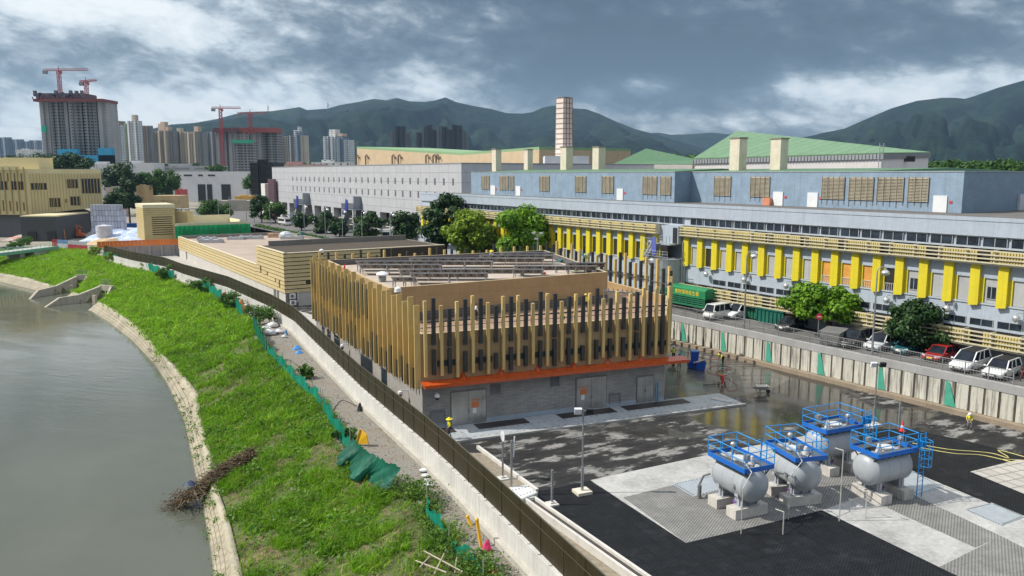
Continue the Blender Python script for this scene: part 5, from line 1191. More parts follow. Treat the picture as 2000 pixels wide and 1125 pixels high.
# small excavator
p = at(156, 464, 0); t = thing('excavator', 'small orange red excavator with raised arm beside the charcoal annex', 'excavator', (p.x, p.y, 0)); exm = plain('digger_orange', (.55, .13, .04), .45)
mb = MB(); mb.box(p.x - 1.2, p.x + 1.4, p.y - 1, p.y - .5, -.2, .5); mb.box(p.x - 1.2, p.x + 1.4, p.y + .5, p.y + 1, -.2, .5); mb.build('track', dark, t)
mb = MB(); mb.box(p.x - .8, p.x + 1.4, p.y - .9, p.y + .9, .55, 1.5); mb.box(p.x - .7, p.x + .4, p.y - .8, p.y + .1, 1.5, 2.7); mb.build('body', exm, t)
mb = MB(); mb.beam((p.x - .6, p.y + .4, 1.3), (p.x - 1.5, p.y + .4, 4.2), .35); mb.beam((p.x - 1.5, p.y + .4, 4.2), (p.x - 4.2, p.y + .4, 4.9), .3); mb.beam((p.x - 1.4, p.y + .4, 4.2), (p.x + .9, p.y + .4, 3.2), .25); mb.build('arm', exm, t)
# bridge
p0, p1 = at(0, 496, .6), at(114, 482, .6); d_ = (p1 - p0).normalized(); p0 = p0 - d_ * 40; f = Fr(p0.to_2d(), d_.to_2d(), True); L_ = (p1 - p0).length
t = thing('footbridge', 'green edged concrete bridge over the side channel at the left edge', 'bridge', tuple(p0)); gredge = plain('bridge_green', (.16, .40, .30), .6, .1)
mb = MB(); mb.box(0, L_, -5, -.01, .0, .7, f); mb.box(L_ - 9, L_, -5, -.05, -4.6, -.001, f); mb.build('deck', plain('bridge_concrete', (.46, .45, .42), .8, .12, .6, streak=.3), t)
mb = MB(); mb.box(0, L_, .0, .2, .05, .85, f); mb.build('edge_beam', gredge, t)
mb = MB(); mb.rail(f, 0, L_, -.15, .7, 1.9, 1.6, .03, 4); mb.build('railing', plain('rail_green', (.20, .48, .34), .5), t)
mb = MB(); mb.box(L_ - 13.5, L_ - 12, -4.5, -.3, -4.6, -.002, f); mb.build('pier', plain('bridge_pier', (.40, .38, .34), .8, .15, .6, streak=.4), t)
# concrete outfalls
ofc = plain('outfall_concrete', (.42, .38, .31), .85, .2, .5, streak=.5, bmp=.2)
for k_, (m, d, hw, L_) in enumerate(OUT):
    f = Fr(m, d); t = thing('outfall', ('farther' if k_ == 0 else 'nearer') + ' concrete storm outfall cut into the grass bank', 'outfall', (m.x, m.y, -4.6), 'concrete outfalls in the bank')
    for sd in (-1, 1):
        mb = MB()
        for a0, a1, z0, z1 in ((-3.2, 0, -4.55, -3.2), (0, L_ * .45, -3.2, -2.9), (L_ * .45, L_, -2.9, -1.5)):
            w_0, w_1 = [hw * (1 - .78 * max(0, q) / L_) for q in (a0, a1)]; (p0_, p1_), (q0_, q1_) = [((w_, w_ + .5) if sd > 0 else (-w_ - .5, -w_)) for w_ in (w_0, w_1)]
            mb.add([f(a0, p0_, -5.4), f(a1, q0_, -5.4), f(a1, q1_, -5.4), f(a0, p1_, -5.4), f(a0, p0_, z0), f(a1, q0_, z1), f(a1, q1_, z1), f(a0, p1_, z0)], [(0, 1, 2, 3), (4, 7, 6, 5), (0, 4, 5, 1), (3, 2, 6, 7), (0, 3, 7, 4), (1, 5, 6, 2)])
        mb.build('wing_wall', ofc, t)
    hw = hw * .24; mb = MB(); mb.box(L_, L_ + .6, -hw - .5, hw + .5, -5.4, -1.3, f); mb.box(L_ * .5, L_ * .5 + .5, -.35, .35, -5.4, -2.9, f); hd = mb.build('headwall', ofc, t)
    mb = MB()
    for q in (-1, 1): mb.box(L_ - .04, L_ - .003, q * hw * .5 - hw * .4, q * hw * .5 + hw * .4, -5, -2.4, f)
    mb.build('culvert_mouth', deep, hd)
    mb = MB(); mb.rail(f, L_ + .3, L_ + .31, 0, -1.3, -.3, 1, .03, 3)
    for q in np.linspace(-hw, hw, 7): mb.beam(f(L_ + .3, q, -1.3), f(L_ + .3, q, -.2), .06)
    for z in (-.2, -.7): mb.beam(f(L_ + .3, -hw, z), f(L_ + .3, hw, z), .06)
    mb.build('railing', railm, t)
# ================================================================ hills
def hill(name, prof, D, base_px, depth, mat, rough_, seed, back_drop=.3):
    """ridge line as the photo shows it, at distance D; spurs run down towards the viewer"""
    xs = np.array([p[0] for p in prof], float); ysr = np.array([p[1] for p in prof], float)
    nx = 420; X = np.linspace(xs[0], xs[-1], nx); Yr = np.interp(X, xs, ysr); nt_ = 46
    T = np.concatenate([np.linspace(0, 1, 60), np.linspace(1.06, 1.6, 10)]); V = np.zeros((nx, len(T), 3))
    for i, x in enumerate(X):
        top = aty(x, Yr[i], D); u = Vector((top.x, top.y)); dr = u.normalized()
        t = T; dist = u.length - depth * (1 - t); X_ = dr.x * dist; Y_ = dr.y * dist
        h = np.where(t <= 1, t ** .8 * (1 + .0 * t), 1 - (t - 1) * 1.2); H_ = (top.z - 3) * np.clip(h, 0, 2) + 3
        sp = (fbm(X_ * 1.0 + seed, Y_ * .35, depth * .22, 5) - .5) * rough_ * (top.z - 3) * np.sin(np.pi * np.clip(t, 0, 1)) * 1.6
        xs_ = (x - 1000) / 1556 * D; gul = 1 - np.abs(2 * fbm(xs_ + seed + depth * .05 * np.sin(t * 4 + xs_ / D * 9), t * depth * .55, D * .05, 3) - 1); sp = sp * .6 - gul ** 3 * .30 * (top.z - 3) * np.sin(np.pi * np.clip(t, 0, 1)) ** .8
        sp = np.where(t < 1, np.minimum(sp, (top.z - HC) / u.length * dist * (.72 + .27 * t) + HC - H_), sp)
        V[i, :, 0] = X_; V[i, :, 1] = Y_; V[i, :, 2] = H_ + sp
    o = fastmesh(name, V.reshape(-1, 3), grid_faces(nx, len(T)), mat, smooth=True); structure(o); return o
mh, nt, b_ = nodes('hill_forest_shaded')
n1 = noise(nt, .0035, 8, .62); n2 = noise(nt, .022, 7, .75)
nt.links.new(mixc(nt, .6, ramp(nt, n1, [(.35, (.002, .010, .011)), (.52, (.005, .019, .016)), (.68, (.034, .056, .022))]), ramp(nt, n2, [(.42, (.002, .008, .009)), (.62, (.018, .038, .020))])), b_.inputs['Base Color'])  # forest greens darkened in the colour itself to stand in for cloud shadow
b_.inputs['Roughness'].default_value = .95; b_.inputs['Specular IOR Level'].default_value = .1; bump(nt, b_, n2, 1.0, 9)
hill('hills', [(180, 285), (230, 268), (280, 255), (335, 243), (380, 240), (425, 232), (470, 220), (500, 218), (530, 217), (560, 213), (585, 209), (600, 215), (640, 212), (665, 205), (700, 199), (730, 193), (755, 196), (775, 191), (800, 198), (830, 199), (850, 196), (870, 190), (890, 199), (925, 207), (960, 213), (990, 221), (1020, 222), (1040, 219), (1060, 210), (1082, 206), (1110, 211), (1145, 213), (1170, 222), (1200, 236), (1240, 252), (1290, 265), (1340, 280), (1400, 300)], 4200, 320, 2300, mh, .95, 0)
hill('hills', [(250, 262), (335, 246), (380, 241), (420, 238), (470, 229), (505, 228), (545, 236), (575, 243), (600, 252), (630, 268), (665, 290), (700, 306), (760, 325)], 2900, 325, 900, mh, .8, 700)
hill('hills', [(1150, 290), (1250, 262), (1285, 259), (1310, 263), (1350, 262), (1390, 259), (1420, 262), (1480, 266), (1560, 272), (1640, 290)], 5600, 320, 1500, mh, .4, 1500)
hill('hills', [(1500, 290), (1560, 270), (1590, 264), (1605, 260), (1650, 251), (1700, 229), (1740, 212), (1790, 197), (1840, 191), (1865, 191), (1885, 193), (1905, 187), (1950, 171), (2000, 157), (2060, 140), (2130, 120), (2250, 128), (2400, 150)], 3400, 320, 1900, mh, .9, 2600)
# masts on the ridge
for x, y0, y1, lb in ((641, 213, 199, 'small lattice mast on the ridge left of the highest hump'), (524, 217, 205, 'thin lattice mast on the ridge above the red cranes')):
    p = aty(x, y0 + 3, 4150); mb = MB(); h = zat(p, y1) - p.z
    for s_ in (-1, 1): mb.beam(p + Vector((s_ * 6, 0, -8)), p + Vector((0, 0, h)), 1.6)
    for q in (.5, .7): mb.beam(p + Vector((-7 * (1.2 - q), 0, h * q)), p + Vector((7 * (1.2 - q), 0, h * q)), 1.2)
    tag(mb.build('mast', plain('mast_grey', (.2, .22, .24), .6)), lb, 'mast', 'masts on the ridge')

# ================================================================ towers
def facade(name, wallc_, glc, fw, fh, gw=.55, gh=.5, var=.1):
    if name in MATS: return MATS[name]
    m, nt, b = nodes(name); g = N(nt, 'ShaderNodeNewGeometry'); sp = N(nt, 'ShaderNodeSeparateXYZ'); nt.links.new(g.outputs['Position'], sp.inputs[0])
    u = math_(nt, 'ADD', sp.outputs[0], math_(nt, 'MULTIPLY', sp.outputs[1], .83))
    fu = math_(nt, 'FRACT', math_(nt, 'DIVIDE', u, fw)); fv = math_(nt, 'FRACT', math_(nt, 'DIVIDE', sp.outputs[2], fh))
    m1 = math_(nt, 'MULTIPLY', math_(nt, 'LESS_THAN', fu, gw), math_(nt, 'LESS_THAN', fv, gh))
    col = mixc(nt, m1, wallc_, glc); col = mixc(nt, 1, col, ramp(nt, noise(nt, .05, 4), [(.3, 1 - var * 2), (.7, 1.0)]), 'MULTIPLY')
    nt.links.new(col, b.inputs['Base Color']); b.inputs['Roughness'].default_value = .7; MATS[name] = m; return m
def plan(x0, x1, y, d, bays, notch):
    """a floor plan with bays that step in and out along the front"""
    P = []; w_ = (x1 - x0) / bays
    for i in range(bays):
        o = 0 if i % 2 == 0 else notch; P += [(x0 + i * w_, y + o), (x0 + (i + 1) * w_, y + o)]
    return P + [(x1, y + d), (x0, y + d)]
def tower(px0, px1, pyt, Y, mats, lb, bays=5, notch=2.5, d=22, crown=None, grp_='towers in the distance', name='tower_block', steps=None, rz=0):
    a, b2 = aty(px0, pyt, Y), aty(px1, pyt, Y); zt = a.z
    mid = ((a.x + b2.x) / 2, Y, 3); t = thing(name, lb, 'tower', mid, grp_); w0 = b2.x - a.x; tr_ = 0 if 'unfinished' in lb or 'raw' in lb or 'black' in lb else (R(-20) if w0 > 16 else R(-12)); d = min(d, w0 * .5); k_ = (w0 - d * math.sin(-tr_)) / math.cos(tr_) / w0; a.x, b2.x = mid[0] - w0 * k_ / 2, mid[0] + w0 * k_ / 2
    if len(mats) == 1 or not isinstance(mats, list):
        mb = MB(); mb.prism(plan(a.x, b2.x, Y, d, bays, notch), -.2, zt); mb.build('shaft', mats if not isinstance(mats, list) else mats[0], t)
    else:
        n = len(mats); w_ = (b2.x - a.x) / n
        for i, m in enumerate(mats):
            dz = steps[i] if steps else 0; mb = MB(); mb.prism(plan(a.x + i * w_, a.x + (i + 1) * w_ - .05, Y + (i % 2) * notch, d, 2, notch * .7), -.2, zt + dz); mb.build('shaft', m, t)
    if crown:
        for (c0, c1, ch, cm) in crown:
            mb = MB(); x0, x1 = a.x + (b2.x - a.x) * c0, a.x + (b2.x - a.x) * c1; mb.box(x0, x1, Y + d * .2, Y + d * .8, zt + .01, zt + ch); mb.build('roof_house', cm, t)
    t.rotation_euler = (0, 0, tr_); return t, a, b2
cgrey = facade('tower_raw', (.30, .30, .305), (.06, .065, .07), 6.2, 3.0, .35, .45); cgrey2 = facade('tower_raw2', (.36, .36, .365), (.22, .22, .23), 9, 3.0, .2, .3)
craw = facade('tower_open', (.26, .26, .26), (.03, .032, .035), 4.2, 3.0, .7, .5); wht = facade('tower_white', (.70, .70, .68), (.18, .2, .22), 5, 3.0, .3, .45); wht2 = facade('tower_white2', (.64, .66, .67), (.16, .2, .24), 4, 3.0, .5, .45)
brn = facade('tower_brown', (.34, .24, .15), (.16, .12, .09), 5, 3.0, .3, .4); bge = facade('tower_beige', (.46, .40, .31), (.12, .12, .13), 3.6, 2.9, .5, .45); bge2 = facade('tower_beige2', (.54, .48, .38), (.16, .15, .15), 5, 2.9, .3, .5); gry = facade('tower_grey', (.30, .29, .28), (.10, .11, .12), 3.4, 2.9, .5, .5)
grnt = facade('tower_green', (.40, .50, .28), (.2, .25, .18), 5, 3, .3, .4); blk = facade('tower_black', (.014, .017, .022), (.006, .007, .009), 7, 3.2, .55, .5); blk2 = facade('tower_black_strip', (.10, .105, .11), (.04, .04, .045), 8, 3.2, .2, .5); blu = facade('tower_blue', (.20, .26, .33), (.10, .14, .2), 4, 3, .5, .5)
redst = plain('crane_red', (.42, .055, .06), .5, .15); scaf = plain('scaffold_dark', (.14, .055, .05), .8, .3, .2); ylr = plain('tank_room', (.48, .36, .27), .8)
# construction tower
t, a, b2 = tower(76, 204, 198, 820, [cgrey2, cgrey, craw, cgrey2, cgrey, craw, craw, cgrey, cgrey2], 'unfinished grey concrete tower topped by a red working deck and two red cranes', bays=4, notch=4, d=26)
mb = MB(); zt = a.z; mb.box(a.x - 3, b2.x + 1, 815, 846, zt - .5, zt + 2.2); 
for i in range(16): q = a.x - 3 + (b2.x - a.x) * i / 15.5; mb.box(q, q + .6, 813.5, 814.5, zt + 2, zt + 3.4 + 2 * rnd.random())
mb.build('working_deck', plain('deck_red', (.20, .05, .045), .8, .3, .2), t)
mb = MB(); mb.box(a.x - 2, a.x + 46, 819, 844, zt + 2.21, zt + 8)
for i in range(20): q = a.x - 3 + 50 * rnd.random(); mb.box(q, q + 2.4, 816, 818.9, zt + 2.3 + rnd.random() * 3, zt + 6 + rnd.random() * 4.5)
mb.build('formwork', plain('formwork', (.13, .10, .12), .8, .5, .15), t)
mb = MB(); q = aty(85, 247, 813); mb.box(q.x - 3, q.x + 1.5, 814, 816, q.z - 5.5, q.z + 1); mb.build('green_sheet', plain('sheet_teal', (.02, .40, .26), .6), t)
mb = MB(); q0, q1 = aty(112, 306, 806), aty(219, 306, 806); mb.box(q0.x, q1.x, 806, 812, 3, aty(0, 303, 806).z); mb.box(q0.x, q0.x + 20, 806, 812, 3, aty(0, 291, 806).z); mb.box(q1.x - 14, q1.x, 806, 812, 3, aty(0, 289, 806).z); mb.build('blue_screen', plain('blue_screen', (.02, .30, .52), .6, .2, .05), t)
def crane(pxm, pyb, pyt, Y, pl, pr, tilt, lb, grp_):
    p = aty(pxm, pyb, Y); zt = zat(p, pyt); w_ = 2.6; t = thing('tower_crane', lb, 'crane', (p.x, p.y, p.z), grp_); mb = MB()
    for sx, sy in ((-1, -1), (1, -1), (1, 1), (-1, 1)): mb.beam((p.x + sx * w_ / 2, Y + sy * w_ / 2, p.z), (p.x + sx * w_ / 2, Y + sy * w_ / 2, zt), .55)
    n = max(3, int((zt - p.z) / 3.4))
    for i in range(n):
        z0, z1 = p.z + (zt - p.z) * i / n, p.z + (zt - p.z) * (i + 1) / n
        mb.beam((p.x - w_ / 2, Y - w_ / 2, z0), (p.x + w_ / 2, Y - w_ / 2, z1), .4); mb.beam((p.x + w_ / 2, Y + w_ / 2, z0), (p.x - w_ / 2, Y + w_ / 2, z1), .4)
    mb.build('mast', redst, t)
    l, r = aty(pl, pyt, Y).x, aty(pr, pyt, Y).x; mb = MB(); dz = tilt * (r - l); zl = zt - dz * (p.x - l) / (r - l); zr = zl + dz
    for dy, dz2 in ((-.9, 0), (.9, 0), (0, 1.8)): mb.beam((l, Y + dy, zl + dz2), (r, Y + dy, zr + dz2), .5)
    n = 26
    for i in range(n): u, v = i / n, (i + 1) / n; mb.beam((l + (r - l) * u, Y, zl + dz * u), (l + (r - l) * v, Y, zl + dz * v + 1.8 * (1 - v * .5)), .32)
    mb.build('jib', plain('jib_red', (.44, .14, .13), .5), t); mb = MB(); mb.box(l, l + 4, Y - 1.4, Y + 1.4, zl - 3, zl); mb.build('counterweight', plain('cw_grey', (.25, .25, .27), .8), t)
    mb = MB(); mb.box(p.x + 1.4, p.x + 3.4, Y - 2, Y, zt - 3.2, zt - .6); mb.beam((p.x, Y, zt), (p.x, Y, zt + 4.5), .5); mb.build('cab', redst, t)
crane(118, 185, 138, 826, 84, 172, .012, 'taller red crane standing on the unfinished tower at the left', 'red tower cranes'); crane(170, 190, 160, 826, 155, 189, .10, 'shorter red crane on the right end of the unfinished left tower', 'red tower cranes')
tower(196, 226, 246, 1250, [gry, bge, gry], 'grey beige tower seen in the gap right of the unfinished tower', notch=3); tower(270, 300, 262, 1350, [bge, gry, bge], 'beige tower standing behind the brown round cornered one', notch=3); tower(382, 412, 264, 1350, [gry, bge, gry], 'grey tower standing behind the end of the long row', notch=3)
# row of towers to its right
tower(199, 232, 228, 980, [wht, bge2, wht, wht2], 'white tower right behind the unfinished one', notch=3, crown=[(.1, .4, 5, wht)], steps=[0, -2, -6, -9])
tower(221, 246, 236, 1010, [brn, brn, gry, grnt], 'brown and green striped tower between two white ones', notch=3, steps=[0, 0, -4, -3])
tower(243, 271, 236, 960, [wht2, wht, wht2], 'white tower right of the brown and green one', notch=3, crown=[(.4, .75, 7, bge2)])
tower(269, 291, 245, 1080, [brn, gry], 'brown round cornered tower right of the white pair', notch=3)
tower(289, 322, 256, 1130, [gry, bge, gry], 'grey beige tower, first of the long row', notch=4, crown=[(.55, .95, 10, ylr)])
tower(303, 336, 255, 1110, [bge, bge, bge2, gry], 'beige tower with a pink roof house in the long row', notch=4, crown=[(.15, .5, 12, ylr), (.55, .8, 5, ylr)])
tower(334, 365, 257, 1120, [gry, bge, bge, bge2], 'beige tower left of centre in the long row', notch=4, crown=[(.2, .5, 5, bge2)])
tower(360, 393, 257, 1100, [bge2, bge, bge, gry], 'beige tower with bright edges near the end of the long row', notch=4, crown=[(.5, .85, 7, ylr)])
tower(391, 422, 257, 1140, [gry, blu, gry], 'grey tower with a dark blue strip at the end of the long row', notch=4)
t, a, b2 = tower(421, 458, 259, 930, [cgrey2, cgrey, cgrey2], 'unfinished pale tower behind the tall red crane mast', notch=3)
mb = MB(); mb.box(a.x - 1, b2.x + 2, 925, 950, a.z + .01, a.z + 5); mb.build('working_deck', scaf, t)
t, a, b2 = tower(460, 540, 259, 945, [wht, wht2, cgrey2, craw, craw], 'wide unfinished tower with red deck and green netting line', notch=4)
mb = MB(); mb.box(a.x - 2, b2.x + 1, 940, 965, a.z + .01, a.z + 5.5); mb.build('working_deck', plain('deck_red2', (.30, .07, .055), .8, .3, .2), t)
t, a, b2 = tower(457, 494, 278, 900, [craw, craw], 'lower raw concrete block with a bright green net on top', notch=2)
mb = MB(); mb.box(a.x - 1, b2.x + 1, 897, 900, a.z - 1, a.z + 2.5); mb.build('green_net', plain('net_green', (.02, .36, .2), .6), t)
crane(436, 328, 212, 920, 413, 470, .0, 'taller red crane in front of the unfinished pale tower', 'red tower cranes'); crane(490, 262, 222, 938, 463, 523, .02, 'shorter red crane on top of the wide unfinished tower', 'red tower cranes')
tower(535, 549, 260, 1300, [wht2, gry], 'slim white tower right of the wide unfinished one', notch=4, grp_='slim white towers'); tower(547, 558, 266, 1320, [gry, bge], 'slim beige tower beside the slim white one', notch=4)
tower(560, 594, 264, 1250, [gry, wht2, blu, bge2], 'pale cream tower standing alone before the hill', notch=4, steps=[0, 8, 6, 0], crown=[(.6, .7, 13, wht2)])
tower(624, 680, 266, 1180, [wht2, blu, wht2, wht, blu, wht2], 'pair of joined white blue towers before the hill', notch=5, steps=[0, 6, 0, -4, -2, -5], crown=[(.22, .5, 10, wht), (.6, .82, 4, ylr)])
tower(762, 800, 252, 1500, [blk2, blk, blk, blk2], 'smaller pair of black towers before the hill', notch=5, steps=[-3, 6, 5, -6], grp_='black towers before the hill')
tower(813, 912, 252, 1500, [blk, blk2, blk, blk, blk2, blk, blk, blk, blk, blk2], 'wide row of joined black towers before the hill', notch=5, steps=[-6, 5, 7, -2, 6, 5, -1, 8, 7, -5], grp_='black towers before the hill')
for k_, (x0, x1, yt, lb) in enumerate(((-10, 16, 268, 'faint bluish tower at the far left edge'), (14, 40, 272, 'second faint bluish tower from the left edge'), (38, 58, 276, 'third faint bluish tower from the left edge'), (56, 76, 274, 'faint bluish tower just left of the unfinished tower'))): tower(x0, x1, yt, 1900, [blu, wht2, blu], lb, notch=5, grp_='faint towers at the left edge')
for x0, x1, yt, Y, m, lb, w2 in ((236, 300, 318, 640, plain('podium_white', (.56, .57, .58), .8, .1, .05), 'white low podium block behind the trees', 0), (292, 428, 324, 660, facade('podium', (.40, .41, .41), (.25, .26, .27), 16, 6, .75, .25), 'long grey podium with ribbon openings below the towers', 0), (160, 240, 320, 640, plain('podium_white', (.56, .57, .58), .8, .1, .05), 'pale low rooftops behind the dark trees', 0), (30, 70, 292, 1500, wht, 'white blocks between the faint towers', 0),
                                 (488, 534, 318, 430, blk, 'dark glass low block left of the white hall roof', 0), (533, 628, 321, 520, plain('pink_roof', (.48, .30, .28), .8, .3, .2), 'pinkish low rooftops above the white hall edge', 0), (608, 682, 317, 600, wht, 'white rooftop pergola block below the joined towers', 0)):
    a, b2 = aty(x0, yt, Y), aty(x1, yt, Y); mb = MB(); mb.prism(plan(a.x, b2.x, Y, 20, 3, 1.0), -.2, a.z); mb.cbox(((a.x * .6 + b2.x * .4), Y + 6, a.z), (b2.x - a.x) * .3, 6, 1.8)
    tag(mb.build('low_block', m), lb, 'building')
# white shed with dark doors
a, b2 = aty(336, 335, 600), aty(479, 336, 600); t = thing('white_shed', 'plain white shed with three dark doorways in the middle distance', 'building', ((a.x + b2.x) / 2, 600, 0))
mb = MB(); mb.box(a.x, b2.x, 600, 640, -.2, a.z); mb.build('wall', plain('shed_white', (.62, .62, .64), .7, .06, .1), t)
for x0, x1 in ((386, 402), (404, 415), (432, 451)): q0, q1 = aty(x0, 360, 599.9), aty(x1, 380, 599.9); mb = MB(); mb.box(q0.x, q1.x, 599.7, 599.98, 0, aty(0, 360, 600).z); mb.build('doorway', deep, t)
for x0, x1 in ((359, 375), (387, 396), (406, 420)): q0, q1 = aty(x0, 341, 599.9), aty(x1, 344, 599.9); mb = MB(); mb.box(q0.x, q1.x, 599.7, 599.98, q1.z, q0.z); mb.build('window', deep, t)
for x0, x1, yt, yb, Y, c, lb in ((297, 352, 382, 402, 330, (.52, .40, .22), 'tan block with grey window band left of the round green tree'), (265, 285, 362, 390, 420, (.50, .36, .18), 'small tan block behind the dark tree'), (341, 356, 370, 382, 520, (.45, .08, .08), 'small red shed at the left foot of the white shed'), (458, 490, 383, 392, 420, (.60, .36, .08), 'low orange shelter roof below the white shed'), (418, 500, 392, 400, 380, (.36, .33, .28), 'low grey tan sheds in front of the white shed'), (205, 235, 366, 384, 400, (.50, .42, .36), 'pale pinkish wall behind the dark tree')):
    p, q = aty(x0, yt, Y), aty(x1, yb, Y); mb = MB(); mb.prism(plan(p.x, q.x, Y, 9, 3, .4), -.2, p.z); mb.box(p.x, q.x, Y - .06, Y - .001, p.z - 1.9, p.z - 1.1) if lb.startswith('tan block') else mb.cbox(((p.x + q.x) / 2, Y + 3, p.z), (q.x - p.x) * .4, 3, .5)
    tag(mb.build('shed', plain('shed' + lb[:12], c, .75, .15, .4)), lb, 'shed')

# ================================================================ trees
bark = plain('bark', (.095, .075, .055), .95, .3, 2, bmp=.4)
lf_dark = leafmat('leaf_dark', (.010, .036, .010), (.045, .105, .022), .2); lf_mid = leafmat('leaf_mid', (.020, .065, .010), (.09, .19, .025), .28); lf_bright = leafmat('leaf_bright', (.05, .15, .008), (.25, .45, .022), .38); lf_olive = leafmat('leaf_olive', (.07, .15, .010), (.32, .45, .030), .34)
def tree(p, h, rx, rz, mat, lab, grp_=None, n=2600, ls=.35, name='tree', clumps=26, cz=None, seed=0, hollow=.35, trunk=.16, lean=(0, 0), ry=None):
    """tapered trunk with limbs; a crown of leaf clumps spread through an uneven volume"""
    g = np.random.default_rng(100 + seed); ry = ry or rx; cz = h - rz if cz is None else cz
    t = thing(name, lab, 'tree', tuple(p), grp_); P = Vector(p); mb = MB(); top = P + Vector((lean[0], lean[1], max(cz - rz * .2, h * .3)))
    mb.tube(P + Vector((0, 0, -.3)), P.lerp(top, .5), trunk * 1.25, 8, trunk); mb.tube(P.lerp(top, .5), top, trunk, 8, trunk * .7)
    cl = []
    for i in range(clumps):
        v = g.normal(size=3); v /= np.linalg.norm(v); r = g.uniform(hollow, 1) ** .5
        c = np.array([rx * v[0] * r, ry * v[1] * r, rz * v[2] * r]) * g.uniform(.85, 1.12); cl.append((c, g.uniform(.32, .52) * min(rx, rz * 1.25)))
    cen = np.array([P.x + lean[0], P.y + lean[1], P.z + cz])
    for c, r in cl[::3]:
        q = Vector(cen + c * .8); b0 = P.lerp(top, g.uniform(.6, 1)); mb.tube(b0, q, trunk * .5, 5, trunk * .15)
    mb.build('trunk', bark, t)
    Vs = []; wts = np.array([r ** 2 for _, r in cl]); wts = wts / wts.sum(); cnt = (wts * n).astype(int) + 3; Cc = []; Nn = []
    for (c, r), k_ in zip(cl, cnt):
        v = g.normal(size=(k_, 3)); v /= np.linalg.norm(v, axis=1)[:, None]; rr = r * g.uniform(.45, 1.08, k_)[:, None]; q = v * rr; q[:, 2] *= .72
        Cc.append(q + c + cen); Nn.append(v)
    Cc = np.concatenate(Cc); Nn = np.concatenate(Nn); V, F = leaves(Cc, ls, .35, Nn); fastmesh('crown', V, F, mat, t); return t
# roadside trees behind the buildings (street level)
def crown_at(x0, x1, yt, yb, Y): 
    a, b2 = aty(x0, yt, Y), aty(x1, yt, Y); zb = aty((x0 + x1) / 2, yb, Y).z; return (a.x + b2.x) / 2, (b2.x - a.x) / 2, a.z, zb
sd = 0
for x0, x1, yt, yb, Y, m, lb, n, ls in (
    (828, 912, 377, 490, 155, lf_dark, 'tall dark green tree in front of the far end of the yellow finned factory', 5200, .42),
    (762, 824, 408, 472, 186, lf_dark, 'round dark green tree left of the tallest dark roadside tree', 3600, .42),
    (875, 968, 412, 508, 146, lf_olive, 'yellow green bushy tree, left of the brightest pair behind the finned building', 8600, .34),
    (958, 1068, 402, 512, 132, lf_bright, 'bright green bushy tree, right of the pair behind the finned building', 10500, .34),
    (690, 748, 414, 468, 205, lf_dark, 'round dark tree right of the nearer outside stair', 2800, .42),
    (645, 680, 427, 460, 225, lf_dark, 'small round dark tree between two street lamps', 1500, .42),
    (609, 658, 411, 455, 238, lf_dark, 'round dark tree right of the farther outside stair', 2400, .45),
    (570, 606, 417, 445, 250, lf_dark, 'small round tree below the farther outside stair', 1400, .45),
    (516, 556, 390, 430, 285, lf_mid, 'green tree in front of the plum lattice screen', 1600, .5),
    (488, 530, 381, 426, 290, lf_dark, 'dark tree left of the plum lattice screen', 1800, .5)):
    sd += 1; cx_, r_, zt, zb = crown_at(x0, x1, yt, yb, Y); rz = (zt - zb) / 2
    tree((cx_, Y, ZS), zt - ZS, r_ * .92, rz * .95, m, lb, 'roadside trees', n, ls, seed=sd, cz=(zt + zb) / 2 - ZS, clumps=34 if n > 3000 else 22, trunk=.22)
for x0, x1, yt, yb, Y, m, lb, n, ls in (
    (392, 456, 388, 420, 300, lf_mid, 'round olive green tree behind the netted block', 2400, .5), (228, 268, 346, 402, 330, lf_dark, 'tall dark tree right of the yellow building', 2600, .6), (206, 240, 372, 404, 320, lf_dark, 'dark bushy tree beside the yellow building corner', 1500, .55),
    (200, 262, 318, 364, 420, lf_dark, 'wide dark tree behind the yellow building, left of the podium', 2400, .8), (264, 304, 332, 380, 430, lf_mid, 'mid green tree below the white podium block', 1600, .8), (300, 340, 330, 372, 440, lf_mid, 'green tree left of the white shed', 1500, .8), (478, 508, 338, 372, 520, lf_mid, 'green tree right of the white shed', 900, .9),
    (8, 70, 304, 345, 400, lf_dark, 'dark tree behind the yellow penthouse, far left', 2000, .8), (60, 118, 300, 342, 410, lf_dark, 'dark tree above the yellow building roof, second from left', 2000, .8), (108, 172, 300, 340, 400, lf_dark, 'dark tree above the yellow building roof, right of the middle', 2200, .8), (300, 345, 350, 372, 480, lf_mid, 'low green tree in front of the podium', 900, .8), (404, 440, 322, 336, 640, lf_mid, 'green tree top behind the white shed roof', 600, 1.0)):
    sd += 1; cx_, r_, zt, zb = crown_at(x0, x1, yt, yb, Y); rz = (zt - zb) / 2
    tree((cx_, Y, -.2), zt + .2, r_ * 1.2, rz * 1.15, m, lb, 'trees in the middle distance', int(n * 1.9), ls * .9, seed=sd, cz=(zt + zb) / 2 - rz * .15, clumps=34, trunk=.35, hollow=.1)
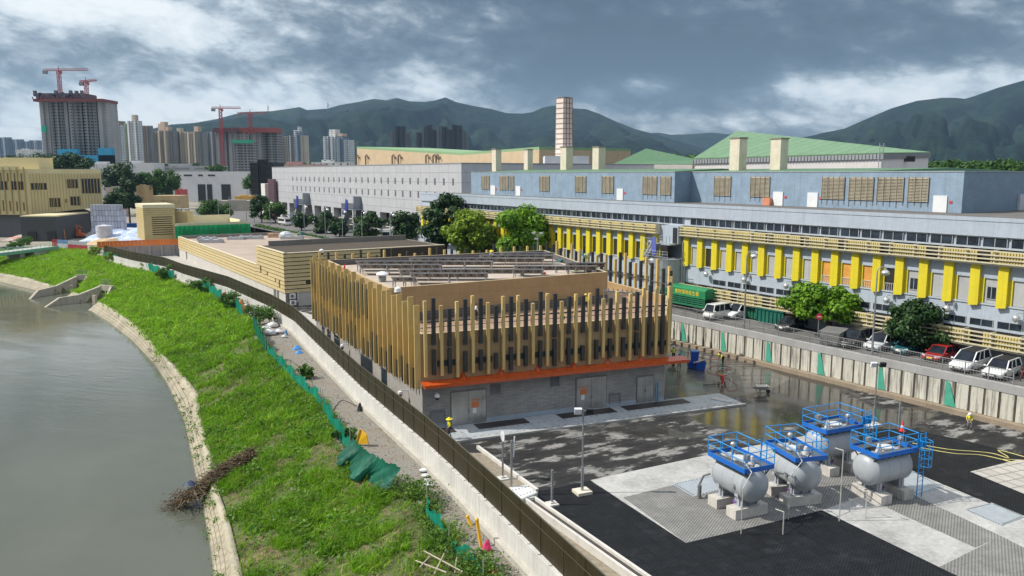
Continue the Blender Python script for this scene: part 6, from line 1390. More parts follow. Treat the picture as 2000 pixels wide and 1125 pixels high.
# two trees by the parked cars
p = at(1618, 652, ZS); zt = zat(p, 557); zb = zat(p, 640); a = aty(1530, 600, p.y); b2 = aty(1702, 600, p.y)
tree((p.x, p.y, ZS), zt - ZS, (b2.x - a.x) / 2 * .93, (zt - zb) / 2 * .80, lf_bright, 'wide spreading bright green tree by the parked cars', 'trees by the parked cars', 17000, .25, clumps=95, seed=78, cz=(zt + zb) / 2 + .5 - ZS, trunk=.3, hollow=.05)
p = at(1800, 690, ZS); zt = zat(p, 584); zb = zat(p, 690); a = aty(1738, 640, p.y); b2 = aty(1858, 640, p.y)
tree((p.x, p.y, ZS), zt - ZS, (b2.x - a.x) / 2 * .95, (zt - zb) / 2 * .86, lf_dark, 'darker sparse tree beside the white cars on the right', 'trees by the parked cars', 5600, .24, clumps=26, seed=79, cz=(zt + zb) / 2 - ZS + .2, trunk=.16, hollow=.4)
# far woods: masses of crowns nobody could count
def wood(x0, x1, yt, yb, Y, depth, n, ls, m):
    a, b2 = aty(x0, yt, Y), aty(x1, yt, Y); zt, zb = a.z, max(0, aty(x0, yb, Y).z); c = np.stack([rng.uniform(a.x, b2.x, 240), rng.uniform(Y, Y + depth, 240), rng.uniform(zb + (zt - zb) * .1, zt * .92, 240)], 1)
    k_ = n // 240; v = rng.normal(size=(240, k_, 3)); v /= np.linalg.norm(v, axis=2)[..., None]; r = rng.uniform(.10, .22, 240)[:, None, None] * (zt - zb + 6); C = (c[:, None, :] + v * r * rng.uniform(.6, 1.05, (240, k_, 1))).reshape(-1, 3); V, F = leaves(C, ls, .4, v.reshape(-1, 3)); return fastmesh('woodland', V, F, m, kind='stuff')
wood(1790, 2250, 308, 340, 330, 60, 12000, .9, lf_mid); wood(1110, 1420, 298, 345, 640, 200, 7000, 2.2, lf_mid); wood(-200, 340, 318, 350, 900, 200, 7000, 2.6, lf_dark); wood(440, 760, 318, 345, 1000, 200, 6000, 2.8, lf_mid); wood(1350, 2300, 312, 335, 900, 300, 8000, 2.6, lf_dark)
# hedge strip along the road
V_, F_, kk = [], [], 0
s_ = rng.uniform(38, 92, 2600); o_ = rng.uniform(-3.2, -1.2, 2600); C = np.stack([RWP[0] + D2[0] * s_ + (-D2[1]) * o_, RWP[1] + D2[1] * s_ + D2[0] * o_, ZS + rng.uniform(.1, .9, 2600)], 1); s2 = rng.uniform(92, 200, 2600); C2 = np.stack([RWP[0] + D2[0] * s2 + (-D2[1]) * o_, RWP[1] + D2[1] * s2 + D2[0] * o_, ZS + rng.uniform(.1, .9, 2600)], 1)
V, F = leaves(np.concatenate([C, C2]), .3, .8); fastmesh('hedge_planting', V, F, lf_mid, kind='stuff')
# ================================================================ the four grey tanks with blue platforms
tankg = plain('tank_grey', (.36, .385, .41), .36, .08, .6, spec=.5, coat=.2, streak=.22, dirt=(.20, .19, .17)); bluest = plain('blue_steel', (.010, .27, .66), .42, .12, 2, spec=.5); blued_ = plain('blue_toe_board', (.010, .13, .50), .45, .12, 2); purple = plain('purple_valve', (.17, .09, .28), .5, .15); plc = plain('plinth_concrete', (.52, .49, .45), .85, .2, 1.2, streak=.5, bmp=.2, dirt=(.25, .22, .19)); black = plain('black_bracket', (.02, .02, .022), .5)
thinp = plain('thin_pipe', (.58, .57, .52), .4, .15, metal=.3)
def tank(lab, L, ladder, pipe):
    t = proto('storage_vessel', lab, 'tank', 'grey pressure tanks with blue platforms'); r = 1.05; zc = 2.05; h = L / 2
    pr = [(.02, -h - .52), (.45, -h - .49), (.78, -h - .36), (.97, -h - .17), (r, -h)]; pr = pr + [(a, -b2) for a, b2 in pr[::-1]]
    mb = MB(); mb.lathe(pr, (0, 0, zc), 36, 'x'); mb.build('vessel', tankg, t, smooth=25)
    mb = MB()
    for x in (-h, -h * .3, h * .4, h): mb.lathe([(r + .001, x - .02), (r + .008, x), (r + .001, x + .02)], (0, 0, zc), 36, 'x')
    mb.build('weld_seam', plain('weld_grey', (.27, .29, .31), .5), t)
    for k_, x in enumerate((-h + .35, h - .55)):
        mb = MB(); mb.box(x - .45, x + .45, -1.25, 1.25, 0, .62); p_ = mb.build('plinth', plc, t)
        mb = MB(); mb.box(x - .08, x + .08, -.72, .72, .68, 1.35); mb.box(x - .3, x + .3, -.75, .75, .621, .68)
        for y in (-.6, 0, .6): mb.box(x - .22, x + .22, y - .03, y + .03, .681, 1.3)
        mb.box(x - .16, x + .16, -.9, -.7, 1.3, 1.5); mb.build('saddle', tankg, t)
    mb = MB(); mb.lathe([(.26, .0), (.26, .28), (.34, .3), (.34, .36), (.24, .38), (.24, .5), (.34, .52), (.34, .6), (.28, .62), (.28, 1.05)], (.15, -.1, .02), 14); mb.build('outlet', tankg, t)
    mb = MB(); mb.lathe([(.36, .02), (.38, .06), (.38, .2), (.30, .22), (.30, .46), (.38, .48), (.38, .6), (.3, .62)], (.15, -.1, .05), 14); mb.build('valve', purple, t, smooth=30)
    mb = MB()
    mb.lathe([(.42, 0), (.42, .2), (.5, .21), (.5, .3), (.1, .34)], (-.15, 0, zc + r - .03), 16); mb.lathe([(.22, 0), (.1, .5), (.02, .55)], (.75, .25, zc + r + .1), 10); mb.build('manhole', plain('manhole_pale', (.55, .56, .55), .45, .1), t)
    mb = MB()
    for s_ in (-1,): mb.tube((.7, s_ * (r - .08), zc - .05), (.7, s_ * (r + .07), zc - .05), .17, 14); mb.tube((.7, s_ * (r + .071), zc - .05), (.7, s_ * (r + .1), zc - .05), .11, 14)
    mb.build('nozzle', plain('nozzle_grey', (.30, .32, .34), .5, .15), t)
    mb = MB(); mb.tube((-1.1, .3, zc + r), (-1.1, .3, zc + r + .65), .09); mb.ball((-1.1, .3, zc + r + .75), .2, .2, .2, 8, 6); mb.box(.85, 1.2, -.5, -.25, zc + r + .5, zc + r + .9); mb.tube((-1.3, -.4, zc + r + .3), (1.3, -.4, zc + r + .3), .06); mb.build('fittings', steel, t)
    pz = zc + r + .12; a, b2 = 1.75, 1.12
    mb = MB(); mb.box(-a + .05, a - .05, -b2 + .03, -.5, pz, pz + .04); mb.box(-a + .05, a - .05, .5, b2 - .03, pz, pz + .04); mb.build('deck', plain('deck_grating', (.10, .11, .12), .6, .2, 4), t)
    mb = MB()
    for y in (-b2, b2): mb.box(-a, a, y - .025, y + .025, pz - .1, pz + .2)
    for x in (-a, a): mb.box(x - .025, x + .025, -b2 + .026, b2 - .026, pz - .1, pz + .2)
    mb.build('toe_board', blued_, t)
    mb = MB()
    for x0, y0, x1, y1 in ((-a, -b2, a, -b2), (a, -b2, a, b2), (a, b2, -a, b2), (-a, b2, -a, -b2)):
        n = 3 if y0 == y1 else 2
        for i in range(n): x, y = x0 + (x1 - x0) * i / n, y0 + (y1 - y0) * i / n; mb.tube((x, y, pz + .2), (x, y, pz + 1.15), .028, 6)
        for z in (.65, 1.15): mb.tube((x0, y0, pz + z), (x1, y1, pz + z), .028, 6)
    mb.build('railing', bluest, t)
    mb = MB()
    for i in range(6):
        for s_ in (-1, 1): x = -a + .25 + i * .6; mb.beam((x, s_ * (b2 - .05), pz - .1), (x + .1, s_ * .62, pz - .42), .06)
    mb.build('bracket', black, t, kind='stuff')
    if ladder:
        x, y = ladder; sg = 1 if y > 0 else -1; o = sg * .1; mb = MB()
        for dx in (-.24, .24): mb.tube((x + dx, y + o, .05), (x + dx, y + o, pz + 1.2), .035, 6)
        for i in range(15): mb.tube((x - .24, y + o, .3 + i * .29), (x + .24, y + o, .3 + i * .29), .018, 5)
        for k_ in range(4):
            z = pz - .9 + k_ * .55; q = [Vector((x + .36 * math.cos(u), y + o + sg * (.05 + .62 * math.sin(u)), z)) for u in np.linspace(0, math.pi, 8)]; mb.path(list(q), .022, 5)
        for u in np.linspace(.3, math.pi - .3, 4): mb.tube((x + .36 * math.cos(u), y + o + sg * (.05 + .62 * math.sin(u)), pz - .9), (x + .36 * math.cos(u), y + o + sg * (.05 + .62 * math.sin(u)), pz + .75), .016, 5)
        mb.box(x - .45, x + .45, y + sg * .02 - .02, y + sg * .02 + .02, pz + .2, pz + .8); mb.build('ladder', bluest, t)
    else:
        mb = MB()
        for x in (.5, 1.0):
            q = [Vector((x, b2 + .05, pz - 1.6))] + [Vector((x, b2 + .05 - .18 * (1 - math.cos(u)), pz + 1.15 + .2 * math.sin(u))) for u in np.linspace(0, math.pi, 6)]; mb.path(q, .035, 6)
        mb.beam((.5, b2 + .05, pz + .4), (1, b2 + .05, pz + .4), .05); mb.build('gate_hoops', bluest, t)
    if pipe:
        mb = MB(); mb.path([Vector((.6, -.4, pz + .35)), Vector((2.1, -.9, pz + .1)), Vector((2.9, -2.2, pz - .4)), Vector((2.9, -2.2, .02))], .03, 6); mb.build('vent_pipe', thinp, t)
        mb = MB(); mb.tube((-2.4, -1.2, 0), (-2.4, -1.2, .9), .13, 10); mb.path([Vector((-2.4, -1.2, .5)), Vector((-2.8, -1.0, .6)), Vector((-2.8, -.6, 1.3)), Vector((-2.5, -.3, 1.5))], .07, 6); mb.build('standpipe', plain('dark_pipe', (.14, .14, .14), .5), t)
    return t
def set_tank(t, Fp, Rp, lab):
    a, b2 = at(*Fp, 2.05), at(*Rp, 2.05); c_ = (a + b2) / 2; return place(t, (c_.x, c_.y, .02), math.atan2(a.y - b2.y, a.x - b2.x), lab)
T1 = tank('grey tank with blue railed platform nearest the camera', 2.7, None, True)
set_tank(T1, (1478, 952), (1413, 918), None)
set_tank(copy_tree(T1), (1581, 932), (1524, 897), 'grey tank with blue platform just behind the nearest one, mostly unobscured')
T3 = tank('grey tank with long blue caged ladder on its right', 2.9, (-1.9, 1.25), False)
set_tank(T3, (1690, 917), (1757, 903), None)
set_tank(copy_tree(T3), (1592, 868), (1656, 856), 'rearmost grey tank half hidden behind the other three')

# ================================================================ poles, lamps, cone, hoses in the yard
def floodpole(px, pyb, pyt, lab, plinth=True):
    p = at(px, pyb, 0); h = zat(p, pyt); t = thing('floodlight_pole', lab, 'floodlight pole', tuple(p), 'slim floodlight poles in the yard')
    mb = MB(); mb.tube(p, p + Vector((0, 0, h * .32)), .10, 10); mb.tube(p + Vector((0, 0, h * .32)), p + Vector((0, 0, h)), .055, 8); mb.box(p.x - .2, p.x + .45, p.y - .03, p.y + .03, p.z + h - .12, p.z + h - .06); mb.build('pole', steel, t)
    for sx, m in ((-.34, whitep), (.42, black)): mb = MB(); mb.add([(p.x + sx - .24, p.y - .1, h - .3), (p.x + sx + .24, p.y - .1, h - .3), (p.x + sx + .24, p.y + .1, h - .25), (p.x + sx - .24, p.y + .1, h - .25), (p.x + sx - .24, p.y - .22, h + .08), (p.x + sx + .24, p.y - .22, h + .08), (p.x + sx + .24, p.y - .02, h + .14), (p.x + sx - .24, p.y - .02, h + .14)], [(0, 3, 2, 1), (4, 5, 6, 7), (0, 1, 5, 4), (1, 2, 6, 5), (2, 3, 7, 6), (3, 0, 4, 7)]); mb.build('floodlight', m, t)
    mb = MB(); mb.cbox((p.x, p.y, .005), 1.05, .95, .2, .4); mb.build('base', plain('lamp_base', (.60, .55, .45), .8, .12), t)
floodpole(1137, 963, 800, 'slim floodlight pole on a square base beside the black grid paving'); floodpole(1706, 832, 710, 'slim floodlight pole behind the tanks, in front of the retaining wall')
def post(px, pyb, pyt, r, lab, cat, disc=False, base=True, z=0, nm='post'):
    p = at(px, pyb, z); h = zat(p, pyt) - z; t = thing(nm, lab, cat, tuple(p)); mb = MB(); mb.tube(p, p + Vector((0, 0, h)), r, 8); mb.build('pole', steel, t)
    if base: mb = MB(); mb.cbox((p.x, p.y, z - .02 * (z > 0)), .7, .7, .12, .4); mb.cbox((p.x, p.y, z + .12), .3, .3, .1, .4); mb.build('base', white, t)
    if disc: mb = MB(); mb.lathe([(.36, -.02), (.36, .02)], (p.x, p.y - .1, p.z + h - .12), 18, 'x', R(22)); mb.build('sign_disc', whitep, t)
post(982, 936, 848, .07, 'grey post carrying a white round sign seen from behind, by the bronze fence', 'sign post', True); post(999, 951, 860, .07, 'grey post with small white lamp bracket on the white concrete chamber', 'post', False, False, .55)
post(1078, 986, 918, .08, 'short grey pipe post on a small square base on the black paving', 'post'); post(1755, 838, 788, .09, 'thin bare grey post beside the traffic cone', 'post', False, False)
mb = MB(); p = at(999, 951, .55); mb.tube((p.x + .12, p.y, 2.6), (p.x + .2, p.y, 4.0), .05, 6); tag(mb.build('bracket_lamp', whitep), 'small white lamp strip fixed to the post on the concrete chamber', 'lamp')
p = at(1640, 1012, 0); 
for px, yb, yt, lb in ((1639, 1018, 880, 'thin pale pipe standing on the grey grid paving right of the second tank'), (1690, 1012, 960, 'short thin pale pipe in front of the right hand tank'), (1529, 1044, 1000, 'low thin pipe on the black grid paving in front of the nearest tank')):
    p = at(px, yb, 0); h = zat(p, yt); mb = MB(); mb.path([p, p + Vector((0, 0, h)), p + Vector((-.4, .3, h + .05))], .035, 6); tag(mb.build('thin_pipe', thinp), lb, 'pipe')
p = at(1762, 842, 0); t = thing('traffic_cone', 'red and white traffic cone behind the tanks', 'traffic cone', tuple(p)); cr_ = plain('cone_red', (.65, .05, .03), .5)
mb = MB(); mb.mi = 0; mb.cbox(tuple(p), .42, .42, .05); mb.lathe([(.19, .05), (.14, .3)], tuple(p), 12); mb.mi = 1; mb.lathe([(.14, .301), (.10, .5)], tuple(p), 12); mb.mi = 0; mb.lathe([(.10, .501), (.04, .8)], tuple(p), 12); mb.build('cone', [cr_, whitep], t)
def hose(pts, r, m, nm, lab, cat='hose', z=.03, wob=.12):
    P = [at(*p, 0) + Vector((0, 0, z)) for p in pts]; out = []
    for i in range(len(P) - 1):
        a, b2, c_, e_ = P[max(0, i - 1)], P[i], P[i + 1], P[min(len(P) - 1, i + 2)]
        for k_ in range(7): u = k_ / 7; out.append(.5 * ((2 * b2) + (c_ - a) * u + (2 * a - 5 * b2 + 4 * c_ - e_) * u * u + (3 * b2 - a - 3 * c_ + e_) * u ** 3) + Vector((rnd.uniform(-wob, wob) * .3, 0, 0)))
    mb = MB(); mb.path(out + [P[-1]], r, 6); return tag(mb.build(nm, m), lab, cat)
yh = plain('yellow_hose', (.52, .46, .18), .5, .1); rh = plain('red_hose', (.45, .06, .04), .5); whh = plain('white_hose', (.62, .60, .52), .5)
hose([(1782, 866), (1850, 878), (1930, 885), (1970, 895), (1950, 880), (2010, 895), (2060, 905)], .035, yh, 'hose', 'pale yellow hose trailing over the black paving, upper strand'); hose([(1782, 872), (1860, 886), (1920, 890), (1985, 905), (1960, 898), (2040, 902)], .035, yh, 'hose', 'pale yellow hose trailing over the black paving, lower strand')
hose([(1405, 735), (1380, 725), (1400, 714), (1430, 720), (1398, 728), (1430, 745), (1440, 758), (1425, 765), (1418, 755)], .022, rh, 'hose', 'red hose coiled on the wet concrete round the spray pump', z=.05); hose([(1412, 735), (1422, 728), (1404, 722), (1420, 719), (1433, 727), (1420, 731), (1428, 742), (1426, 757)], .022, whh, 'hose', 'white hose looped above the red pump on wet concrete', z=.07)
hose([(1345, 690), (1375, 700), (1405, 703), (1425, 712)], .022, rh, 'hose', 'red hose lying behind the bending worker'); hose([(505, 690), (540, 715), (560, 700), (590, 720), (610, 745)], .03, black, 'cable', 'black cable lying across the gravel track', 'cable', z=-.1); hose([(650, 800), (668, 780), (700, 790), (712, 770), (706, 745)], .03, black, 'cable', 'black looped cable lying on the gravel by the wall', 'cable', z=-.1)
p = at(1410, 752, 0); t = thing('spray_pump', 'red spray pump on two wheels on the wet concrete', 'pump', tuple(p)); mb = MB(); mb.lathe([(.16, .5), (.2, .6), (.2, 1.0), (.05, 1.1)], tuple(p), 10); mb.beam(p + Vector((0, 0, .1)), p + Vector((.1, 0, .7)), .22); mb.beam(p + Vector((-.3, 0, .9)), p + Vector((.3, 0, 1.0)), .1); mb.build('body', plain('pump_red', (.55, .07, .04), .4), t)
for s_ in (-.3, .3): mb = MB(); mb.lathe([(.2, -.04), (.2, .04)], (p.x + s_, p.y, .2), 12, 'x'); mb.build('wheel', plain('wheel_brown', (.30, .12, .06), .7), t)
mb = MB(); mb.beam(p + Vector((-1.9, -.1, .06)), p + Vector((-.4, -.2, .12)), .06); tag(mb.build('pole', black), 'thin dark pole lying left of the red spray pump', 'pole')
bl = plain('blue_plastic', (.015, .08, .42), .4, .12)
for k_, (x, y, h, w_, lb) in enumerate(((1356, 712, 1.5, .8, 'upright blue bin with pale lid, at the back of the group'), (1349, 719, .8, .7, 'small blue tub at the left of the group'), (1367, 723, .95, 1.1, 'wide blue tub holding grey boards, front right'))):
    p = at(x, y, 0); t = thing('bin', lb, 'bin', tuple(p), 'blue plastic bins on the wet concrete'); mb = MB(); mb.add([p + Vector((sx * w_ * .4, sy * .32, .05)) for sx, sy in ((-1, -1), (1, -1), (1, 1), (-1, 1))] + [p + Vector((sx * w_ * .5, sy * .4, h)) for sx, sy in ((-1, -1), (1, -1), (1, 1), (-1, 1))], [(3, 2, 1, 0), (0, 1, 5, 4), (1, 2, 6, 5), (2, 3, 7, 6), (3, 0, 4, 7)])
    mb.box(p.x - w_ * .53, p.x + w_ * .53, p.y - .44, p.y - .4, h - .1, h); mb.build('tub', bl, t)
    if k_ == 0: mb = MB(); mb.box(p.x - .42, p.x + .42, p.y - .38, p.y + .42, h + .001, h + .08); mb.build('lid', plain('bin_lid', (.12, .25, .5), .5), t)
    if k_ == 2:
        mb = MB(); mb.beam(p + Vector((-.7, 0, .8)), p + Vector((.9, .1, 1.25)), .35, .08); tag(mb.build('board', plain('board_grey', (.42, .36, .30), .8)), 'grey brown boards sticking out of the wide blue tub', 'boards')
a, b2 = at(1390, 781, 0), at(1428, 789, 0); mb = MB(); mb.beam(a + Vector((0, 0, .12)), b2 + Vector((0, 0, .12)), .5, .2); tag(mb.build('plank', plain('pale_plank', (.56, .53, .48), .8, .12)), 'pale concrete plank lying at the end of the walkway', 'plank')
p = at(1488, 768, 0); t = thing('wheelbarrow', 'grey dusty wheelbarrow standing at the slab corner', 'wheelbarrow', tuple(p)); mb = MB(); mb.add([p + Vector((sx * .3, sy * .22, .35)) for sx, sy in ((-1, -1), (1, -1), (1, 1), (-1, 1))] + [p + Vector((sx * .6, sy * .42, .75)) for sx, sy in ((-1, -1), (1, -1), (1, 1), (-1, 1))], [(3, 2, 1, 0), (0, 1, 5, 4), (1, 2, 6, 5), (2, 3, 7, 6), (3, 0, 4, 7)]); mb.build('tray', plain('barrow_grey', (.33, .33, .31), .6, .2), t)
mb = MB(); mb.beam(p + Vector((-.9, -.25, .55)), p + Vector((.5, -.1, .3)), .05); mb.beam(p + Vector((-.9, .25, .55)), p + Vector((.5, .1, .3)), .05); mb.beam(p + Vector((-.2, -.25, 0)), p + Vector((-.2, -.2, .4)), .05); mb.beam(p + Vector((-.2, .25, 0)), p + Vector((-.2, .2, .4)), .05); mb.build('handle', black, t); mb = MB(); mb.lathe([(.2, -.05), (.2, .05)], tuple(p + Vector((.6, 0, .2))), 12, 'x', R(90)); mb.build('wheel', black, t)
p = at(1313, 712, 0); t = thing('wheelbarrow', 'pale wheelbarrow beside the worker in yellow at the building corner', 'wheelbarrow', tuple(p)); mb = MB(); mb.add([p + Vector((sx * .25, sy * .22, .35)) for sx, sy in ((-1, -1), (1, -1), (1, 1), (-1, 1))] + [p + Vector((sx * .5, sy * .4, .7)) for sx, sy in ((-1, -1), (1, -1), (1, 1), (-1, 1))], [(3, 2, 1, 0), (0, 1, 5, 4), (1, 2, 6, 5), (2, 3, 7, 6), (3, 0, 4, 7)]); mb.build('tray', plain('barrow_pale', (.5, .5, .5), .5), t)
mb = MB(); mb.lathe([(.2, -.05), (.2, .05)], tuple(p + Vector((0, -.6, .2))), 12, 'x'); mb.build('wheel', black, t)
# ---- street lamps
def streetlamp(p, h, lab, arm=1, ring=True):
    t = thing('street_lamp', lab, 'street lamp', tuple(p), 'street lamps along the road'); p = Vector(p); mb = MB(); mb.tube(p, p + Vector((0, 0, h * .25)), .13, 8, .11); mb.tube(p + Vector((0, 0, h * .25)), p + Vector((0, 0, h)), .10, 8, .07)
    q = [p + Vector((arm * (.5 - .5 * math.cos(u)), 0, h + .55 * math.sin(u))) for u in np.linspace(0, math.pi * 1.0, 9)]; mb.path(q, .05, 6); mb.build('pole', steel, t)
    mb = MB(); c_ = p + Vector((arm * .78, 0, h - .05)); mb.ball(c_, .42, .42, .30, 12, 8); mb.lathe([(.14, .2), (.1, .45)], tuple(c_), 8); mb.build('lamp_head', lamp_s, t, smooth=True)
for px, yb, yt, lb in ((1703, 692, 532, 'tall street lamp among the parked cars, right of the bright green tree'), (1453, 642, 500, 'tall street lamp beside the white van and green skip')):
    p = at(px, yb, ZS); streetlamp(p, zat(p, yt) - ZS, lb)
f = RW.back(2.2)
for px, yt, lb in ((1002, 450, 'street lamp in front of the brightest green tree'), (906, 441, 'street lamp in front of the yellow green bushy tree'), (829, 428, 'street lamp left of the tallest dark tree'), (762, 420, 'street lamp right of the white truck'), (706, 416, 'street lamp in front of the nearer outside stair'), (668, 414, 'street lamp between two round dark trees'), (634, 409, 'street lamp in front of the round tree by the first stair'), (593, 404, 'street lamp in front of the farther outside stair'), (526, 396, 'street lamp near the plum lattice screen')):
    s_, z_ = f.st(px, yt); streetlamp(f(s_, 0, ZS), z_ - ZS, lb)
for px, yb, yt, lb in ((450, 440, 385, 'first thin pole from the left behind the netted block'), (428, 440, 392, 'second thin pole, left of the round olive tree'), (497, 440, 380, 'third thin pole, behind the right end of the green netting'), (482, 436, 388, 'fourth thin pole behind the netting, beside the dark tree')):
    p = aty(px, yb, 292); h = zat(p, yt); mb = MB(); mb.tube((p.x, p.y, -.2), (p.x, p.y, h), .16, 6, .1); mb.beam((p.x - .1, p.y, h), (p.x + 1.4, p.y, h + .2), .14); tag(mb.build('light_pole', steel), lb, 'pole', 'thin poles behind the netted block')
p = at(1050, 490, 10.0); t = thing('camera_pole', 'short grey pole with white surveillance cameras on the finned building roof', 'camera pole', tuple(p)); h = zat(p, 458) - 10; mb = MB(); mb.tube(p, p + Vector((0, 0, h)), .1, 8); mb.beam(p + Vector((-.7, 0, h)), p + Vector((.6, 0, h)), .08); mb.build('pole', steel, t)
for dx, dz in ((-.6, .15), (.5, .1), (-.2, -.7)): mb = MB(); mb.cbox(tuple(p + Vector((dx, -.2, h + dz))), .5, .25, .22); mb.build('camera', whitep, t)
# ptz cameras on the finned building
for f, x, y in ((FL_, 797, 768), (FF_, 849, 772), (FL_, 681, 677)):
    s_, z_ = f.st(x, y); mb = MB(); mb.mi = 0; mb.tube(f(s_, .05, z_ + .3), f(s_, .7, z_ + .35), .05, 6); mb.lathe([(.05, .12), (.2, .05), (.22, -.15), (.18, -.2)], tuple(f(s_, .7, z_ + .2)), 12); mb.mi = 1; mb.ball(f(s_, .7, z_ - .05), .17, .17, .19, 10, 6); mb.build('dome_camera', [whitep, black], MBD, smooth=True)
for x, y, z in ((628, 492, 10.9), (777, 568, 10.4), (1272, 512, 11.2)):
    p = at(x, y, z); mb = MB(); mb.mi = 0; mb.lathe([(.05, .4), (.3, .25), (.34, -.1)], tuple(p), 12); mb.tube(p + Vector((0, .3, .2)), p + Vector((0, .5, -.8)), .06, 6); mb.mi = 1; mb.ball(p + Vector((0, 0, -.15)), .25, .25, .25, 10, 6); mb.build('dome_camera', [whitep, black], MBD, smooth=True)
p = at(747, 548, 10.0); t = thing('roof_ventilator', 'pale mushroom ventilator on the near left corner of the roof', 'ventilator', tuple(p)); mb = MB(); mb.lathe([(.4, 0), (.4, .5), (.35, .55)], tuple(p), 14); mb.build('neck', plain('vent_neck', (.2, .24, .24), .4), t); mb = MB(); mb.lathe([(.62, .55), (.66, .68), (.45, .88), (.05, .98)], tuple(p), 16); mb.build('cap', whitep, t, smooth=True)
# ---- solar panel rows on the roof
pvu = plain('panel_underside', (.20, .19, .19), .6, .25, 1.5, streak=.3); pvt = glass('panel_face', (.012, .016, .03), .1); pvf = plain('panel_frame', (.50, .51, .52), .35, .1, metal=.6)
for k_, (x0, x1, y, lb) in enumerate(((978, 1083, 493.3, 'solar panel row at the far right corner of the roof'), (937, 1083, 497.8, 'second solar panel row from the back of the roof'), (799, 1063, 503.6, 'long solar panel row across the back middle of the roof'), (695, 963, 509.5, 'longest solar panel row reaching the left side of the roof'), (1106, 1184, 512.6, 'short solar panel row beside the right roof parapet'), (700, 862, 516, 'solar panel row nearest the left fins with open frame end'), (1004, 1167, 519, 'solar panel row on the right, with green bucket below'),
                                         (778, 1062, 525.5, 'solar panel row in the middle front of the roof'), (800, 952, 533, 'second solar panel row from the front edge of the roof'), (764, 811, 541, 'shortest solar panel row at the front left of the roof'))):
    a, b2 = at(x0, y, 11.15), at(x1, y, 11.15); L_ = (b2 - a).length; f = Fr(a.to_2d(), (b2 - a).to_2d(), True); f.n = Vector((f.d.y, -f.d.x)); f.n = f.n if f.n.y < 0 else -f.n
    t = thing('solar_panel_row', lb, 'solar panels', tuple(f(0, 0, 9.92)), 'solar panel rows on the roof'); dp = 1.9; z0, z1 = 11.15, 10.5
    n = max(2, round(L_ / 1.1)); mb = MB()
    mb.add([f(0, 0, z0 - .05), f(L_, 0, z0 - .05), f(L_, -dp, z1 - .05), f(0, -dp, z1 - .05)], [(0, 1, 2, 3)]); mb.build('panel_back', pvu, t)
    mb = MB(); mb.add([f(0, 0, z0), f(L_, 0, z0), f(L_, -dp, z1), f(0, -dp, z1)], [(0, 1, 2, 3)]); mb.build('panel', pvt, t)
    mb = MB(); mb.beam(f(0, .02, z0 - .02), f(L_, .02, z0 - .02), .07, .1); mb.beam(f(0, -dp, z1 - .02), f(L_, -dp, z1 - .02), .07, .1)
    for i in range(n + 1): s_ = L_ * i / n; mb.beam(f(s_, 0, z0 - .03), f(s_, -dp, z1 - .03), .06)
    m_ = max(2, round(L_ / 3.2))
    for i in range(m_ + 1): s_ = .15 + (L_ - .3) * i / m_; mb.beam(f(s_, -.1, 9.91), f(s_, -.1, z0 - .05), .09); mb.beam(f(s_, -dp + .2, 9.91), f(s_, -dp + .2, z1 - .05), .09); mb.beam(f(s_, -.1, 10.2), f(s_, -1.0, z0 - .42), .06)
    mb.build('frame', pvf, t)
    mb = MB()
    for i in range(n): s_ = L_ * (i + .5) / n; mb.box(s_ - .1, s_ + .1, -.75, -.5, z0 - .34, z0 - .24, f)
    mb.build('junction_box', black, t, kind='stuff')
for x, y, c, h, lb in ((1125, 529, (.05, .38, .04), .5, 'bright green bucket on the roof below the panels'), (1020, 537, (.30, .45, .33), .55, 'pale green bucket near the front edge of the roof'), (1085, 533, (.6, .58, .54), .6, 'white sack standing at the front edge of the roof'), (1062, 536, (.45, .08, .08), .25, 'small red bag lying at the front edge of the roof'), (1094, 513, (.08, .3, .3), .4, 'teal bucket left of the short panel row')):
    p = at(x, y, 9.9); mb = MB(); mb.lathe([(.2, 0), (.26, h * .8), (.28, h), (.2, h * 1.02)], tuple(p), 12); tag(mb.build('bucket', plain('bucket' + lb[:8], c, .5)), lb, 'bucket')
p = at(673, 528, 10.6); mb = MB(); mb.lathe([(.17, 0), (.15, .05), (.04, .7)], tuple(p), 12); tag(mb.build('traffic_cone', cr_), 'small red cone on the far left roof parapet', 'traffic cone')

# ================================================================ along the bank: netting, shrubs, litter
def netstrip(y0, y1, h0, h1, lab, m, nm='green_netting', sag=.25, off=0, thin=1.0):
    n = int(abs(y1 - y0) * 9); V = []; nv = 9; h0 *= 1.3; h1 *= 1.3
    for i in range(n):
        y = y0 + (y1 - y0) * i / (n - 1); x = float(xN(y)) + off; hh = h0 + (h1 - h0) * i / (n - 1); hh *= 1 - sag * (.5 + .35 * math.sin(i * .17) + .15 * math.sin(i * .61))
        for j in range(nv): q = j / (nv - 1); V.append((x + (.13 * math.sin(i * 1.15) + .10 * math.sin(i * .43 + 1)) * (.45 + .55 * q) + .05 * math.sin(i * .9 + q * 5), y + .03 * math.sin(i * 2.1 + q * 4), -.3 + hh * (q - .06 * math.sin(q * 3.1) * math.sin(i * .35))))
    t = thing(nm, lab, 'netting', (float(xN(y0)), y0, -.2), 'green netting along the top of the bank'); fastmesh('sheet', V, grid_faces(n, nv), m, t, smooth=True)
    mb = MB(); k_ = max(2, int(abs(y1 - y0) / 3.5))
    for i in range(k_ + 1): y = y0 + (y1 - y0) * i / k_; x = float(xN(y)) + off + .08; mb.tube((x, y, -.4), (x + rnd.uniform(-.1, .1), y, max(h0, h1) + .1), .035, 6)
    mb.build('posts', plain('net_post', (.30, .30, .28), .6), t)
net1 = leafmat('net_cloth', (.004, .17, .10), (.03, .40, .27), .35); net2 = leafmat('net_cloth_dark', (.008, .11, .06), (.02, .22, .13), .25)
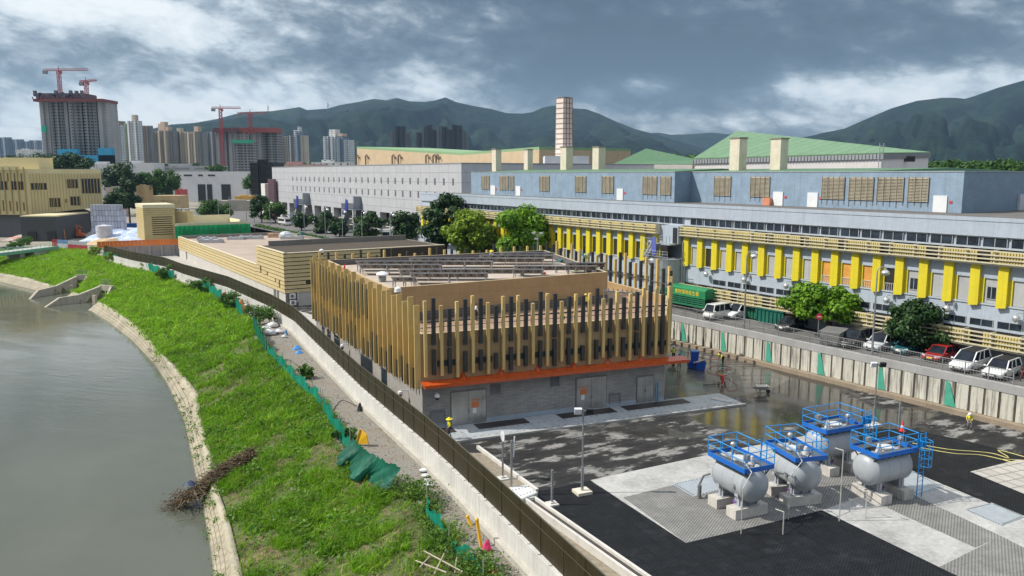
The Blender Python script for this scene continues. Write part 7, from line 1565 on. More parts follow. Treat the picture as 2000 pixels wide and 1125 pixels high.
netstrip(196, 176, 1.9, 1.8, 'farthest green netting stretch below the bridge end', net1); netstrip(174, 158, 1.7, 1.6, 'second green netting stretch from the far end', net1); netstrip(151, 131, 1.8, 1.7, 'green netting stretch beside the two feathery shrubs', net1); netstrip(129, 117, 1.7, 1.5, 'green netting stretch beside the orange sheet', net1)
netstrip(106, 93, 1.9, 1.5, 'dark green netting beside the white sacks', net2); netstrip(92, 70, 1.3, 1.2, 'sagging green netting beside the gravel track', net1, sag=.5); netstrip(69, 58.5, 1.4, 1.3, 'green netting beside the tilted yellow board', net1, sag=.4); netstrip(48, 38.5, 1.1, .9, 'torn green netting under creepers near the lower edge', net1, sag=.6)
# draped tarpaulin
V = []; nx, ny = 110, 34
for i in range(nx):
    y = 57.6 - 6.0 * i / (nx - 1); ii = i * .42
    for j in range(ny):
        q = j / (ny - 1); x = float(xN(y)); hh = 1.25 - .55 * abs(math.sin(i / (nx - 1) * math.pi * 1.5)) * (q ** .5)
        V.append((x - 1.25 * (q ** 1.3) + .12 * math.sin(ii * 1.3 + q * 6) * q, y - .7 * q * math.sin(ii * .3), -.2 + (hh + .25) * (1 - q) ** .8 - .15 * q + .07 * math.sin(ii * 1.25 + q * 7 + 1.5 * math.sin(ii * .4)) + .035 * math.sin(ii * 3.1 - q * 9) + .05))
tag(fastmesh('green_tarpaulin', V, grid_faces(nx, ny), leafmat('tarp_green', (.004, .06, .036), (.010, .15, .09), .06), smooth=True), 'dark green tarpaulin draped down the bank near the yellow board', 'tarpaulin')
lf_shrub = leafmat('leaf_shrub', (.025, .085, .012), (.13, .26, .03), .3)
for k_, (x, y, h, r, lb) in enumerate(((222, 512, 2.6, 2.0, 'feathery pale green shrub at the far end of the netting'), (250, 516, 2.4, 1.7, 'feathery pale shrub, second from the far end of the netting'), (322, 545, 2.8, 1.9, 'dark feathery shrub between two netting stretches'), (405, 572, 2.6, 2.0, 'wide green shrub leaning over the netting'), (455, 604, 3.0, 1.6, 'tall green shrub beside the orange sheet'), (507, 636, 3.2, 2.0, 'largest green shrub, above the white sacks'), (375, 565, 1.8, 1.1, 'small low shrub in the netting gap'), (283, 527, 1.6, 1.2, 'small yellow green shrub on top of the netting'), (598, 740, 1.7, .7, 'small vine covered bush beside the gravel track'), (672, 860, 1.1, .9, 'low dark green bush beside the tilted yellow board'), (186, 500, 2.6, 2.2, 'pale leafy shrub right of the plastic barriers'), (25, 488, 2.4, 2.2, 'dark shrub behind the footbridge, far left'), (46, 484, 3.4, 2.0, 'taller dark shrub behind the footbridge'))):
    p = at(x, y, -.2); tree((p.x, p.y, -.2), h * 1.1, r * 1.2, h * .46, lf_shrub if k_ not in (0, 1, 7, 10) else lf_olive, lb, 'shrubs along the bank top', 1900 if h > 2 else 700, .15, name='shrub', clumps=20, seed=200 + k_, trunk=.05, hollow=.1, cz=h * .52)
VV, FF, k = [], [], 0
for y0, y1, n, hh in ((36, 51.5, 9500, 1.45), (54, 60, 350, .9), (66, 90, 1300, 1.2)):
    y = rng.uniform(y0, y1, n); x = xN(y) + rng.normal(.1 if hh > 1.3 else -.15, .62 if hh > 1.3 else .45, n); a = fbm(x, y, 2.2, 3); kp = a > .42; addvf(*leaves(np.stack([x, y, -.2 + hh * rng.uniform(0, 1, n) * np.clip(a * 2 - .5, .15, 1)], 1)[kp], .095, .6))
fastmesh('creepers', np.concatenate(VV), np.concatenate(FF), leafmat('creeper_leaf', (.035, .10, .012), (.16, .28, .03), .3), kind='stuff')
# driftwood heap over the revetment
t = thing('driftwood_heap', 'heap of brown driftwood and flood debris lying across the stone edge', 'driftwood', tuple(at(400, 950, -3.4)))
KP = [at(340, 990, -4.5), at(392, 962, -3.75), at(430, 925, -2.75), at(492, 888, -2.0)]
def along(u): u = min(.999, max(0, u)) * 3; i = int(u); return KP[i].lerp(KP[i + 1], u - i)
mb = MB()
for i in range(620):
    u = rnd.random() ** .85; w_ = 1.5 - .8 * u; c_ = along(u) + Vector((rnd.gauss(0, .38 * w_), rnd.gauss(0, .75 * w_), abs(rnd.gauss(.2, .26 * w_)))); v = Vector((rnd.gauss(0, 1) + .7, rnd.gauss(0, 1) + .5, rnd.gauss(0, .35))).normalized() * rnd.uniform(.25, 1.2); mb.tube(c_ - v * .5, c_ + v * .5, rnd.uniform(.008, .034), 4)
for i in range(22): c_ = KP[0] + Vector((rnd.uniform(-1.2, .6), rnd.uniform(-.8, .8), rnd.uniform(-.1, .25))); v = Vector((rnd.uniform(-1, -.2), rnd.uniform(-.5, .5), rnd.uniform(-.1, .3))); mb.tube(c_, c_ + v, .025, 5, .008)
mb.build('branches', plain('driftwood', (.16, .115, .07), .95, .4, 2, island=.4), t)
C = np.array([tuple(along(rnd.random() ** .8) + Vector((rnd.gauss(0, .34), rnd.gauss(0, .5), abs(rnd.gauss(.12, .2))))) for _ in range(4600)]); V, F = leaves(C, .10, .2); fastmesh('debris', V, F, leafmat('debris_leaf', (.04, .028, .014), (.18, .125, .065), .1), t)
# litter and site bits along the track
sack = plain('white_sack', (.62, .61, .62), .8, .12, 3, bmp=.3)
for k_, (x, y, s_, lb) in enumerate(((527, 655, .75, 'large white sack at the near end of the sack pile'), (546, 652, .6, 'white sack at the right of the sack pile'), (533, 640, .7, 'white sack at the back of the sack pile'), (520, 646, .6, 'white sack at the left of the pile beside the netting'), (556, 660, .35, 'small white sack lying apart at the right'))):
    p = at(x, y, -.2); mb = MB(); mb.ball(p + Vector((0, 0, s_ * .5)), s_ * 1.15, s_, s_ * .62, 10, 7, .10); mb.tube(p + Vector((0, 0, s_ * .95)), p + Vector((.1, 0, s_ * 1.35)), .12, 6, .2); tag(mb.build('sack', sack, smooth=True), lb, 'sack', 'white sacks on the gravel track')
for k_, (x, y, s_, lb) in enumerate(((828, 922, .26, 'pale sandbag by the wall foot, farthest of the four'), (831, 932, .24, 'pale sandbag, second from the far end'), (833, 942, .25, 'pale sandbag, third from the far end'), (838, 950, .27, 'pale sandbag, nearest of the four'))):
    p = at(x, y, -.15); mb = MB(); mb.ball(p + Vector((0, 0, .13)), s_ * 1.3, s_, s_ * .55, 8, 6, .12); tag(mb.build('sandbag', sack, smooth=True), lb, 'sandbag', 'sandbags at the wall foot')
def cloth(x, y, w_, h, col, nm, lb, cat, z=-.15, seed=1):
    p = at(x, y, z); V = []
    for i in range(12):
        for j in range(9): u, v = i / 11 - .5, j / 8 - .5; V.append((p.x + u * w_, p.y + v * w_ * .8, z + .02 + h * max(0, 1 - 3.2 * (u * u + v * v)) * (.4 + 1.1 * float(fbm(u * 5 + seed, v * 5 + seed, 1, 3)))))
    tag(fastmesh(nm, V, grid_faces(12, 9), plain('cloth' + lb[:10], col, .6, .15)), lb, cat)
cloth(580, 682, 1.0, .4, (.03, .22, .58), 'blue_sheet', 'crumpled bright blue sheet on the gravel, the upper one', 'plastic sheet'); cloth(584, 690, .9, .3, (.03, .22, .58), 'blue_sheet', 'crumpled bright blue sheet on the gravel, the lower one', 'plastic sheet', seed=7); cloth(703, 803, .5, .7, (.02, .02, .025), 'black_bag', 'small black bag at the foot of the concrete wall', 'bag'); cloth(951, 1077, .6, .6, (.62, .03, .14), 'red_bag', 'crimson plastic bag beside the creepers near the lower edge', 'bag'); cloth(962, 1118, .5, .4, (.6, .04, .03), 'red_cloth', 'red cloth at the lower edge beside the wall', 'cloth')
cloth(470, 606, 1.4, 1.5, (.70, .22, .03), 'orange_sheet', 'crumpled orange sheet beside the netting halfway along the bank', 'plastic sheet'); cloth(438, 580, .8, .8, (.55, .05, .14), 'pink_sheet', 'small crimson sheet behind the netting', 'plastic sheet'); cloth(559, 655, .5, .7, (.06, .25, .5), 'blue_drum', 'small blue bundle beside the white sacks', 'bundle'); cloth(371, 947, .9, .3, (.015, .03, .08), 'dark_board', 'dark blue board lying against the driftwood heap', 'board', z=-3.1)
ybm = plain('yellow_board', (.75, .42, .02), .5, .1)
p = at(706, 872, -.2); t = thing('barrier_board', 'tilted yellow plastic barrier board beside the netting', 'barrier', tuple(p)); mb = MB(); q = [p + Vector(v) for v in ((-.5, .1, .05), (.55, -.2, .3), (.42, -.1, 1.0), (-.1, .2, 1.35))]; u = Vector((.04, .1, 0)); mb.add(q + [v + u for v in q], [(0, 1, 2, 3), (7, 6, 5, 4), (0, 4, 5, 1), (1, 5, 6, 2), (2, 6, 7, 3), (3, 7, 4, 0)])
mb.beam(q[0] + Vector((0, -.04, 0)), q[3] + Vector((0, -.04, 0)), .1); mb.beam(q[1] + Vector((0, -.04, 0)), q[2] + Vector((0, -.04, 0)), .1); mb.build('board', ybm, t)
for x, y, h, lb in ((940, 1070, 1.5, 'leaning yellow strip among the creepers near the lower edge'), (921, 1030, .5, 'small yellow post top beside the wall foot')):
    p = at(x, y, -.2); mb = MB(); mb.beam(p, p + Vector((-.25, .3, h)), .16, .1); mb.ball(p + Vector((-.25, .3, h + .05)), .12, .12, .12, 8, 6); tag(mb.build('yellow_post', ybm), lb, 'post')
bam = plain('bamboo_grey', (.38, .33, .25), .8, .2)
for k_, (a_, b_2, lb) in enumerate((((812, 1095), (872, 1118), 'lower long bamboo pole of the fallen lattice'), ((828, 1076), (906, 1118), 'upper long bamboo pole of the fallen lattice'), ((848, 1122), (872, 1072), 'first cross pole of the fallen lattice'), ((820, 1108), (840, 1086), 'short cross pole of the fallen lattice'), ((888, 1124), (893, 1082), 'rightmost cross pole of the fallen lattice'))):
    a, b2 = at(*a_, -.1), at(*b_2, .5); mb = MB(); mb.tube(a, b2, .04, 6)
    for u in (.25, .5, .75): mb.tube(a.lerp(b2, u - .01), a.lerp(b2, u + .01), .05, 6)
    tag(mb.build('bamboo_pole', bam), lb, 'bamboo pole', 'fallen bamboo lattice on the bank')
p = at(488, 995, -2.9); mb = MB(); mb.tube(p, p + Vector((.5, .35, .12)), .09, 8); mb.ball(p, .1, .1, .1, 8, 6); tag(mb.build('white_bottle', whitep), 'white plastic bottle lying on the grassy bank', 'bottle')
# ================================================================ vehicles
tyre = plain('tyre', (.018, .018, .019), .85); rim = plain('wheel_rim', (.42, .43, .45), .3, .1, metal=.8); cglass = glass('car_glass', (.010, .014, .02), .12); cglass.node_tree.nodes['Principled BSDF'].inputs['Specular IOR Level'].default_value = .25; headl = plain('headlamp', (.70, .72, .74), .12, .05); taill = plain('tail_lamp', (.45, .02, .02), .2); platew = plain('plate_white', (.75, .75, .72), .5); platey = plain('plate_yellow', (.75, .55, .05), .5); trim = plain('black_trim', (.02, .02, .022), .5)
def paint(c): return plain('paint_%.2f_%.2f_%.2f' % c, c, .22, .05, .5, spec=.4, coat=.25)
def car(lab, col, L=4.6, W_=1.8, Hh=1.55, kind='suv', roof=None, plate=platew, name='parked_car', cat='car', grp_='cars parked above the retaining wall'):
    """built along +x; body loft with a separate glasshouse, wheels, lamps"""
    t = proto(name, lab, cat, grp_); m = paint(col); rm = plain('dark_roof', roof, .55, .05, .5, spec=.05) if roof else m; h = L / 2; w2 = W_ / 2; zb = Hh * .56; gz = .26
    hood = {'suv': .27, 'mpv': .235, 'sedan': .27, 'van': .08, 'kei': .10}[kind]; ws = {'suv': .16, 'mpv': .20, 'sedan': .16, 'van': .10, 'kei': .10}[kind]; rear = {'suv': .06, 'mpv': .04, 'sedan': .17, 'van': .02, 'kei': .03}[kind]
    st = [(h, .62, .80, .34), (h - .10, .74, .90, .26), (h - .45, .84, .97, gz), (h - L * hood, .98, 1.0, gz), (0, 1.0, 1.0, gz), (-h + .5, 1.0, 1.0, gz), (-h + .1, .98, .95, .3), (-h, .88, .86, .4)]
    mb = MB(); P = []
    for x, zf, wf, z0 in st:
        zt = zb * zf; y = w2 * wf
        P += [(x, -y * .92, z0), (x, -y, z0 + (zt - z0) * .45), (x, -y * .97, zt - .06), (x, -y * .86, zt), (x, y * .86, zt), (x, y * .97, zt - .06), (x, y, z0 + (zt - z0) * .45), (x, y * .92, z0)]
    F = []
    for i in range(len(st) - 1):
        for j in range(8): F.append((i * 8 + j, i * 8 + (j + 1) % 8, (i + 1) * 8 + (j + 1) % 8, (i + 1) * 8 + j))
    F += [tuple(range(8)), tuple(range((len(st) - 1) * 8, len(st) * 8))]; mb.add(P, F); mb.build('body', m, t, smooth=50)
    x0, x1 = h - L * hood + .08, -h + .12; xr0, xr1 = x0 - L * ws, x1 + L * rear; yb, yt = w2 * .90, w2 * .74
    mb = MB(); mb.add([(x0, -yb, zb - .02), (x0, yb, zb - .02), (x1, yb, zb - .02), (x1, -yb, zb - .02), (xr0, -yt, Hh - .06), (xr0, yt, Hh - .06), (xr1, yt, Hh - .06), (xr1, -yt, Hh - .06)], [(0, 1, 5, 4), (1, 2, 6, 5), (2, 3, 7, 6), (3, 0, 4, 7)]); mb.build('window', cglass, t)
    mb = MB(); xm = (xr0 + xr1) / 2; mb.add([(xr0 + .05, -yt, Hh - .062), (xr0 + .05, yt, Hh - .062), (xr1 - .05, yt, Hh - .062), (xr1 - .05, -yt, Hh - .062), (xr0 - .2, -yt * .86, Hh), (xr0 - .2, yt * .86, Hh), (xr1 + .12, yt * .86, Hh), (xr1 + .12, -yt * .86, Hh)], [(0, 1, 5, 4), (1, 2, 6, 5), (2, 3, 7, 6), (3, 0, 4, 7), (4, 5, 6, 7), (0, 3, 2, 1)])
    mb.build('roof', rm, t, smooth=50)
    for s_ in (-1, 1):
        mb = MB()
        A_ = [Vector((x0, s_ * yb, zb)), Vector((x1, s_ * yb, zb))]; B_ = [Vector((xr0, s_ * yt, Hh - .06)), Vector((xr1, s_ * yt, Hh - .06))]; mb.beam(A_[0], B_[0], .09); mb.beam(A_[1], B_[1], .12)
        for u in ((.34, .62) if kind != 'sedan' else (.5,)): mb.beam(A_[0].lerp(A_[1], u), B_[0].lerp(B_[1], u), .08)
        mb.beam(B_[0], B_[1], .085); mb.build('pillar', m, t)
    mb = MB(); mb.box(h - .12, h + .012, -w2 * .5, w2 * .5, .36, .52); mb.box(h - .3, h - .03, -w2 * .72, w2 * .72, .22, .34); mb.build('grille', trim, t)
    for s_ in (-1, 1):
        mb = MB(); mb.add([(h - .04, s_ * w2 * .52, .54), (h - .32, s_ * w2 * .94, .60), (h - .32, s_ * w2 * .92, .74), (h - .07, s_ * w2 * .52, .64)], [(0, 1, 2, 3)]); mb.add([(h - .01, s_ * w2 * .52, .54), (h - .28, s_ * w2 * .97, .60), (h - .30, s_ * w2 * .95, .76), (h - .05, s_ * w2 * .52, .66)], [(0, 1, 2, 3)]); mb.build('headlight', headl, t)
        mb = MB(); mb.box(-h - .02, -h + .1, s_ * w2 * .62 - .1, s_ * w2 * .62 + .14, zb * .72, zb * .95); mb.build('tail_light', taill, t)
        mb = MB(); mb.ball((x0 - .1, s_ * (w2 + .1), zb + .06), .1, .13, .09, 8, 6); mb.build('mirror', m, t)
        for x in (h - L * .185, -h + L * .19):
            R_ = .33 if kind != 'kei' else .29; q = (x, s_ * (w2 - .11), R_); mb = MB(); pr = [(R_ * .6, -.11), (R_, -.09), (R_, .09), (R_ * .6, .11)]; P = []; n = 16
            mb.lathe(pr, q, 16, 'x', R(90)); w_ = mb.build('wheel', tyre, t)
            mb = MB(); mb.lathe([(.03, -.125), (R_ * .62, -.118), (R_ * .62, .118), (.03, .125)], q, 10, 'x', R(90)); mb.build('rim', rim, w_)
    mb = MB(); mb.box(h + .013, h + .03, -.26, .26, .40, .51); mb.build('number_plate', plate, t)
    return t
def facing(px, py, deg): return at(px, py, ZS), R(deg)
nose = math.degrees(math.atan2(YB.n.y, YB.n.x))      # straight out from the factory wall towards the yard
def park(t, px, py, turn=0): place(t, tuple(at(px, py, ZS) + Vector((0, 0, .005))), R(nose + turn)); return t
c1 = park(car('white people carrier with a black roof, left of the rightmost car', (.70, .71, .72), 4.8, 1.85, 1.75, 'mpv', (.03, .03, .035)), 1893, 720, 5)
c2 = park(car('white car with black roof and sloping bonnet, rightmost of the parked cars', (.72, .73, .73), 4.4, 1.8, 1.6, 'suv', (.025, .025, .03)), 1955, 735, 5)
c3 = park(car('red car parked right of the dark tree', (.30, .025, .025), 4.5, 1.75, 1.42, 'sedan', plate=platey), 1838, 702, 2)
c4 = park(car('silver white car with black roof behind the near street lamp', (.52, .54, .56), 4.6, 1.8, 1.6, 'suv', (.04, .045, .05)), 1722, 681, 5)
c5 = park(car('teal car half hidden behind the dark tree', (.02, .13, .15), 4.4, 1.75, 1.45, 'sedan'), 1775, 688, 4)
c6 = park(car('black people carrier with open tinted windows left of the street lamp', (.02, .021, .024), 4.8, 1.85, 1.8, 'mpv'), 1672, 675, 5)
c7 = park(car('black car with pale windscreen left of the round red sign', (.022, .022, .025), 4.6, 1.8, 1.5, 'suv'), 1545, 643, 8)
c8 = park(car('white people carrier left of the green skip', (.68, .69, .70), 4.7, 1.75, 1.75, 'mpv'), 1443, 620, 6)
c9 = park(car('small white van with upright cab, left of the white people carrier', (.66, .66, .64), 3.9, 1.6, 1.9, 'kei'), 1400, 622, 6)
for x, y, c, kind, lb, hh in ((632, 451, (.62, .63, .64), 'suv', 'distant white car between two roadside trees', 1.6), (646, 456, (.5, .52, .54), 'sedan', 'distant silver car by the third roadside tree', 1.45), (640, 447, (.05, .06, .08), 'sedan', 'distant dark car behind the silver one', 1.45), (580, 443, (.66, .66, .64), 'kei', 'distant white van left of the small round tree', 2.0)):
    t = car(lb, c, 4.5, 1.75, hh, kind, grp_='distant vehicles on the back road'); place(t, tuple(at(x, y, ZS)), R(nose + 70))
def boxvan(lab, p, rz, L, W_, Hh, cab, col, name, cat, glassy=False, grp_='distant vehicles on the back road'):
    t = thing(name, lab, cat, tuple(p), grp_); f = frame(p, rz); m = paint(col); h = L / 2
    mb = MB(); mb.box(-h, h - cab, -W_ / 2, W_ / 2, .75, Hh, f); mb.build('cargo_body', m, t)
    mb = MB(); mb.add([f(h - cab + .06, -W_ / 2 * .95, .5), f(h, -W_ / 2 * .95, .5), f(h, W_ / 2 * .95, .5), f(h - cab + .06, W_ / 2 * .95, .5), f(h - cab + .06, -W_ / 2 * .9, Hh * .86), f(h - .5, -W_ / 2 * .9, Hh * .86), f(h - .5, W_ / 2 * .9, Hh * .86), f(h - cab + .06, W_ / 2 * .9, Hh * .86)], [(0, 3, 2, 1), (4, 5, 6, 7), (0, 1, 5, 4), (1, 2, 6, 5), (2, 3, 7, 6), (3, 0, 4, 7)]); mb.build('cab', m, t)
    mb = MB(); mb.add([f(h + .02 - .25, -W_ * .42, Hh * .5), f(h + .02 - .25, W_ * .42, Hh * .5), f(h - .46, W_ * .42, Hh * .82), f(h - .46, -W_ * .42, Hh * .82)], [(0, 1, 2, 3)])
    if glassy:
        for s_ in (-1, 1): mb.box(-h + .3, h - cab, s_ * (W_ / 2 + .012) - .01, s_ * (W_ / 2 + .012) + .01, Hh * .55, Hh * .86, f)
    mb.build('window', cglass, t)
    for x in (h - .9, -h + 1.1):
        for s_ in (-1, 1): mb = MB(); mb.lathe([(.2, -.12), (.42, -.1), (.42, .1), (.2, .12)], tuple(f(x, s_ * (W_ / 2 - .12), .42)), 14, 'x', rz + R(90)); mb.build('wheel', tyre, t)
    return t
boxvan('white minibus with a dark window band on the back road', at(556, 440, ZS), R(nose + 95), 6.6, 2.1, 2.7, 1.2, (.66, .66, .65), 'minibus', 'minibus', True)
boxvan('white truck behind the parapet of the plank building', at(756, 470, ZS), R(nose + 60), 6.0, 2.1, 3.0, 1.7, (.66, .67, .66), 'truck', 'truck')
# green covered lorry and skips below the factory
rzw = math.atan2(D2[1], D2[0])
p = at(1352, 606, ZS); t = thing('covered_truck', 'truck with green canvas cover and yellow lettering beside the finned building', 'truck', tuple(p)); fw = frame(p, rzw + math.pi); gcan = plain('green_canvas', (.012, .20, .075), .6, .15, .8); gfr = plain('green_frame', (.02, .16, .08), .5)
mb = MB(); mb.add([fw(-3.6, -1.1, 1.9), fw(3.2, -1.1, 1.9), fw(3.2, 1.1, 1.9), fw(-3.6, 1.1, 1.9), fw(-3.6, -1.1, 2.9), fw(3.2, -1.1, 2.9), fw(3.2, 1.1, 2.9), fw(-3.6, 1.1, 2.9), fw(-3.5, -.6, 3.15), fw(3.1, -.6, 3.15), fw(3.1, .6, 3.15), fw(-3.5, .6, 3.15)], [(0, 1, 5, 4), (1, 2, 6, 5), (2, 3, 7, 6), (3, 0, 4, 7), (4, 5, 9, 8), (6, 7, 11, 10), (8, 9, 10, 11), (5, 6, 10, 9), (7, 4, 8, 11)]); mb.build('canopy', gcan, t)
mb = MB(); mb.box(-3.6, 3.2, -1.1, 1.1, .75, 1.0, fw)
for z in (1.15, 1.4, 1.65): mb.box(-3.6, 3.2, -1.12, -1.04, z, z + .12, fw); mb.box(-3.6, 3.2, 1.04, 1.12, z, z + .12, fw)
for x in np.linspace(-3.5, 3.1, 7): mb.box(x, x + .07, -1.1, -1.03, 1, 1.9, fw); mb.box(x, x + .07, 1.03, 1.1, 1, 1.9, fw)
mb.build('bed', gfr, t)
mb = MB(); mb.box(-5.6, -3.75, -1.05, 1.05, .5, 2.5, fw); mb.build('cab', gfr, t); mb = MB(); mb.box(-5.63, -5.61, -.9, .9, 1.5, 2.3, fw); mb.box(-5.4, -4.3, -1.07, -1.055, 1.5, 2.2, fw); mb.build('window', cglass, t)
for x in (-4.7, 1.6, 2.5):
    for s_ in (-1, 1): mb = MB(); mb.lathe([(.2, -.12), (.45, -.1), (.45, .1), (.2, .12)], tuple(fw(x, s_ * .95, .45)), 14, 'x', rzw + R(90)); mb.build('wheel', tyre, t)
def lettering(txt, size, loc, nrm, mat, parent, name='lettering'):
    cu = bpy.data.curves.new(name, 'FONT'); cu.body = txt; cu.size = size; cu.extrude = .008; cu.align_x = 'CENTER'; cu.align_y = 'CENTER'; tmp = bpy.data.objects.new('tmp', cu); COL.objects.link(tmp)
    dg = bpy.context.evaluated_depsgraph_get(); me = bpy.data.meshes.new_from_object(tmp.evaluated_get(dg)); bpy.data.objects.remove(tmp)
    if len(me.vertices) == 0: return
    nrm = Vector(nrm).normalized(); xax = Vector((0, 0, 1)).cross(nrm).normalized(); yax = nrm.cross(xax); off = wl(parent) if parent else Vector((0, 0, 0))
    for v in me.vertices: c = v.co.copy(); v.co = Vector(loc) + xax * c.x + yax * c.y + nrm * c.z - off
    me.materials.clear(); me.materials.append(mat); o = bpy.data.objects.new(name, me); COL.objects.link(o); o.parent = parent; WL[o.name] = off; return o
q = fw(0, 0, 0); sd_ = fw(0, 1.12, 2.42); sd2 = fw(0, -1.12, 2.42); sidep = sd_ if (Vector((YB.n.x, YB.n.y, 0)).dot(sd_ - q) > 0) else sd2
try: lettering('\u98df\u7269\u74b0\u5883\u885b\u751f\u7f72', .62, sidep, (YB.n.x, YB.n.y, 0), plain('letter_yellow', (.72, .58, .06), .6), t)
except Exception as e: print('lettering', e)
def skip(px, py, L, W_, h, lab, col, open_=True, rz=None):
    p = at(px, py, ZS); t = thing('skip', lab, 'skip', tuple(p)); f = frame(p, rzw + math.pi if rz is None else rz); m = plain('skip' + lab[:10], col, .5, .15, .8, streak=.25); mb = MB()
    mb.add([f(-L / 2 + .3, -W_ / 2, .15), f(L / 2 - .3, -W_ / 2, .15), f(L / 2 - .3, W_ / 2, .15), f(-L / 2 + .3, W_ / 2, .15), f(-L / 2, -W_ / 2, h), f(L / 2, -W_ / 2, h), f(L / 2, W_ / 2, h), f(-L / 2, W_ / 2, h)], [(0, 3, 2, 1), (0, 1, 5, 4), (1, 2, 6, 5), (2, 3, 7, 6), (3, 0, 4, 7), (4, 5, 6, 7)]); mb.build('body', m, t); mb = MB()
    for s_ in (-1, 1):
        for x in np.linspace(-L / 2 + .4, L / 2 - .4, 7): mb.beam(f(x, s_ * (W_ / 2 + .05), .2), f(x, s_ * (W_ / 2 + .05), h), .1)
        mb.beam(f(-L / 2, s_ * (W_ / 2 + .06), h), f(L / 2, s_ * (W_ / 2 + .06), h), .13)
    for x in np.linspace(-L / 2 + .3, L / 2 - .3, 6): mb.beam(f(x, -W_ / 2, h + .05), f(x, W_ / 2, h + .05), .09)
    mb.build('ribs', m, t); return t
skip(1512, 632, 4.2, 2.0, 1.75, 'dark green covered skip left of the black car', (.012, .12, .085)); skip(1475, 622, 3.6, 1.9, 1.5, 'green frame skip right of the white people carrier', (.02, .14, .08)); skip(1628, 672, 3.4, 1.9, 1.5, 'grey mesh covered trailer left of the black people carrier', (.22, .22, .21), rz=R(nose + 20)); skip(1418, 604, 5, 2, 2.0, 'dark brown covered lorry body behind the white vehicles', (.07, .055, .045))
# round red traffic sign and notices on the wall by the tree
p = at(1597, 664, ZS); t = thing('traffic_sign', 'round red traffic sign on a post left of the bright green tree', 'traffic sign', tuple(p)); mb = MB(); mb.tube(p, p + Vector((0, 0, 2.9)), .05, 8); mb.build('pole', steel, t)
fs = Fr(p.to_2d(), (1, -.0), True); mb = MB(); mb.lathe([(.32, -.02), (.32, .02)], (p.x, p.y - .08, p.z + 2.55), 20, 'x', R(-100)); mb.build('sign_disc', plain('sign_red', (.62, .03, .04), .4), t)
mb = MB(); d_ = Vector((math.cos(R(-100)), math.sin(R(-100)), 0)); c_ = Vector((p.x, p.y - .08, p.z + 2.55)) + d_ * .03; l_ = Vector((-d_.y, d_.x, 0)); mb.beam(c_ - l_ * .2, c_ + l_ * .2, .02, .1); mb.build('white_bar', whitep, t)
# bicycles leaning by the wall
def bicycle(px, py, rz, lab):
    p = at(px, py, ZS); t = thing('bicycle', lab, 'bicycle', tuple(p), 'bicycles by the factory wall'); f = frame(p, rz)
    for x in (-.52, .52):
        mb = MB(); q = [f(x + .32 * math.cos(u), 0, .33 + .32 * math.sin(u)) for u in np.linspace(0, 2 * math.pi, 17)]; mb.path(q, .022, 5); mb.build('wheel', tyre, t)
    mb = MB(); A_, B_, C2, D2_, E2 = f(-.52, 0, .33), f(-.18, 0, .85), f(-.05, 0, .3), f(.36, 0, .85), f(.52, 0, .33)
    for u, v in ((A_, B_), (B_, C2), (C2, A_), (B_, D2_), (C2, D2_), (D2_, E2)): mb.tube(u, v, .022, 6)
    mb.tube(f(.36, -.26, 1.0), f(.36, .26, 1.0), .02, 6); mb.tube(D2_, f(.36, 0, 1.0), .02, 6); mb.build('frame', plain('bike_red', (.28, .05, .05), .5), t); mb = MB(); mb.cbox(tuple(f(-.2, 0, .9)), .26, .14, .06, rz); mb.build('saddle', trim, t)
for x, y, a_, lb in ((1632, 654, 20, 'bicycle behind the trunk of the bright green tree'), (1833, 693, 30, 'bicycle behind the red car, left of the two'), (1846, 697, 10, 'bicycle behind the red car, right of the two'), (1880, 702, 15, 'bicycle behind the white people carrier'), (1962, 718, 40, 'bicycle behind the rightmost white car'), (1995, 742, 50, 'reddish bicycle at the right edge beside the rightmost car')): bicycle(x, y, R(a_), lb)

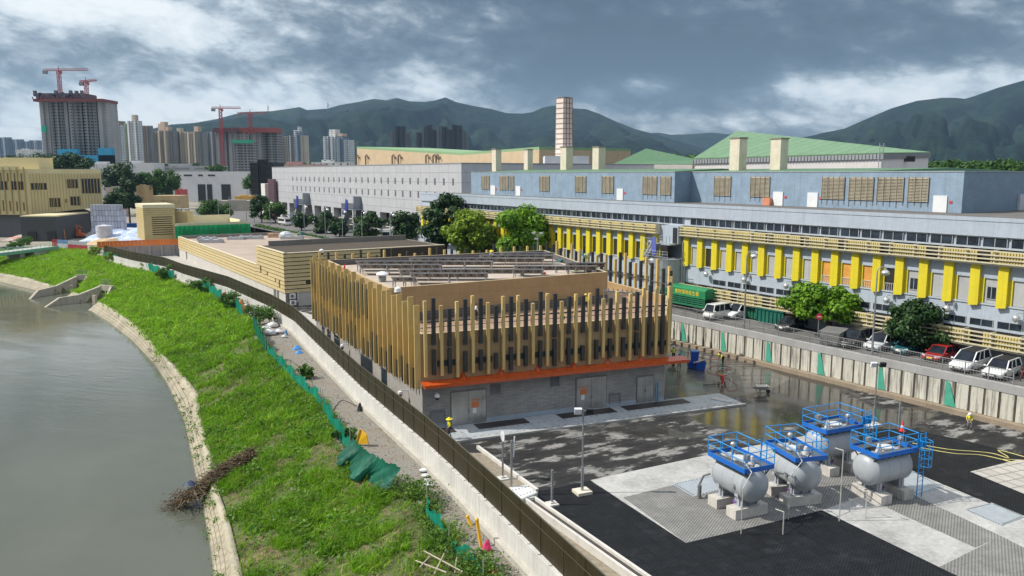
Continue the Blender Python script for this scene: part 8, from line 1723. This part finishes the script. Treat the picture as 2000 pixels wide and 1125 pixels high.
# ================================================================ people
skin = plain('skin', (.42, .25, .17), .6, .08)
def person(p, rz, lab, shirt, trousers, pose, hat=None, vest=None, grp_='workers on the site'):
    """pose: joint name -> local (x forward, y left, z up); one skinned surface, coloured by body region"""
    J = dict(pelvis=(0, 0, .92), chest=(0, 0, 1.28), neck=(0, 0, 1.45), head=(.02, 0, 1.58), crown=(.02, 0, 1.70), lsh=(0, .19, 1.38), lel=(.03, .25, 1.12), lha=(.12, .24, .90), rsh=(0, -.19, 1.38), rel=(.03, -.25, 1.12), rha=(.12, -.24, .90), lhip=(0, .10, .88), lkn=(.03, .11, .48), lan=(0, .11, .08), lto=(.16, .12, .04), rhip=(0, -.10, .88), rkn=(.03, -.11, .48), ran=(0, -.11, .08), rto=(.16, -.12, .04))
    J.update(pose); nm_ = list(J); rad = dict(pelvis=(.15, .12), chest=(.17, .12), neck=(.055, .055), head=(.088, .10), crown=(.07, .08), lsh=(.075, .075), rsh=(.075, .075), lel=(.048, .048), rel=(.048, .048), lha=(.034, .028), rha=(.034, .028), lhip=(.095, .095), rhip=(.095, .095), lkn=(.065, .065), rkn=(.065, .065), lan=(.045, .045), ran=(.045, .045), lto=(.04, .03), rto=(.04, .03))
    E_ = [('pelvis', 'chest'), ('chest', 'neck'), ('neck', 'head'), ('head', 'crown'), ('chest', 'lsh'), ('lsh', 'lel'), ('lel', 'lha'), ('chest', 'rsh'), ('rsh', 'rel'), ('rel', 'rha'), ('pelvis', 'lhip'), ('lhip', 'lkn'), ('lkn', 'lan'), ('lan', 'lto'), ('pelvis', 'rhip'), ('rhip', 'rkn'), ('rkn', 'ran'), ('ran', 'rto')]
    V = [Vector(J[n]) for n in nm_]; rr = [rad[n] for n in nm_]; ed = [(nm_.index(a), nm_.index(b2)) for a, b2 in E_]; own = list(nm_)
    for s_ in 'lr':                                # palm, four fingers and a thumb
        ha, elb = Vector(J[s_ + 'ha']), Vector(J[s_ + 'el']); d = (ha - elb).normalized(); side = d.orthogonal().normalized(); i0 = nm_.index(s_ + 'ha')
        V.append(ha + d * .085); rr.append((.036, .02)); own.append('hand'); ip = len(V) - 1; ed.append((i0, ip))
        for k_ in range(4):
            b2 = V[ip] + side * (k_ - 1.5) * .02 + d * .03; c_ = b2 + d * (.04, .05, .048, .036)[k_]; 
            V.append(b2); rr.append((.010, .010)); own.append('hand'); ed.append((ip, len(V) - 1)); V.append(c_ + d.cross(side) * .015); rr.append((.008, .008)); own.append('hand'); ed.append((len(V) - 2, len(V) - 1))
        V.append(ha + d * .05 + side * .05); rr.append((.011, .011)); own.append('hand'); ed.append((i0, len(V) - 1))
    me = bpy.data.meshes.new('person_cage'); me.from_pydata([tuple(v) for v in V], ed, []); ob = bpy.data.objects.new('cage', me); COL.objects.link(ob)
    sk = ob.modifiers.new('skin', 'SKIN'); sk.use_smooth_shade = True; sv = me.skin_vertices[0].data
    for i, r_ in enumerate(rr): sv[i].radius = r_; sv[i].use_root = (i == 0)
    sub = ob.modifiers.new('sub', 'SUBSURF'); sub.levels = 1; sub.render_levels = 1
    dg = bpy.context.evaluated_depsgraph_get(); m2 = bpy.data.meshes.new_from_object(ob.evaluated_get(dg)); bpy.data.objects.remove(ob)
    m2.name = 'body'; m2.materials.clear()
    boot = plain('boot', (.03, .028, .025), .6)
    mats = [plain('cloth_%.2f%.2f%.2f' % shirt, shirt, .8, .1, 6), plain('cloth_%.2f%.2f%.2f' % trousers, trousers, .8, .15, 6), skin, boot]
    for m in mats: m2.materials.append(m)
    reg = dict(pelvis=1, lhip=1, rhip=1, lkn=1, rkn=1, lan=3, ran=3, lto=3, rto=3, neck=2, head=2, crown=2, hand=2, lha=2, rha=2)
    segs = [(V[a], V[b2], own[a], own[b2]) for a, b2 in ed]
    for pl in m2.polygons:
        c = pl.center; best = None
        for a, b2, oa, ob_ in segs:
            ab = b2 - a; u = max(0, min(1, (c - a).dot(ab) / max(1e-9, ab.length_squared))); dd = (c - a.lerp(b2, u)).length
            if best is None or dd < best[0]: best = (dd, oa if u < .5 else ob_)
        pl.material_index = reg.get(best[1], 0)
    t = bpy.data.objects.new('person', m2); COL.objects.link(t); t.location = p; t.rotation_euler = (0, 0, rz); tag(t, lab, 'person', grp_); WL[t.name] = Vector((0, 0, 0))
    hd = Vector(J['head']); up = (Vector(J['crown']) - Vector(J['neck'])).normalized(); fw_ = Vector((1, 0, 0)); fw_ = (fw_ - up * fw_.dot(up)).normalized(); lf = up.cross(fw_)
    dk = plain('eye_dark', (.02, .015, .012), .4)
    mb = MB()
    for s_ in (-1, 1): mb.ball(hd + fw_ * .088 + lf * s_ * .034 + up * .015, .012, .012, .010, 6, 4)
    mb.ball(hd + fw_ * .088 - up * .055, .012, .026, .008, 6, 4); mb.build('face', dk, t)
    mb = MB(); mb.ball(hd + fw_ * .098 - up * .018, .018, .014, .022, 6, 4)
    for s_ in (-1, 1): mb.ball(hd + lf * s_ * .092 - up * .005, .018, .012, .028, 6, 4)
    mb.build('nose_and_ears', skin, t)
    cr = hd + up * .075
    def brim(c, prof): 
        q = MB(); k0 = len(q.v); q.lathe(prof, (0, 0, 0), 18); rot = up.to_track_quat('Z', 'Y').to_matrix(); q.v = [tuple(Vector(c) + rot @ Vector(v)) for v in q.v]; return q
    if hat:
        kind, hc = hat; hm = plain('hat_%.2f%.2f%.2f' % hc, hc, .5, .06, 4)
        brim(cr, [(.26, -.045), (.27, -.03), (.125, .02), (.115, .075), (.06, .11), (.01, .115)] if kind == 'wide' else [(.135, -.03), (.145, -.02), (.128, .0), (.118, .055), (.075, .098), (.01, .112)]).build('hat' if kind == 'wide' else 'helmet', hm, t, smooth=True)
    brim(hd + up * .012, [(.096, -.05), (.102, .0), (.098, .05), (.06, .098), (.01, .11)]).build('hair', plain('hair', (.012, .011, .010), .6), t, smooth=True) if not hat else None
    if vest:
        vm = plain('vest_%.2f%.2f%.2f' % vest, vest, .6, .05, 4); mb = MB(); pc, cc_ = Vector(J['pelvis']), Vector(J['chest']); ax = (cc_ - pc).normalized(); rot = ax.to_track_quat('Z', 'Y').to_matrix(); q = MB(); q.lathe([(.185, .04), (.20, .2), (.205, .40), (.16, .50)], (0, 0, 0), 14); q.v = [tuple(pc + rot @ Vector((v[0] * .78, v[1] * 1.06, v[2]))) for v in q.v]; q.build('vest', vm, t, smooth=True)
        q = MB(); q.lathe([(.208, .22), (.209, .27)], (0, 0, 0), 14); q.v = [tuple(pc + rot @ Vector((v[0] * .79, v[1] * 1.07, v[2]))) for v in q.v]; q.build('reflective_band', plain('reflective', (.75, .75, .70), .3), t)
    return t
hiv = (.78, .72, .02); navy = (.018, .02, .028); walk = dict(lkn=(.14, .11, .50), lan=(.12, .11, .10), lto=(.28, .12, .06), rkn=(-.02, -.11, .48), ran=(-.18, -.11, .12), rto=(-.05, -.12, .03), lha=(.22, .22, .98), rha=(.02, -.26, .90))
bend = dict(pelvis=(-.12, 0, .86), chest=(.22, 0, 1.08), neck=(.36, 0, 1.12), head=(.46, 0, 1.14), crown=(.57, 0, 1.17), lsh=(.24, .19, 1.08), rsh=(.24, -.19, 1.08), lel=(.34, .21, .84), rel=(.34, -.21, .84), lha=(.44, .12, .62), rha=(.44, -.12, .62), lhip=(-.12, .1, .84), rhip=(-.12, -.1, .84), lkn=(.02, .13, .47), rkn=(-.04, -.13, .47), lan=(-.02, .13, .08), ran=(-.14, -.13, .08), lto=(.14, .14, .04), rto=(.02, -.14, .04))
sq_ = dict(pelvis=(-.05, 0, .36), chest=(.10, 0, .70), neck=(.16, 0, .86), head=(.20, 0, .98), crown=(.22, 0, 1.10), lsh=(.11, .19, .79), rsh=(.11, -.19, .79), lel=(.26, .22, .56), rel=(.26, -.22, .56), lha=(.42, .12, .42), rha=(.42, -.12, .42), lhip=(-.02, .11, .35), rhip=(-.02, -.11, .35), lkn=(.34, .16, .48), rkn=(.34, -.16, .48), lan=(.08, .13, .08), ran=(.08, -.13, .08), lto=(.24, .14, .04), rto=(.24, -.14, .04))
pn = lambda px, py, z: tuple(at(px, py, z))
person(pn(878, 857, .125), R(200), 'worker in bright yellow shirt and wide yellow hat by the steel door', hiv, navy, walk, ('wide', (.80, .68, .03)))
person(pn(1326, 722, .0), R(80), 'worker in pink top and blue hat walking on the wet concrete', (.62, .16, .38), navy, walk, ('helmet', (.03, .10, .50)))
person(pn(1315, 705, 0), R(70), 'worker in yellow vest and white helmet at the building corner', (.55, .55, .5), navy, dict(lha=(.35, .22, .95), rha=(.35, -.22, .95)), ('helmet', (.75, .75, .74)), (.70, .74, .04))
person(pn(1411, 712, 0), R(200), 'worker in yellow shirt bending over the red hoses', hiv, navy, bend, ('helmet', (.78, .66, .05)))
person(pn(1893, 840, 0), R(230), 'worker in yellow vest and white helmet beside the retaining wall', (.60, .50, .10), (.20, .20, .19), dict(bend, chest=(.10, 0, 1.18), neck=(.20, 0, 1.30), head=(.27, 0, 1.38), crown=(.33, 0, 1.48), lsh=(.12, .19, 1.24), rsh=(.12, -.19, 1.24), lel=(.22, .22, 1.0), rel=(.22, -.22, 1.0), lha=(.36, .12, .85), rha=(.36, -.12, .85)), ('helmet', (.75, .76, .75)), hiv)
person(pn(1144, 607, 7.3), R(120), 'worker in yellow vest standing on the terrace behind the fins', (.10, .10, .12), navy, walk, ('helmet', (.70, .60, .08)), hiv)
person(pn(1101, 630, 7.3), R(160), 'worker in yellow crouching on the terrace behind the fins', hiv, navy, sq_, ('helmet', (.75, .70, .1)))
person(pn(930, 627, 7.3), R(20), 'worker in white top standing on the terrace, left of the others', (.66, .66, .66), navy, dict(), None)
person(pn(1180, 588, 7.3), R(240), 'worker with yellow helmet and blue shirt by the pipe frame on the terrace', (.10, .22, .48), navy, dict(lha=(.3, .2, 1.1)), ('helmet', (.72, .52, .03)))
person(pn(1145, 515, 9.9), R(190), 'worker in teal top leaning by the right roof parapet', (.03, .34, .36), (.45, .5, .1), dict(bend), ('helmet', (.10, .12, .2)), (.55, .62, .05))
person(pn(961, 505, 9.9), R(250), 'worker with wide yellow hat sitting behind a solar panel row', (.5, .5, .45), navy, sq_, ('wide', (.80, .70, .03)))
person(pn(528, 632, -.15), R(100), 'worker in dark clothes under the largest shrub by the white sacks', (.05, .05, .06), navy, bend, None)
# ================================================================ the air between
mz = bpy.data.materials.new('haze_air'); mz.use_nodes = True; nt = mz.node_tree; nt.nodes.clear(); o_ = N(nt, 'ShaderNodeOutputMaterial'); pv = N(nt, 'ShaderNodeVolumePrincipled'); pv.inputs['Density'].default_value = .000065; pv.inputs['Color'].default_value = (.42, .66, .95, 1); pv.inputs['Anisotropy'].default_value = .1; nt.links.new(pv.outputs[0], o_.inputs['Volume'])
me = bpy.data.meshes.new('haze'); x0, x1, y0, y1, z0, z1 = -9100, 9100, -200, 9100, -8, 900
me.from_pydata([(x, y, z) for z in (z0, z1) for y in (y0, y1) for x in (x0, x1)], [], [(0, 2, 3, 1), (4, 5, 7, 6), (0, 1, 5, 4), (2, 6, 7, 3), (0, 4, 6, 2), (1, 3, 7, 5)]); me.materials.append(mz)
hz = bpy.data.objects.new('haze', me); COL.objects.link(hz); hz['kind'] = 'stuff'
